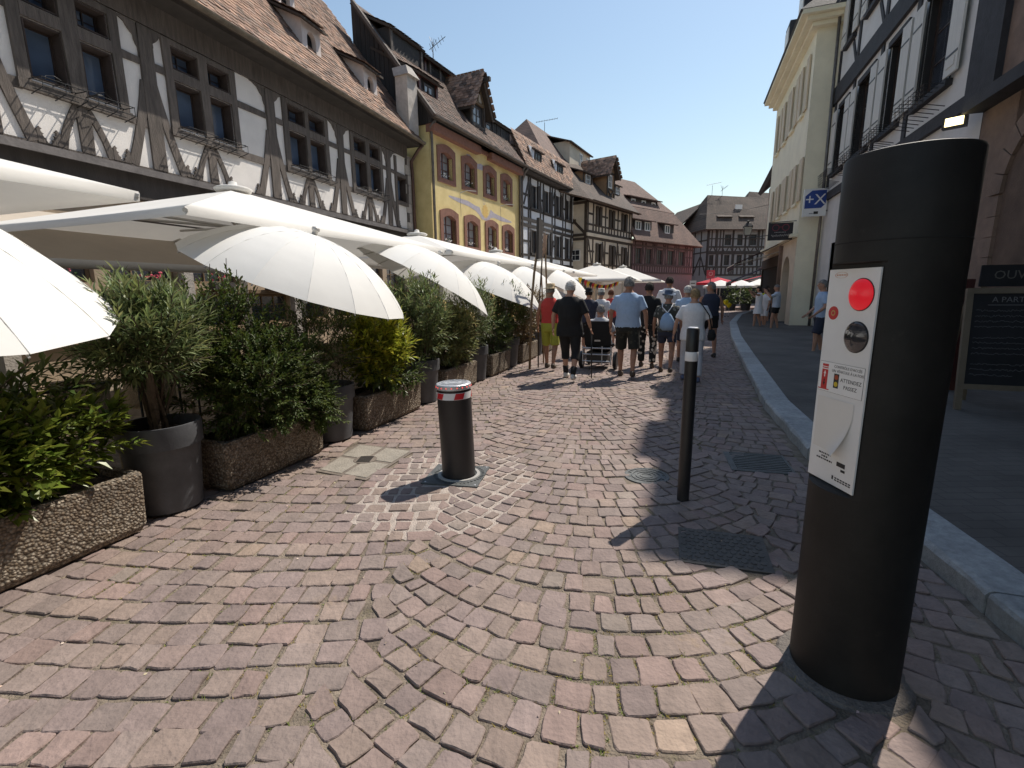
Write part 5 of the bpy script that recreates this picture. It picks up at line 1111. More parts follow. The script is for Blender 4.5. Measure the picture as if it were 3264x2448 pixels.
for k in range(12): MB().box(.078, .1, -.006, .006, .7875, .7905).build('head_rib', MATS['head_relief'], bo).rotation_euler = (0, 0, k * math.pi / 6)
bp_ = empty('bollard_base_plate', (0, 0, 0), 0, 'square cast iron plate with pale ring around the bollard foot', 'base plate')
M_cast = mat('cast_iron', (.10, .105, .105), .6, .25, 12., .4, 80., metal=.3)
MB().prism([(x, y, -.02) for x, y in PLATE], (0, 0, .026)).build('plate', M_cast, bp_)
MB().lathe([(R0 + .012, .004), (R0 + .012, .014), (R0 + .036, .014), (R0 + .04, .004)], 48, (-.45, 3.8, 0), cap=False).build('seal_ring', mat('pale_ring', (.36, .35, .33), .6, .1), bp_, auto=40)
for k in range(40):
    t = 2 * math.pi * k / 40; q = Vector((-.45 + .2 * math.cos(t), 3.8 + .2 * math.sin(t), .0065)); link_copy(bpy.data.meshes.get('plate_stud') or MB().box(-.012, .012, -.004, .004, 0, .004).mesh('plate_stud', M_cast), 'plate_stud', bp_, q, (0, 0, t))
for x, y in PLATE: MB().lathe([(.008, 0), (.008, .009), (0, .011)], 8, (x * .88 - .45 * .12, y * .88 + 3.8 * .12, 0)).build('bolt', M_alu, bp_)
# square four part cover
mh = empty('square_manhole_cover', (0, 0, 0), 0, 'square four panel manhole cover set in the paving left of the bollard', 'manhole cover')
M_cov = mat('cover_concrete', (.27, .24, .20), .85, .2, 8., .5, 60.); M_covf = mat('cover_frame', (.16, .13, .105), .7, .3, 8., .4, 60.)
MB().prism([(x, y, -.03) for x, y in MANHOLE], (0, 0, .031)).build('cover_frame', M_covf, mh)
Pm = [Vector((*p, 0)) for p in MANHOLE]
def mq(u, v): return Pm[0].lerp(Pm[1], u).lerp(Pm[3].lerp(Pm[2], u), v)
for u0, u1 in ((.05, .47), (.53, .95)):
    for v0, v1 in ((.05, .47), (.53, .95)): MB().prism([mq(u0, v0) + Vector((0, 0, .001)), mq(u1, v0) + Vector((0, 0, .001)), mq(u1, v1) + Vector((0, 0, .001)), mq(u0, v1) + Vector((0, 0, .001))], (0, 0, .004)).build('cover_panel', M_cov, mh)
cc = mq(.5, .5); MB().lathe([(.105, .003), (.105, .0075), (0, .0085)], 24, cc).build('cover_boss', M_covf, mh)
for k in range(6): MB().box(-.06, .06, -.006, .006, 0, .003).build('boss_slot', DARKIN, mh).matrix_local = Matrix.Translation(cc + Vector((0, (k - 2.5) * .028, .0086)))
# round cover
rm = empty('round_manhole_cover', (RMH[0], RMH[1], 0), 0, 'small round iron manhole cover left of the slim black post', 'manhole cover')
MB().lathe([(RMH[2] + .015, -.02), (RMH[2] + .015, .001), (RMH[2], .002), (RMH[2] - .012, .002), (RMH[2] - .014, -.003), (.0, -.003)], 40, cap=False).build('disc', M_cast, rm)
for r in (.04, .075, .11): MB().lathe([(r, -.004), (r, .002), (r + .012, .002), (r + .012, -.004)], 30, cap=False).build('ring', M_cast, rm)
for k in range(10): MB().box(.13, .15, -.005, .005, -.004, .002).build('tooth', M_cast, rm).rotation_euler = (0, 0, k * .628)
# drain grate by the kerb
gr = empty('drain_grate', (0, 0, 0), 0, 'cast iron drain grate beside the kerb', 'grate')
Pg = [Vector((*p, 0)) for p in GRATE]
def gq(u, v): return Pg[0].lerp(Pg[1], u).lerp(Pg[3].lerp(Pg[2], u), v)
MB().prism([p + Vector((0, 0, -.06)) for p in Pg], (0, 0, .02)).build('sump', DARKIN, gr)
for k in range(10):
    v = (k + .5) / 10; MB().prism([gq(.06, v - .028) + Vector((0, 0, -.03)), gq(.98, v - .028) + Vector((0, 0, -.03)), gq(.98, v + .028) + Vector((0, 0, -.03)), gq(.06, v + .028) + Vector((0, 0, -.03))], (0, 0, .032)).build('grate_bar', M_cast, gr)
for u0, u1, v0, v1 in ((-.06, .05, -.03, 1.03), (.985, 1.03, -.03, 1.03), (.05, .985, -.04, .0), (.05, .985, 1.0, 1.04)): MB().prism([gq(u0, v0) + Vector((0, 0, -.03)), gq(u1, v0) + Vector((0, 0, -.03)), gq(u1, v1) + Vector((0, 0, -.03)), gq(u0, v1) + Vector((0, 0, -.03))], (0, 0, .034)).build('frame_bar', M_cast, gr)
# patterned plate in the shade
sp = empty('access_cover', (0, 0, 0), 0, 'dark square access cover with honeycomb pattern in the shade', 'access cover')
MB().prism([(x, y, -.03) for x, y in SHADEPLATE], (0, 0, .032)).build('plate', mat('worn_plate', (.085, .078, .072), .75, .25, 10., .3, 60.), sp)
Ps = [Vector((*p, 0)) for p in SHADEPLATE]
mb = MB()
for i in range(9):
    for j in range(9):
        u = (i + .6 + .5 * (j % 2)) / 10; v = (j + .8) / 9.7
        if u > .97: continue
        q = Ps[0].lerp(Ps[1], u).lerp(Ps[3].lerp(Ps[2], u), v); mb.lathe([(.019, .0025), (.017, .006)], 6, q)
tag(mb.build('relief_studs', MATS['worn_plate'], sp), kind='stuff')
# slim post with white ring
po = empty('slim_bollard', (1.235, 3.27, 0), 0, 'slim black post with a white ring at the edge of the shade', 'bollard')
MB().lathe([(.042, -.01), (.042, 1.02), (.042, 1.025)], 28, cap=False).build('shaft', M_blk, po, smooth=True); MB().lathe([(.0425, 1.02), (.0435, 1.022), (.0435, 1.082), (.0425, 1.084)], 28, cap=False).build('white_ring', M_refl, po, smooth=True)
MB().lathe([(.042, 1.084), (.042, 1.235), (.036, 1.243), (0, 1.245)], 28, cap=False).build('head', M_blk, po, auto=40); MB().lathe([(0, 1.246), (.034, 1.246), (.03, 1.25), (0, 1.251)], 24, cap=False).build('cap', M_alu, po)
# ------------------------------------------------------------ access control post
cp = empty('access_control_post', (POSTC[0], POSTC[1], 0), 0, 'thick black access control post with white panel and lit red lamp, right foreground', 'control post')
NA = rad(-94); HALF = rad(37)
def ring(z, cut, rr=POSTR, n=72):
    out = []
    for k in range(n):
        a = 2 * math.pi * k / n; x, y = math.sin(a), math.cos(a); dl = (a - NA + math.pi) % (2 * math.pi) - math.pi; q = rr
        if cut and abs(dl) < HALF: q = (rr * math.cos(HALF) - .004) / math.cos(dl)
        out.append((x * q, y * q, z))
    return out
ZB, ZT, TOP = .775, 1.585, 1.93
mb = MB(); mb.loft([ring(-.01, 0), ring(.05, 0), ring(ZB - .001, 0), ring(ZB, 0), ring(ZB + .012, 1), ring(ZT - .006, 1), ring(ZT, 0), ring(TOP - .012, 0), ring(TOP - .004, 0, POSTR - .003), ring(TOP, 0, POSTR - .014), ring(TOP + .004, 0, POSTR * .5)]); mb.build('shell', M_post, cp, auto=30)
MB().lathe([(POSTR + .001, 1.648), (POSTR + .0015, 1.65), (POSTR + .001, 1.652)], 60, cap=False).build('seam', DARKIN, cp)
MB().lathe([(POSTR + .06, -.02), (POSTR + .04, .004), (POSTR + .01, .008), (POSTR - .01, .008)], 40, cap=False).build('mortar_collar', mat('grey_mortar', (.16, .14, .125), .95, .25, 18., .8, 90.), cp)
nv = Vector((math.sin(NA), math.cos(NA), 0)); lv = Vector((-nv.y, nv.x, 0)) * -1.   # lv: towards the panel's left as one faces it
if lv.y < 0: lv = -lv
PC = nv * (POSTR * math.cos(HALF))
pm = Matrix((( -lv.x, 0, nv.x, PC.x), (-lv.y, 0, nv.y, PC.y), (0, 1, 0, 0), (0, 0, 0, 1)))   # local x right, y up, z out
pn = empty('panel_face'); pn.parent = cp; pn.matrix_local = pm
def prect(name, x0, x1, y0, y1, z0, z1, m): return MB().box(x0, x1, y0, y1, z0, z1).build(name, m, pn)
def pdisc(name, x, y, r, z0, z1, m, dome=0., n=36):
    mb = MB(); mb.lathe([(r, z0), (r, z1), (r * .7, z1 + dome * .7), (0, z1 + dome)], n, (x, y, 0), cap=False); return mb.build(name, m, pn, auto=40)
bpy.data.objects.remove(pn); pn = MB().box(-.113, .113, .79, 1.565, -.002, .004).build('white_panel', M_white, cp); pn.matrix_local = pm
M_ink = mat('black_ink', (.02, .02, .022), .6, .1); M_redink = mat('red_print', (.5, .03, .03), .5, .1); M_paper = mat('sticker_white', (.78, .78, .77), .5, .03)
pdisc('red_lamp', .045, 1.478, .052, .004, .008, emit('lit_red_lens', (.7, .012, .025), .3), .014); pdisc('lamp_bezel', .045, 1.478, .055, .003, .0052, M_ink)
pdisc('dark_lens', .045, 1.335, .051, .004, .008, glass('dark_lens', (.03, .03, .035), .06), .014); pdisc('lens_bezel', .045, 1.335, .054, .003, .0052, M_ink)
pdisc('round_sticker', -.073, 1.412, .024, .004, .0048, M_redink); pdisc('sticker_logo', -.073, 1.412, .010, .0049, .0053, mat('sticker_gold', (.5, .35, .12), .5)); pdisc('sticker_core', -.073, 1.412, .006, .0054, .0057, M_redink)
prect('notice', -.108, .103, 1.125, 1.235, .0041, .0049, M_ink); prect('notice_face', -.1072, .1022, 1.1258, 1.2342, .0049, .0053, M_paper)
prect('bollard_symbol', -.094, -.064, 1.135, 1.206, .0053, .0057, M_redink); prect('bollard_symbol_cap', -.094, -.064, 1.210, 1.214, .0053, .0057, M_redink); prect('bollard_symbol_cap', -.094, -.064, 1.217, 1.226, .0053, .0057, M_redink); prect('bollard_symbol_foot', -.106, -.052, 1.131, 1.1348, .0053, .0057, M_redink)
mb = MB(); mb.prism([(-.079, 1.202, .0058), (-.085, 1.19, .0058), (-.0815, 1.19, .0058), (-.0815, 1.178, .0058), (-.0765, 1.178, .0058), (-.0765, 1.19, .0058), (-.073, 1.19, .0058)], (0, 0, .0003)); mb.build('arrow', M_paper, pn)
mb = MB(); mb.prism([(-.079, 1.145, .0058), (-.085, 1.157, .0058), (-.0815, 1.157, .0058), (-.0815, 1.17, .0058), (-.0765, 1.17, .0058), (-.0765, 1.157, .0058), (-.073, 1.157, .0058)], (0, 0, .0003)); mb.build('arrow', M_ink, pn)
prect('signal_symbol', -.032, -.008, 1.145, 1.197, .0053, .0057, M_ink); pdisc('signal_dot', -.02, 1.184, .009, .0057, .006, mat('dull_red', (.35, .06, .02), .5)); pdisc('signal_dot', -.02, 1.159, .009, .0057, .006, mat('amber_print', (.6, .45, .03), .5))
for t, x, y, sz in (("CONTRÔLE D'ACCÈS", .028, 1.222, .0135), ('UN VÉHICULE À LA FOIS', .028, 1.206, .0135), ('ATTENDEZ', .048, 1.178, .019), ('PASSEZ', .048, 1.154, .019)): text_mesh(t, sz, 'lettering', M_ink, pn, (x, y, .0056), (0, 0, 0), .0002)
mb = MB(); vs = []                       # curling paper sheet
for i in range(9):
    for j in range(9):
        u, v = i / 8, j / 8; cur = max(0, u + (1 - v) - 1.25); vs.append((-.1 + .175 * u - .03 * cur, 1.105 - .195 * (1 - v) , .0055 + .09 * cur * cur))
mb.add(vs, [(i*9+j, (i+1)*9+j, (i+1)*9+j+1, i*9+j+1) for i in range(8) for j in range(8)]); mb.build('paper_sheet', mat('old_paper', (.70, .68, .64), .8, .04), pn, smooth=True)
for x0, x1, y in ((-.065, -.005, .893), (-.05, -.02, .882), (-.075, .005, .871)):
    x = x0
    while x < x1: w = RN.uniform(.004, .011); prect('small_print', x, min(x + w, x1), y - .003, y + .003, .0042, .0046, M_ink); x += w + .003
prect('camera_symbol', .028, .068, .868, .884, .0042, .0048, M_ink); prect('camera_symbol_foot', .05, .07, .852, .861, .0042, .0048, M_ink)
[prect('small_print', .026 + k * .013, .036 + k * .013, y - .003, y + .002, .0042, .0046, M_ink) for k in range(6) for y in (.822, .814)]; prect('maker_mark', .012, .02, .812, .826, .0042, .0048, M_ink)
mb = MB(); mb.lathe([(.03, .004), (.03, .0046), (.028, .0048), (.028, .004)], 24, (0, 0, 0), cap=False); o = mb.build('maker_oval', mat('faded_orange', (.55, .3, .2), .6), pn); o.location = (-.055, 1.545, 0); o.scale = (1, .35, 1)
[prect('maker_stroke', -.077 + k * .008, -.072 + k * .008, 1.5425, 1.548, .0042, .0046, MATS['faded_orange']) for k in range(6)]
# ------------------------------------------------------------ people
def remesh(mb, vox, smooth=4):
    me = mb.mesh('tmp', []); o = bpy.data.objects.new('tmp', me); COL.objects.link(o)
    r = o.modifiers.new('r', 'REMESH'); r.mode = 'VOXEL'; r.voxel_size = vox
    s_ = o.modifiers.new('s', 'SMOOTH'); s_.iterations = smooth; s_.factor = .5
    dg = bpy.context.evaluated_depsgraph_get(); out = bpy.data.meshes.new_from_object(o.evaluated_get(dg))
    bpy.data.objects.remove(o); bpy.data.meshes.remove(me)
    out.polygons.foreach_set('use_smooth', [True] * len(out.polygons)); return out
def mob(name, me, m, parent):
    me.materials.clear(); me.materials.append(m); o = bpy.data.objects.new(name, me); COL.objects.link(o); o.parent = parent; return o
def ell(mb, c, r, n=14, q=9, rot=None):
    c = Vector(c); rings = []
    for j in range(q + 1):
        t = math.pi * (.02 + .96 * j / q); ring = []
        for k in range(n):
            a = 2 * math.pi * k / n; v = Vector((r[0] * math.sin(t) * math.cos(a), r[1] * math.sin(t) * math.sin(a), -r[2] * math.cos(t)))
            ring.append(c + (rot @ v if rot else v))
        rings.append(ring)
    mb.loft(rings)
def oval(c, rx, ry, n=18): return [(c[0] + rx * math.cos(2*math.pi*k/n), c[1] + ry * math.sin(2*math.pi*k/n), c[2]) for k in range(n)]
SKIN = mat('skin', (.46, .26, .18), .6, .12, 9., spec=.3); SKIN_t = mat('skin_tanned', (.36, .19, .125), .6, .12, 9., spec=.3)
def cloth(name, c, c2=None, vs=25., var=.08): return mat('cloth_' + name, c, .9, var, vs, .25, 90., col2=c2)
def hairm(name, c): return mat('hair_' + name, c, .85, .55, 45., 1., 90.)
def fingers(mb, w, d, side, fwd, k, curl=.5):
    """palm and five fingers hanging from the wrist w along d"""
    d = d.normalized(); side = side.normalized(); nn = d.cross(side)
    palm = [w + d * .0 * k, w + d * .045 * k, w + d * .085 * k]
    rings = []
    for p, a, b in zip(palm, (.024, .038, .036), (.017, .016, .013)):
        rings.append([p + side * a * k * math.cos(t) + nn * b * k * math.sin(t) for t in [2 * math.pi * i / 10 for i in range(10)]])
    mb.loft(rings)
    for i, (off, L) in enumerate(((-.027, .058), (-.009, .07), (.009, .066), (.026, .05))):
        b = w + d * .08 * k + side * off * k; e1 = b + (d * .55 + nn * .25 * curl) * L * k; e2 = e1 + (d * .4 + nn * .55 * curl) * L * k; mb.tube([b, e1, e2], [.0085 * k, .0082 * k, .0062 * k], 6)
    b = w + d * .025 * k - side * .03 * k; mb.tube([b, b + (d * .6 - side * .6 + nn * .2).normalized() * .035 * k, b + (d * .95 - side * .4 + nn * .35).normalized() * .062 * k], [.011 * k, .0095 * k, .0075 * k], 6)
def person(name_label, x, y, az, h, top, topm, bot, botm, hair, hairkind='short', skin=None, bulk=1., stride=.12, arms=None, shoes=None, sleeve='short', hem='knee', socks=None, head_turn=0., z0=0., belly=0., sit=False, lean=0., hipx=1.):
    skin = skin or SKIN; k = h / 1.75
    e = empty('person', (x, y, z0), -rad(az), name_label, 'person')
    V = lambda a, b, c: Vector((a * k, b * k, c * k))
    HZ = .92; b = bulk
    if sit: HZ = .52
    dz = HZ - .92; ln = lean
    tz = lambda z: z + dz
    fy = lambda z: ln * max(0, (z - .92)) ** 1.0
    # joints
    hips = [V(-.095 * hipx, 0, HZ - .04), V(.095 * hipx, 0, HZ - .04)]
    if sit: knees = [V(-.11, .42, .5), V(.11, .42, .5)]; ank = [V(-.1, .47, .12), V(.1, .47, .12)]
    else:
        knees = [V(-.125, stride * .75 + .02, .50), V(.125, -stride * .35 + .03, .50)]; ank = [V(-.125, stride, .085), V(.125, -stride, .085 + (.05 if stride > .15 else 0))]
    sh = [V(-.172 * (.6 + .4 * b), fy(1.385), tz(1.385)), V(.172 * (.6 + .4 * b), fy(1.385), tz(1.385))]
    arms = arms or (((-.27, .03, 1.13), (-.29, .1, .88)), ((.27, -.02, 1.13), (.29, .04, .88)))
    el = [V(arms[0][0][0], arms[0][0][1], tz(arms[0][0][2])), V(arms[1][0][0], arms[1][0][1], tz(arms[1][0][2]))]; wr = [V(arms[0][1][0], arms[0][1][1], tz(arms[0][1][2])), V(arms[1][1][0], arms[1][1][1], tz(arms[1][1][2]))]
    hc = V(0, .03 + fy(1.62), tz(1.618))
    def torso(mb, inf, zlo, zhi):
        prof = [(.80, .155, .11), (.88, .178, .125), (.95, .175, .125), (1.05, .158, .115 + belly * .5), (1.12, .16, .12 + belly * .6), (1.22, .172, .122 + belly * .3), (1.32, .178, .12), (1.385, .155, .10), (1.43, .115, .085), (1.47, .085, .07), (1.50, .065, .06)]
        rings = []
        for z, rx, ry in prof:
            if zlo - .001 <= z <= zhi + .001: rings.append(oval(V(0, fy(z) + belly * .25 * (1 if z < 1.3 else 0), tz(z)), (rx * b + inf) * k, (ry * (.5 + .5 * b) + inf) * k))
        mb.loft(rings)
    # body
    mb = MB(); torso(mb, -.004, .8, 1.5)
    mb.tube([V(0, fy(1.45), tz(1.44)), V(0, .01 + fy(1.5), tz(1.51)), hc - V(0, .015, .06)], [.062 * k, .054 * k, .054 * k], 12)
    rot = Matrix.Rotation(rad(head_turn), 3, 'Z')
    ell(mb, hc, (.081 * k, .097 * k, .112 * k)); ell(mb, hc + rot @ V(0, .035, -.055), (.05 * k, .055 * k, .055 * k))
    ell(mb, hc + rot @ V(0, .103, -.012), (.012 * k, .018 * k, .02 * k), 8, 5)
    for s_ in (-1, 1): ell(mb, hc + rot @ V(s_ * .084, -.005, -.012), (.011 * k, .02 * k, .03 * k), 8, 5)
    lt = .082 * (.5 + .5 * b)
    for i in range(2):
        mb.tube([hips[i], hips[i].lerp(knees[i], .5), knees[i], knees[i].lerp(ank[i], .3) - V(0, .015, 0), ank[i].lerp(knees[i], .15), ank[i]], [lt * k * 1.05, lt * .88 * k, .055 * k, .056 * k, .036 * k, .038 * k], 12)
        fw = V(0, .13, -.05); ell(mb, ank[i] + V(0, .06, -.05), (.042 * k, .115 * k, .036 * k))
        ua = .045 * (.6 + .4 * b)
        mb.tube([sh[i] + V(.03 * (1 if i == 0 else -1), 0, 0), sh[i], sh[i].lerp(el[i], .5), el[i], el[i].lerp(wr[i], .3), wr[i]], [.045 * k, .052 * k * (.6 + .4 * b), ua * k, .038 * k, .039 * k, .026 * k], 10)
    me = remesh(mb, .016 * k, 3)
    fb = MB()
    for i in range(2):
        d = (wr[i] - el[i]).normalized(); fingers(fb, wr[i] - d * .01 * k, d, Vector((0, 1, 0)) if abs(d.y) < .8 else Vector((0, 0, 1)), None, k)
    bm = bmesh.new(); bm.from_mesh(me); tmp = fb.mesh('tmp', [], True); bm.from_mesh(tmp); bm.to_mesh(me); bm.free(); bpy.data.meshes.remove(tmp)
    mob('body', me, skin, e)
    for s_ in (-1, 1): 
        q = MB(); ell(q, hc + rot @ V(s_ * .03, .083, .012), (.011 * k, .008 * k, .008 * k), 8, 6); q.build('eye', mat('eye', (.03, .025, .02), .3), e, smooth=True)
    q = MB(); ell(q, hc + rot @ V(0, .086, -.066), (.022 * k, .008 * k, .006 * k), 8, 6); q.build('mouth', mat('lips', (.3, .12, .1), .5), e, smooth=True)
    # top
    if top:
        mb = MB(); torso(mb, .016, .88 if top != 'tank' else .95, 1.47)
        if top == 'dress': 
            mb.loft([oval(V(0, 0, .62), .25 * k, .2 * k), oval(V(0, 0, .8), .215 * k, .165 * k), oval(V(0, 0, 1.0), .17 * k, .13 * k)])
        if top == 'long': mb.loft([oval(V(0, 0, tz(.78)), .2 * b * k, .145 * k), oval(V(0, 0, tz(.9)), .2 * b * k, .15 * k), oval(V(0, 0, tz(1.0)), .185 * b * k, .14 * k)])
        if top not in ('tank', 'dress'):
            for i in range(2):
                f = .62 if sleeve == 'short' else 1.; mid = sh[i].lerp(el[i], .5)
                pts = [sh[i] + V(.05 * (1 if i == 0 else -1), 0, .0), sh[i], mid, sh[i].lerp(el[i], .78)]; mb.tube(pts, [.05 * k, .06 * k * (.6 + .4 * b), .062 * k * (.6 + .4 * b), .066 * k], 12)
                if sleeve == 'long': mb.tube([sh[i].lerp(el[i], .7), el[i], wr[i]], [.06 * k, .052 * k, .04 * k], 12)
        else:
            for i in range(2): mb.tube([sh[i] * .55 + V(0, fy(1.46) * .45, tz(1.46) * .45), V(0, fy(1.4), tz(1.38))], [.03 * k, .06 * k], 8)
        mob('shirt' if top != 'dress' else 'dress', remesh(mb, .016 * k, 3), topm, e)
    # bottom
    if bot:
        mb = MB(); torso(mb, .013, .8, 1.05)
        f = {'short': .55, 'knee': .97, 'calf': 1.35, 'full': 2.}[hem]
        for i in range(2):
            pts = [hips[i] + V(0, 0, .04), hips[i].lerp(knees[i], .35)]; rr = [(lt + .015) * 1.05 * k, (lt + .014) * k]
            if f <= 1: pts.append(hips[i].lerp(knees[i], f)); rr.append((lt + .012) * k)
            else:
                pts += [knees[i]]; rr += [.078 * k]
                pts.append(knees[i].lerp(ank[i], min(.93, f - 1))); rr.append(.074 * k if hem != 'full' else .07 * k)
            mb.tube(pts, rr, 12)
        mob('trousers' if f > 1 else 'shorts', remesh(mb, .016 * k, 3), botm, e)
    shm = shoes or mat('shoe_dark', (.04, .035, .03), .6, .2)
    for i in range(2):
        mb = MB(); c = ank[i] + V(0, .055, -.048); ell(mb, c, (.05 * k, .135 * k, .046 * k), 14, 9); ell(mb, ank[i] + V(0, -.01, -.02), (.045 * k, .055 * k, .05 * k), 12, 7)
        mo = mob('shoe', remesh(mb, .012 * k, 2), shm, e)
        if socks: MB().tube([ank[i] + V(0, 0, .0), ank[i].lerp(knees[i], .35)], [.045 * k, .055 * k], 12).build('sock', socks, e, smooth=True)
    # hair
    if hairkind != 'none':
        mb = MB(); n, q = 26, 16; vs = []; rn = random.Random(int(h * 1000 + x * 100)); fs = []
        for j in range(q + 1):
            t = math.pi * j / q
            for i in range(n):
                a = 2 * math.pi * i / n; p = Vector((math.sin(t) * math.cos(a), math.sin(t) * math.sin(a), math.cos(t))); g = 1 + rn.uniform(-.05, .07)
                vs.append(hc + rot @ V(p.x * .087 * g, p.y * .102 * g - .004, p.z * .117 * g + .002))
        low = {'short': -.35, 'bald': .1, 'long': -.75}[hairkind]
        for j in range(q):
            for i in range(n):
                t = math.pi * (j + .5) / q; a = 2 * math.pi * (i + .5) / n; zz = math.cos(t); yy = math.sin(t) * math.sin(a)
                lim = low if yy < .1 else (.05 + .45 * yy if yy < .9 else .5)
                if yy > -.1 and yy <= .1: lim = low * .3
                if zz > lim: fs.append((j*n+i, (j+1)*n+i, (j+1)*n+(i+1)%n, j*n+(i+1)%n))
        mb.add(vs, fs)
        for _ in range(260):
            f = rn.choice(fs); p = Vector(vs[f[0]]); o_ = (p - hc).normalized(); d = (Vector((rn.gauss(0, .4), rn.gauss(0, .4), -.7)) + o_ * .45); d = d - o_ * d.dot(o_) * .6
            leaf(mb, p - o_ * .002, d, o_, .035 * k * rn.uniform(.6, 1.4), .012 * k)
        mb.build('hair', hair, e, smooth=True)
    return e, k, hc, V
def sun_hat(e, hc, k, m, band=None, brim=.155, wob=.0):
    mb = MB(); n = 28; rings = []
    for r, z in ((brim, .035), (brim * .97, .042), (.092, .055), (.09, .1), (.082, .135), (.04, .14)):
        rings.append([(hc.x + r * k * math.cos(2*math.pi*i/n), hc.y + r * 1.1 * k * math.sin(2*math.pi*i/n), hc.z + (z + (wob * math.sin(4*math.pi*i/n) if r > .1 else 0)) * k) for i in range(n)])
    mb.loft(rings); o = mb.build('hat', m, e, smooth=True)
    if band: MB().lathe([(.094 * k, .058 * k), (.093 * k, .08 * k)], 28, hc, cap=False).build('hat_band', band, o).scale = (1, 1.0, 1)
WH_SHOE = mat('shoe_white', (.6, .58, .54), .6, .1); SAND = mat('sandal_brown', (.07, .05, .035), .7, .2)
H_white = hairm('white', (.62, .6, .57)); H_grey = hairm('grey', (.26, .25, .24)); H_dark = hairm('dark', (.035, .025, .02)); H_blond = hairm('blond', (.36, .25, .13)); H_red = hairm('auburn', (.16, .06, .03))
BLK = cloth('black', (.012, .012, .013)); NAVY = cloth('navy', (.03, .035, .06)); LBLUE = cloth('light_blue', (.36, .48, .66)); WHITE = cloth('white', (.74, .74, .76)); RED = cloth('coral_red', (.55, .055, .045)); LIME = cloth('lime', (.38, .38, .05))
def patmat(name, c1, c2, sc):
    m, n, l, b = nt_new(name); b.inputs['Roughness'].default_value = .9
    tc = n.new('ShaderNodeTexCoord'); vo = n.new('ShaderNodeTexVoronoi'); vo.inputs['Scale'].default_value = sc; l.new(tc.outputs['Object'], vo.inputs['Vector'])
    nz = n.new('ShaderNodeTexNoise'); nz.inputs['Scale'].default_value = sc * .7; l.new(tc.outputs['Object'], nz.inputs['Vector'])
    ad = n.new('ShaderNodeMath'); ad.operation = 'MULTIPLY'; l.new(vo.outputs['Distance'], ad.inputs[0]); l.new(nz.outputs[0], ad.inputs[1])
    rp = n.new('ShaderNodeValToRGB'); rp.color_ramp.interpolation = 'CONSTANT'; rp.color_ramp.elements[0].color = (*c2, 1); rp.color_ramp.elements[1].position = .17; rp.color_ramp.elements[1].color = (*c1, 1)
    l.new(ad.outputs[0], rp.inputs[0]); l.new(rp.outputs[0], b.inputs['Base Color']); return m
FLOR = patmat('floral_print', (.012, .012, .012), (.55, .5, .42), 13); CAMO = patmat('camouflage_print', (.05, .052, .045), (.22, .22, .2), 16); CAMOD = patmat('dark_camouflage', (.018, .018, .015), (.045, .043, .033), 14); DENIM = cloth('denim', (.06, .09, .16), (.2, .26, .36), 9., .3)
HEAD = 21
e, k, hc, V = person('man in coral red tank top, lime shorts and straw hat by the planters', .74, 9.25, HEAD, 1.64, 'tank', RED, 'b', LIME, H_grey, 'short', SKIN_t, 1.02, .2, hem='knee', shoes=SAND)
sun_hat(e, hc, k, mat('straw', (.55, .42, .26), .9, .2, 30., .5, 120.), BLK)
e, k, hc, V = person('white haired man all in black walking with a stick', .98, 8.09, HEAD, 1.68, 'long', BLK, 'b', BLK, H_white, 'short', SKIN, 1.22, .24, (((-.3, .0, 1.14), (-.32, .06, .9)), ((.31, .0, 1.12), (.34, .12, .92))), WH_SHOE, hem='calf', socks=BLK, belly=.05)
MB().tube([V(.35, .17, .84), V(.36, .2, .02)], .011, 8).build('walking_stick', M_blk, None, smooth=True)
st_ = bpy.data.objects['walking_stick']; st_.location = e.location; st_.rotation_euler = e.rotation_euler; tag(st_, 'black walking stick held by the man in black', 'stick')
person('grey haired man in light blue shirt and dark shorts, centre of the group', 1.99, 8.25, HEAD, 1.74, 's', LBLUE, 'b', CAMOD, H_grey, 'short', SKIN_t, 1.18, .17, (((-.29, .0, 1.13), (-.3, .05, .86)), ((.29, .0, 1.13), (.31, .05, .86))), SAND, hem='knee', belly=.04)
person('woman in black top and black and white floral trousers', 2.66, 9.4, HEAD + 4, 1.66, 's', BLK, 'b', FLOR, H_dark, 'short', SKIN_t, .98, .08, hem='full', shoes=SAND)
e, k, hc, V = person('person in camouflage shirt and denim hat with a blue drawstring bag', 2.8, 8.66, HEAD + 6, 1.5, 's', CAMO, 'b', NAVY, H_grey, 'short', SKIN_t, 1.08, .18, hem='short', shoes=SAND)
sun_hat(e, hc, k, DENIM, None, .14, .02)
bag = empty('drawstring_bag', e.location, e.rotation_euler.z, 'light blue drawstring bag on the back of the camouflage shirt', 'bag')
mb = MB(); mb.loft([oval(V(.03, -.19, .93), .10 * k, .045 * k), oval(V(.03, -.21, 1.0), .15 * k, .08 * k), oval(V(.03, -.21, 1.12), .145 * k, .075 * k), oval(V(.02, -.2, 1.24), .09 * k, .05 * k), oval(V(.02, -.19, 1.29), .04 * k, .03 * k)]); mb.build('sack', cloth('sky_blue', (.26, .37, .52)), bag, smooth=True)
for s_ in (-1, 1): MB().tube([V(.02, -.18, 1.29), V(s_ * .09, -.15, 1.4), V(s_ * .11, -.05, 1.475), V(s_ * .13, .05, 1.46)], .009, 6).build('cord', WHITE, bag)
e, k, hc, V = person('short haired blond woman in white tee shirt right beside the slim post', 2.98, 7.9, HEAD - 4, 1.53, 'long', WHITE, 'b', cloth('pale_grey', (.5, .5, .54)), H_blond, 'short', SKIN, 1.14, .14, (((-.3, -.02, 1.12), (-.34, .0, .88)), ((.3, .02, 1.12), (.31, .12, .9))), cloth('shoe_blue', (.1, .12, .2)), hem='full', head_turn=20)
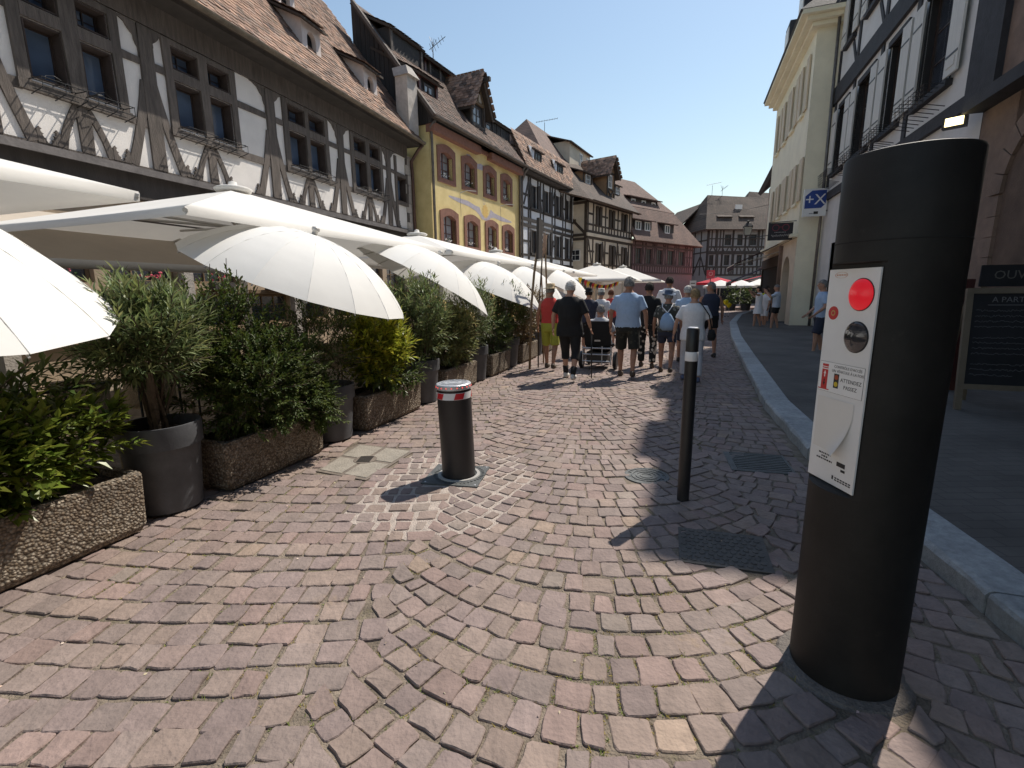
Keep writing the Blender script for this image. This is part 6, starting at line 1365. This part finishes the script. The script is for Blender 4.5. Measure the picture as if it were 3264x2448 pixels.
hb = empty('shoulder_bag', e.location, e.rotation_euler.z, 'dark shoulder bag hanging at the side of the white tee shirt', 'bag'); mb = MB(); mb.loft([oval(V(.33, .05, .78), .06 * k, .1 * k), oval(V(.34, .05, .86), .08 * k, .14 * k), oval(V(.33, .05, .98), .05 * k, .12 * k)]); mb.build('pouch', BLK, hb, smooth=True); MB().tube([V(.33, .0, .98), V(.26, -.1, 1.25), V(.13, -.1, 1.44), V(.08, 0, 1.49)], .009, 6).build('strap', BLK, hb)
person('man in navy sleeveless top and black shorts looking left', 4.45, 10.86, HEAD - 12, 1.68, 'tank', NAVY, 'b', BLK, H_grey, 'short', SKIN_t, 1.15, .13, hem='short', head_turn=62, shoes=M_blk, belly=.03)
person('tall dark haired man in white shirt behind the group', 3.95, 12.2, HEAD, 1.84, 's', WHITE, 'b', NAVY, H_dark, 'short', SKIN_t, 1.15, .1)
person('white haired man in pale blue shirt half hidden by the white tee shirt', 3.62, 10.0, HEAD, 1.6, 's', cloth('pale_blue', (.42, .56, .74)), 'b', NAVY, H_white, 'short', SKIN, 1.15, .1)
e, k, hc, V = person('person in dark shirt and black cap left of the wheelchair', 1.75, 11.0, HEAD, 1.56, 's', NAVY, 'b', BLK, H_dark, 'short', SKIN, 1.1, .1); sun_hat(e, hc, k, BLK, None, .12)
e, k, hc, V = person('person in white shirt and pale cap behind the wheelchair', 2.12, 11.5, HEAD, 1.55, 's', WHITE, 'b', NAVY, H_grey, 'short', SKIN, 1.08, .1); sun_hat(e, hc, k, cloth('pale_cap', (.6, .58, .52)), None, .1)
person('auburn haired person far in the crowd beyond the blue shirt', 2.7, 13.2, HEAD, 1.54, 's', RED, 'b', NAVY, H_red, 'short', SKIN, 1., .1)
ph = (((-.26, .2, 1.28), (-.12, .38, 1.5)), ((.26, .2, 1.28), (.1, .38, 1.5)))
person('woman in white dress raising her arms to take a picture', 9.4, 18.45, -60, 1.62, 'dress', WHITE, None, None, H_dark, 'long', SKIN, .95, .12, (((-.3, .1, 1.4), (-.5, .22, 1.5)), ((.24, .22, 1.3), (.1, .36, 1.52))), WH_SHOE)
person('man in pale blue shirt and black shorts photographing beside the white dress', 9.55, 17.5, -55, 1.66, 's', cloth('faded_blue', (.45, .52, .62)), 'b', BLK, H_grey, 'bald', SKIN, 1.05, .1, ph, WH_SHOE, hem='short')
person('person in white standing behind the two photographers', 9.95, 19.0, -100, 1.55, 's', WHITE, 'b', WHITE, H_dark, 'short', SKIN, 1., .06)
person('man in light blue polo shirt half hidden behind the control post', 6.98, 10.9, -75, 1.7, 's', LBLUE, 'b', NAVY, H_grey, 'short', SKIN, 1.15, .12, (((-.28, .02, 1.13), (-.25, .22, .95)), ((.28, .02, 1.13), (.24, .22, .95))), hem='knee')
person('distant person in yellow safety vest by the shop front', 11.15, 21.3, 160, 1.62, 's', cloth('hi_vis', (.65, .7, .03)), 'b', NAVY, H_dark, 'short', SKIN, 1., .08)
# powered wheelchair with seated person
WX, WY = 1.74, 9.43
person('grey haired person in pale shirt sitting in the wheelchair', WX, WY, HEAD, 1.62, 's', cloth('pale_stripe', (.55, .55, .56)), 'b', NAVY, H_grey, 'short', SKIN, 1.08, 0., (((-.3, .08, 1.12), (-.3, .3, 1.0)), ((.3, .08, 1.12), (.3, .3, 1.0))), sit=True)
wc = empty('powered_wheelchair', (WX, WY, 0), -rad(HEAD), 'black powered wheelchair seen from behind in the middle of the group', 'wheelchair')
MB().box(-.24, .24, -.2, .28, .40, .46).build('seat', BLK, wc); mb = MB(); mb.loft([[(-.25, -.17, .46), (.25, -.17, .46), (.25, -.23, .46), (-.25, -.23, .46)], [(-.26, -.2, .7), (.26, -.2, .7), (.26, -.27, .7), (-.26, -.27, .7)], [(-.23, -.24, .93), (.23, -.24, .93), (.23, -.3, .93), (-.23, -.3, .93)]]); mb.build('backrest', BLK, wc); MB().box(-.055, .055, -.272, -.268, .545, .575).build('maker_badge', M_pole, wc)
MB().box(-.2, .2, -.3, .25, .13, .34).build('battery_box', M_blk, wc)
for z, y0 in ((.42, -.3), (.3, -.32), (.17, -.33)): MB().tube([(-.27, y0, z), (.27, y0, z)], .014, 8).build('frame_tube', M_alu, wc)
for x in (-.27, -.1, .1, .27): MB().tube([(x, -.31, .1), (x, -.3, .46)], .012, 6).build('frame_upright', M_alu, wc)
for x in (-.33, .33):
    o = MB().lathe([(.09, -.035), (.15, -.035), (.17, -.02), (.17, .02), (.15, .035), (.09, .035)], 24).build('wheel', M_blk, wc); o.matrix_local = Matrix.Translation((x, -.12, .172)) @ Matrix.Rotation(rad(90), 4, 'Y'); MB().lathe([(0, -.03), (.085, -.03), (.085, .03), (0, .03)], 16).build('rim', M_alu, o)
    o = MB().lathe([(.04, -.025), (.08, -.025), (.09, 0), (.08, .025), (.04, .025)], 18).build('caster', M_blk, wc); o.matrix_local = Matrix.Translation((x * .85, .38, .092)) @ Matrix.Rotation(rad(90), 4, 'Y')
    MB().tube([(x * .95, -.2, .66), (x * .95, .2, .68), (x * .95, .22, .45)], .018, 8).build('armrest', M_blk, wc); MB().tube([(x * .7, -.28, .85), (x * .7, -.4, .87)], .014, 8).build('push_handle', M_blk, wc)
    MB().box(x * .9 - .06, x * .9 + .06, .42, .56, .1, .12).build('footplate', M_blk, wc)
# ------------------------------------------------------------ signs, lamps, awnings, aerials, far market
def board_frame(s, n0, n1, z0, z1, name, label, cat):   # sign standing across the street direction, facing the viewer; local x = n, y = s, z
    e = empty(name, S(s, (n0 + n1) / 2), rad(-20), label, cat); return e, (n1 - n0) / 2
e, w = board_frame(20.6, 3.68, 4.4, 4.03, 4.96, 'shop_sign', 'white shop sign with a blue panel reading +X on the right', 'sign')
MB().box(-w, w, -.06, .06, 4.03, 4.96).build('sign_box', M_white, e)
mb = MB(); mb.prism([(x, -.064, z) for x, z in ((-.32, 4.3), (.2, 4.3), (.33, 4.45), (.33, 4.9), (-.12, 4.9), (-.32, 4.72))], (0, .003, 0)); mb.build('blue_panel', mat('sign_blue', (.02, .06, .28), .4), e)
text_mesh('+X', .5, 'lettering', M_white, e, (.0, -.066, 4.58), (rad(90), 0, 0), .002)
MB().box(-.02, .12, -.064, -.061, 4.1, 4.19).build('small_mark', M_ink, e); MB().box(-.16, -.04, -.064, -.061, 4.11, 4.14).build('small_mark', mat('grey_ink', (.3, .3, .32), .6), e)
for z in (4.2, 4.8): MB().tube([(w, 0, z), (w + .12, 0, z)], .015, 6).build('bracket', IRON, e)
e, w = board_frame(21.6, 2.76, 3.6, 3.34, 3.98, 'optician_sign', 'dark hanging optician sign with a drawn pair of glasses', 'sign')
MB().box(-w, w, -.04, .04, 3.34, 3.98).build('sign_board', mat('sign_dark', (.015, .012, .018), .5), e)
M_gl = mat('dull_crimson', (.2, .02, .04), .5)
for x in (-.17, .17): 
    o = MB().lathe([(.1, -.002), (.1, .002), (.125, .002), (.125, -.002)], 24, cap=False).build('glasses_rim', M_gl, e); o.matrix_local = Matrix.Translation((x, -.043, 3.8)) @ Matrix.Rotation(rad(90), 4, 'X')
MB().box(-.07, .07, -.045, -.041, 3.81, 3.83).build('glasses_bridge', M_gl, e)
M_scr = mat('sign_script', (.5, .48, .46), .6)
MB().tube([(-.3 + .6 * i / 40, -.044, 3.5 + .035 * math.sin(i * 1.3) * (1 + .4 * math.sin(i * .7)) + .02 * i / 40) for i in range(41)], .006, 4).build('script_line', M_scr, e)
for k in range(8): MB().box(-.2 + k * .05, -.17 + k * .05, -.044, -.041, 3.62, 3.64).build('small_letter', M_scr, e)
MB().tube([(-w, 0, 4.0), (w + .15, 0, 4.03)], .015, 6).build('bracket', IRON, e)
# lantern on a wall arm
ln = empty('street_lantern', S(28, 2.64), rad(-20), 'old style black street lantern on a wall arm before the corner house', 'street lamp')
mb = MB(); mb.loft([[(x * .12, y * .12, 4.2) for x, y in ((-1, -1), (1, -1), (1, 1), (-1, 1))], [(x * .2, y * .2, 4.58) for x, y in ((-1, -1), (1, -1), (1, 1), (-1, 1))]]); mb.build('glass', mat('frosted_glass', (.6, .6, .55), .4, .1, transl=.4), ln)
mb = MB(); mb.loft([[(x * a, y * a, z) for x, y in ((-1, -1), (1, -1), (1, 1), (-1, 1))] for a, z in ((.23, 4.585), (.22, 4.62), (.1, 4.78), (.05, 4.8), (.06, 4.88), (.01, 4.94))]); mb.build('hood', IRON, ln)
for x in (-1, 1):
    for y in (-1, 1): MB().tube([(x * .122, y * .122, 4.18), (x * .202, y * .202, 4.59)], .01, 4).build('frame_edge', IRON, ln)
MB().tube([(0, 0, 4.2), (0, 0, 4.1), (.2, 0, 4.08), (.95, 0, 4.14)], .018, 6).build('arm', IRON, ln); MB().box(-.13, .13, -.13, .13, 4.17, 4.2).build('floor', IRON, ln)
# awnings
def awning(s0, s1, nb, zb, nf, zf, label, m):
    e = empty('shop_awning', S((s0 + s1) / 2, nb), ST, label, 'awning', None); a = (s1 - s0) / 2; d = nb - nf
    mb = MB(); mb.prism([(-a, 0, zb), (a, 0, zb), (a, d, zf), (-a, d, zf)], (0, 0, -.02)); mb.build('cloth', m, e)
    mb = MB(); N = 16
    for i in range(N): x0, x1 = -a + 2 * a * i / N, -a + 2 * a * (i + 1) / N; mb.prism([(x0, d, zf), (x1, d, zf), (x1, d + .01, zf - .2), ((x0 + x1) / 2, d + .01, zf - .24), (x0, d + .01, zf - .2)], (0, .008, 0))
    mb.build('valance', m, e); MB().tube([(-a, d, zf - .02), (a, d, zf - .02)], .03, 8).build('front_bar', M_pole, e); MB().tube([(-a, .02, zb + .05), (a, .02, zb + .05)], .07, 8).build('roller', M_pole_dk, e)
    for x in (-a + .2, a - .2): MB().tube([(x, 0, zb - .35), (x, d, zf - .05)], .02, 6).build('arm', M_pole, e)
M_awd = mat('dark_maroon_cloth', (.05, .022, .03), .9, .15, 3., transl=.15); M_red = mat('bright_red_cloth', (.62, .05, .08), .85, .06, 3., transl=.35)
awning(24.3, 28.3, 3.64, 3.45, 1.85, 2.62, 'dark maroon awning sloping from the cream house shop', M_awd)
awning(31., 35.5, 4.2, 2.75, 2.3, 1.95, 'lower dark awning beyond the lantern', M_awd)
awning(42.5, 46, 6.8, 2.9, 3.2, 1.95, 'red awning under the corner house, right hand one', M_red)
# chalkboard on the pavement
cb = empty('chalkboard', S(6.82, 2.96, .11), rad(-20), 'large wooden framed chalkboard menu on the pavement at the right edge', 'chalkboard')
M_oak2 = mat('pale_oak', (.14, .115, .085), .7, .2, 5., .2, 40.); M_chalk = mat('chalk', (.13, .13, .14), .9, .2, 40.); M_slate2 = mat('slate_board', (.012, .013, .017), .9, .3, 3.)
cb.rotation_euler = (rad(-6), 0, rad(-20))
MB().box(.06, .92, -.005, .015, .3, 1.32).build('slate', M_slate2, cb)
for x0, x1, z0, z1 in ((0, .06, .0, 1.38), (.92, .98, 0, 1.38), (.06, .92, 1.32, 1.38), (.06, .92, .24, .3)): MB().box(x0, x1, -.02, .025, z0, z1).build('frame_bar', M_oak2, cb)
for x in (.03, .95): MB().tube([(x, .03, 1.3), (x, .5, -.12)], .02, 6).build('rear_leg', M_oak2, cb)
text_mesh('A PARTAGER', .085, 'chalk_heading', M_chalk, cb, (.48, -.008, 1.25), (rad(90), 0, 0), .0005); MB().box(.2, .75, -.007, -.0055, 1.19, 1.197).build('chalk_underline', M_chalk, cb)
rn = random.Random(5)
for i in range(13):
    z = 1.13 - i * .06; x = .1
    if i in (4, 9): continue
    end = .1 + rn.uniform(.35, .7); pts = []
    while x < end: pts.append((x, -.0065, z + rn.uniform(-.012, .012))); x += .011
    if len(pts) > 3: MB().tube(pts, .0022, 3).build('chalk_line', M_chalk, cb)
ob = empty('open_sign', S(7.4, 3.3, 0), rad(-20), 'small dark chalk sign reading OUVERT above the menu board', 'sign')
MB().box(-.05, .75, -.01, .01, 1.5, 1.75).build('slate', M_slate2, ob); text_mesh('OUVERT', .14, 'lettering', mat('chalk_dim', (.1, .095, .09), .9), ob, (.34, -.013, 1.63), (rad(90), 0, 0), .0005)
for x in (.0, .7): MB().box(x - .02, x + .02, .012, .03, .1, 1.75).build('leg', M_oak2, ob)
mp = empty('menu_lectern', S(8.2, 3.4, .1), rad(-20), 'dark red menu stand behind the chalkboard', 'menu stand'); MB().box(-.12, .12, -.1, .1, 0, 1.5).build('stand', mat('oxblood_wood', (.06, .015, .012), .6, .2), mp); MB().lathe([(.03, 1.5), (.03, 1.72), (.01, 1.75)], 12, (-.08, -.05, 0)).build('bottle', M_pole, mp)
# aerials
def aerial(F, a, d, z0, z1, kind, label):
    o = F.L(a, d, 0); p = F.e.matrix_world if False else None
    e = empty('roof_aerial', (0, 0, 0), 0, label, 'aerial', 'television aerials on the roofs')
    M = Matrix.Translation(F.e.location) @ Matrix.Rotation(F.e.rotation_euler.z, 4, 'Z'); b = M @ Vector(F.L(a, d, 0)); e.location = (b.x, b.y, 0)
    M_a = mat('aerial_metal', (.12, .12, .13), .5, metal=.5)
    MB().tube([(0, 0, z0), (0, 0, z1)], .018, 6).build('mast', M_a, e)
    if kind == 0:
        for q in range(5): MB().tube([(.12 * q - .1, -.3 + .05 * q, z1 - .1 + .1 * q), (.12 * q - .02, .3 - .05 * q, z1 - .25 + .1 * q)], .009, 4).build('element', M_a, e)
        MB().tube([(-.15, 0, z1 - .2), (.55, 0, z1 + .3)], .014, 5).build('boom', M_a, e)
        for q in range(4): MB().tube([(0, 0, z1 - .1), (-.15 + q * .1, .1, z1 + .35 - q * .04)], .009, 4).build('element', M_a, e)
    else:
        MB().tube([(-.6, -.1, z1 - .02), (.9, .15, z1 + .3)], .014, 5).build('boom', M_a, e)
        for q in range(9): MB().tube([(-.55 + q * .18, -.25 + q * .03, z1 - .0 + q * .038), (-.55 + q * .18, .1 + q * .03, z1 + .0 + q * .038)], .009, 4).build('element', M_a, e)
aerial(Y, 3.7, -2.2, 9.5, 11.9, 0, 'bent fan shaped aerial above the yellow house dormer'); aerial(B, 9.6, -3, 10.5, 12.8, 1, 'long horizontal aerial above the black and white house')
aerial(Fr, 1.45, -2.6, 9.5, 11.5, 1, 'left aerial of the pair above the corner house'); aerial(Fr, 2.5, -2.6, 9.5, 11.2, 0, 'right aerial of the pair above the corner house')
# overhead cable
pts = []
a, b = S(36, .4, 6.45), S(36, 4.6, 6.8); tag(MB().tube([a.lerp(b, t / 10) - Vector((0, 0, .12 * math.sin(math.pi * t / 10))) for t in range(11)], .012, 5).build('overhead_cable', IRON), 'thin overhead cable strung before the corner house roof', 'cable')
# carved wooden poles with comb and wheat ear
sc = empty('carved_pole_display', S(9.3, -2.75), ST, 'tall carved wooden poles with dark comb and wheat ear behind the man in red', 'sculpture')
for pts, r, m in (([(-.45, .1, 0), (-.4, .08, 1.2), (-.3, .05, 1.85), (-.18, .02, 2.3), (-.14, 0, 2.8)], .024, gm), ([(-.2, 0, 0), (-.1, .03, 1.0), (.03, .02, 1.7), (.05, 0, 2.1)], .014, T_brown), ([(.35, .05, 0), (.3, .05, 1.1), (.12, .03, 1.8), (.06, .0, 2.15)], .015, gm), ([(.5, 0, 0), (.42, 0, 1.3), (.32, 0, 2.1), (.34, 0, 2.6)], .018, gm)): MB().tube(pts, r, 8).build('pole', m, sc, smooth=True)
mb = MB(); pl = [(-.28, 2.1), (-.24, 2.86)] + [(.0 + .02 * (i % 2) * 3 - .03 * (i // 2) * .2, 2.84 - i * .045) for i in range(17)]; mb.prism([(x, -.03, z) for x, z in pl], (0, .05, 0)); mb.build('toothed_comb', T_dark, sc)
mb = MB(); rn = random.Random(3)
for i in range(150):
    t = rn.random(); a = rn.uniform(0, 6.28); c = Vector((.06 + .22 * t, 0, 2.12 + .42 * t)); d = Vector((.45 + .35 * math.cos(a), .4 * math.sin(a), .85)).normalized(); mb.tube([c, c + d * rn.uniform(.06, .16)], [.008, .002], 3, False)
tag(mb.build('wheat_ear', mat('straw_pink', (.55, .38, .27), .9, .2, 30.), sc), kind='stuff')
# far market: balloons, parasols, greenery, signs
for i, (n_, z_, lab) in enumerate(((1.97, .8, 'upper yellow balloon near the far market'), (2.15, .62, 'lower yellow balloon near the far market'))):
    b = empty('balloon', S(29.5 + i * .2, n_, 0), 0, lab, 'balloon', 'yellow balloons'); MB().lathe([(.001, z_ - .17), (.03, z_ - .14), (.11, z_ - .06), (.14, z_ + .03), (.11, z_ + .11), (.04, z_ + .15), (0, z_ + .155)], 20, cap=False).build('skin', mat('yellow_rubber', (.8, .68, .02), .4, .03, transl=.3), b, smooth=True); MB().tube([(0, 0, 0), (.02, 0, z_ - .17)], .004, 4).build('string', WHITE, b)
    MB().lathe([(.0, .0), (.05, .0), (.04, .03), (0, .03)], 10).build('weight', BLK, b)
def far_parasol(s, n, z, r, label, m):
    e = empty('market_parasol', S(s, n), 0, label, 'parasol', 'parasols of the far market'); mb = MB(); N = 8
    mb.add([(0, 0, z + .45)] + [(r * math.cos(2*math.pi*k/N), r * math.sin(2*math.pi*k/N), z) for k in range(N)] + [(r * math.cos(2*math.pi*k/N), r * math.sin(2*math.pi*k/N), z - .15) for k in range(N)], [(0, 1 + k, 1 + (k + 1) % N) for k in range(N)] + [(1 + k, 1 + N + k, 1 + N + (k + 1) % N, 1 + (k + 1) % N) for k in range(N)]); mb.build('canopy', m, e); MB().tube([(0, 0, 0), (0, 0, z + .48)], .03, 6).build('pole', M_pole, e); MB().lathe([(.3, 0), (.3, .08), (.0, .1)], 12).build('base', M_conc, e)
far_parasol(40, 2.2, 1.75, 1.3, 'white parasol at the far market, left one', M_canvas); far_parasol(41, 3.7, 1.75, 1.2, 'white parasol at the far market, middle one', M_canvas); far_parasol(41.5, 5.0, 1.8, 1.2, 'white parasol at the far market, right one', M_canvas)
far_parasol(44.5, 2.2, 2.05, 1.8, 'red parasol at the far market under the corner house', M_red)
for i, (s_, n_) in enumerate(((38.5, 2.9), (38.8, 3.9), (39.2, 4.9), (39.5, 5.9))):
    e = empty('market_bush', S(s_, n_), ST, ['dark bush at the far market beside the balloons', 'second dark bush at the far market', 'third dark bush at the far market', 'dark bush at the far market next to the shops'][i], 'bush', 'bushes of the far market'); MB().lathe([(.3, 0), (.36, .45), (.33, .45), (.3, .4), (0, .4)], 16, cap=False).build('pot', M_pot, e); crown('foliage', e, LF['dark'], (0, 0, .95), (.55, .5, .6), 60, 9, .16, .08, 60 + i, .5, .25, .3, stems=False)
rs = empty('red_shop_sign', S(42., 1.55), rad(-20), 'red hanging sign on the corner house facade', 'sign'); MB().box(-.3, .3, -.05, .05, 2.35, 3.0).build('sign_board', mat('sign_red', (.45, .04, .06), .5, .2, 8.), rs); MB().lathe([(.1, -.01), (.16, -.01), (.16, .01), (.1, .01)], 20, cap=False).build('ring_mark', mat('sign_pale_red', (.6, .25, .25), .5), rs).matrix_local = Matrix.Translation((0, -.06, 2.72)) @ Matrix.Rotation(rad(90), 4, 'X'); MB().box(-.03, .03, -.02, .02, .0, 2.35).build('pole', IRON, rs)
ws = empty('white_street_sign', S(38, .25), rad(-20), 'small white rectangular sign near the mauve house', 'sign'); MB().box(-.22, .22, -.02, .02, 1.75, 2.15).build('plate', M_white, ws); MB().box(-.15, .15, -.024, -.021, 1.92, 1.98).build('text_bar', M_ink, ws); MB().tube([(0, .03, 0), (0, .03, 2.1)], .025, 6).build('pole', IRON, ws)
# bunting of small flags by the canopies
bt = empty('bunting', (0, 0, 0), 0, 'string of small red and yellow flags beneath the market canopies', 'bunting'); A, Bq = S(16.5, -3.6, 2.0), S(24, -3.2, 1.95); prev = None; mb = MB(); line = [A.lerp(Bq, t / 20) - Vector((0, 0, .25 * math.sin(math.pi * t / 20))) for t in range(21)]; mb.tube(line, .006, 4); mb.build('string', IRON, bt)
for i in range(1, 20):
    p = line[i]; MB().prism([p + Vector((-.08, 0, 0)), p + Vector((.08, 0, 0)), p + Vector((0, 0, -.22))], (0, .006, 0)).build('flag', [mat('flag_red', (.6, .05, .05), .8), mat('flag_yellow', (.75, .5, .04), .8), mat('flag_black', (.03, .03, .03), .8)][i % 3], bt)
# dry grass and moss in the joints
mb = MB(); rn = random.Random(9)
spots = [(1.05, 1.95, .16), (1.0, 1.75, .15), (.75, 1.7, .25), (.4, 1.5, .3), (-.35, 1.7, .3), (-1.2, 1.9, .3), (-2.0, 2.6, .25), (-1.7, 3.1, .2), (.9, 2.15, .3), (.2, 1.6, .3), (-.6, 2.5, .2), (-.9, 1.55, .2), (-2.1, 2.3, .15), (.6, 2.0, .3), (1.75, 4.6, .2), (-1.75, 3.6, .15)]
cand = [q for q in stones if math.hypot(q[0], q[1]) < 5.5]
for cx, cy, r in spots:
    near = [q for q in cand if math.hypot(q[0] - cx, q[1] - cy) < r]
    for _ in range(int(60 * r / .2)):
        if not near: break
        q = rn.choice(near); i = rn.randrange(4); t = rn.random(); a, b = q[2][i], q[2][(i + 1) % 4]
        x, y = a[0] + (b[0] - a[0]) * t, a[1] + (b[1] - a[1]) * t; dx, dy = x - q[0], y - q[1]; l_ = math.hypot(dx, dy) + 1e-6; x += dx / l_ * .007; y += dy / l_ * .007
        g_ = rn.random(); mb.cc = (1.1, .95, .5) if g_ > .45 else (.6, .85, .35)
        for _k in range(3):
            d = Vector((rn.gauss(0, .6), rn.gauss(0, .6), .5)).normalized() * rn.uniform(.008, .022); p = Vector((x + rn.gauss(0, .004), y + rn.gauss(0, .004), -.008)); sd = d.cross(Vector((0, 0, 1))).normalized() * .0016
            mb.add([p - sd, p + sd, p + d], [(0, 1, 2)])
tag(mb.build('joint_grass', mat('dry_grass', (.3, .27, .12), .9, .3, 30., attr=True, transl=.2)), 'dry grass and moss tufts growing in the joints', 'grass', kind='stuff')
# litter: small pale crumbs and leaves on the setts
mb = MB()
for _ in range(160):
    x, y = rn.uniform(-2.2, 1.6), rn.uniform(1.4, 6.5); s_, n_ = sn(x, y)
    if not -3.1 < n_ < 1: continue
    r = rn.uniform(.003, .009); br = rn.uniform(.7, 1.2); mb.cc = (br, br * rn.uniform(.8, 1), br * rn.uniform(.6, .95)); a = rn.random() * 3
    mb.add([(x + r * math.cos(a), y + r * math.sin(a), .004), (x - r * .5 * math.sin(a), y + r * .5 * math.cos(a), .009), (x - r * math.cos(a), y - r * math.sin(a), .005), (x + r * .5 * math.sin(a), y - r * .5 * math.cos(a), .004)], [(0, 1, 2, 3)])
tag(mb.build('litter', mat('pale_crumbs', (.55, .5, .42), .9, .2, attr=True)), 'scattered pale crumbs and dry leaf bits on the setts', 'litter', kind='stuff')
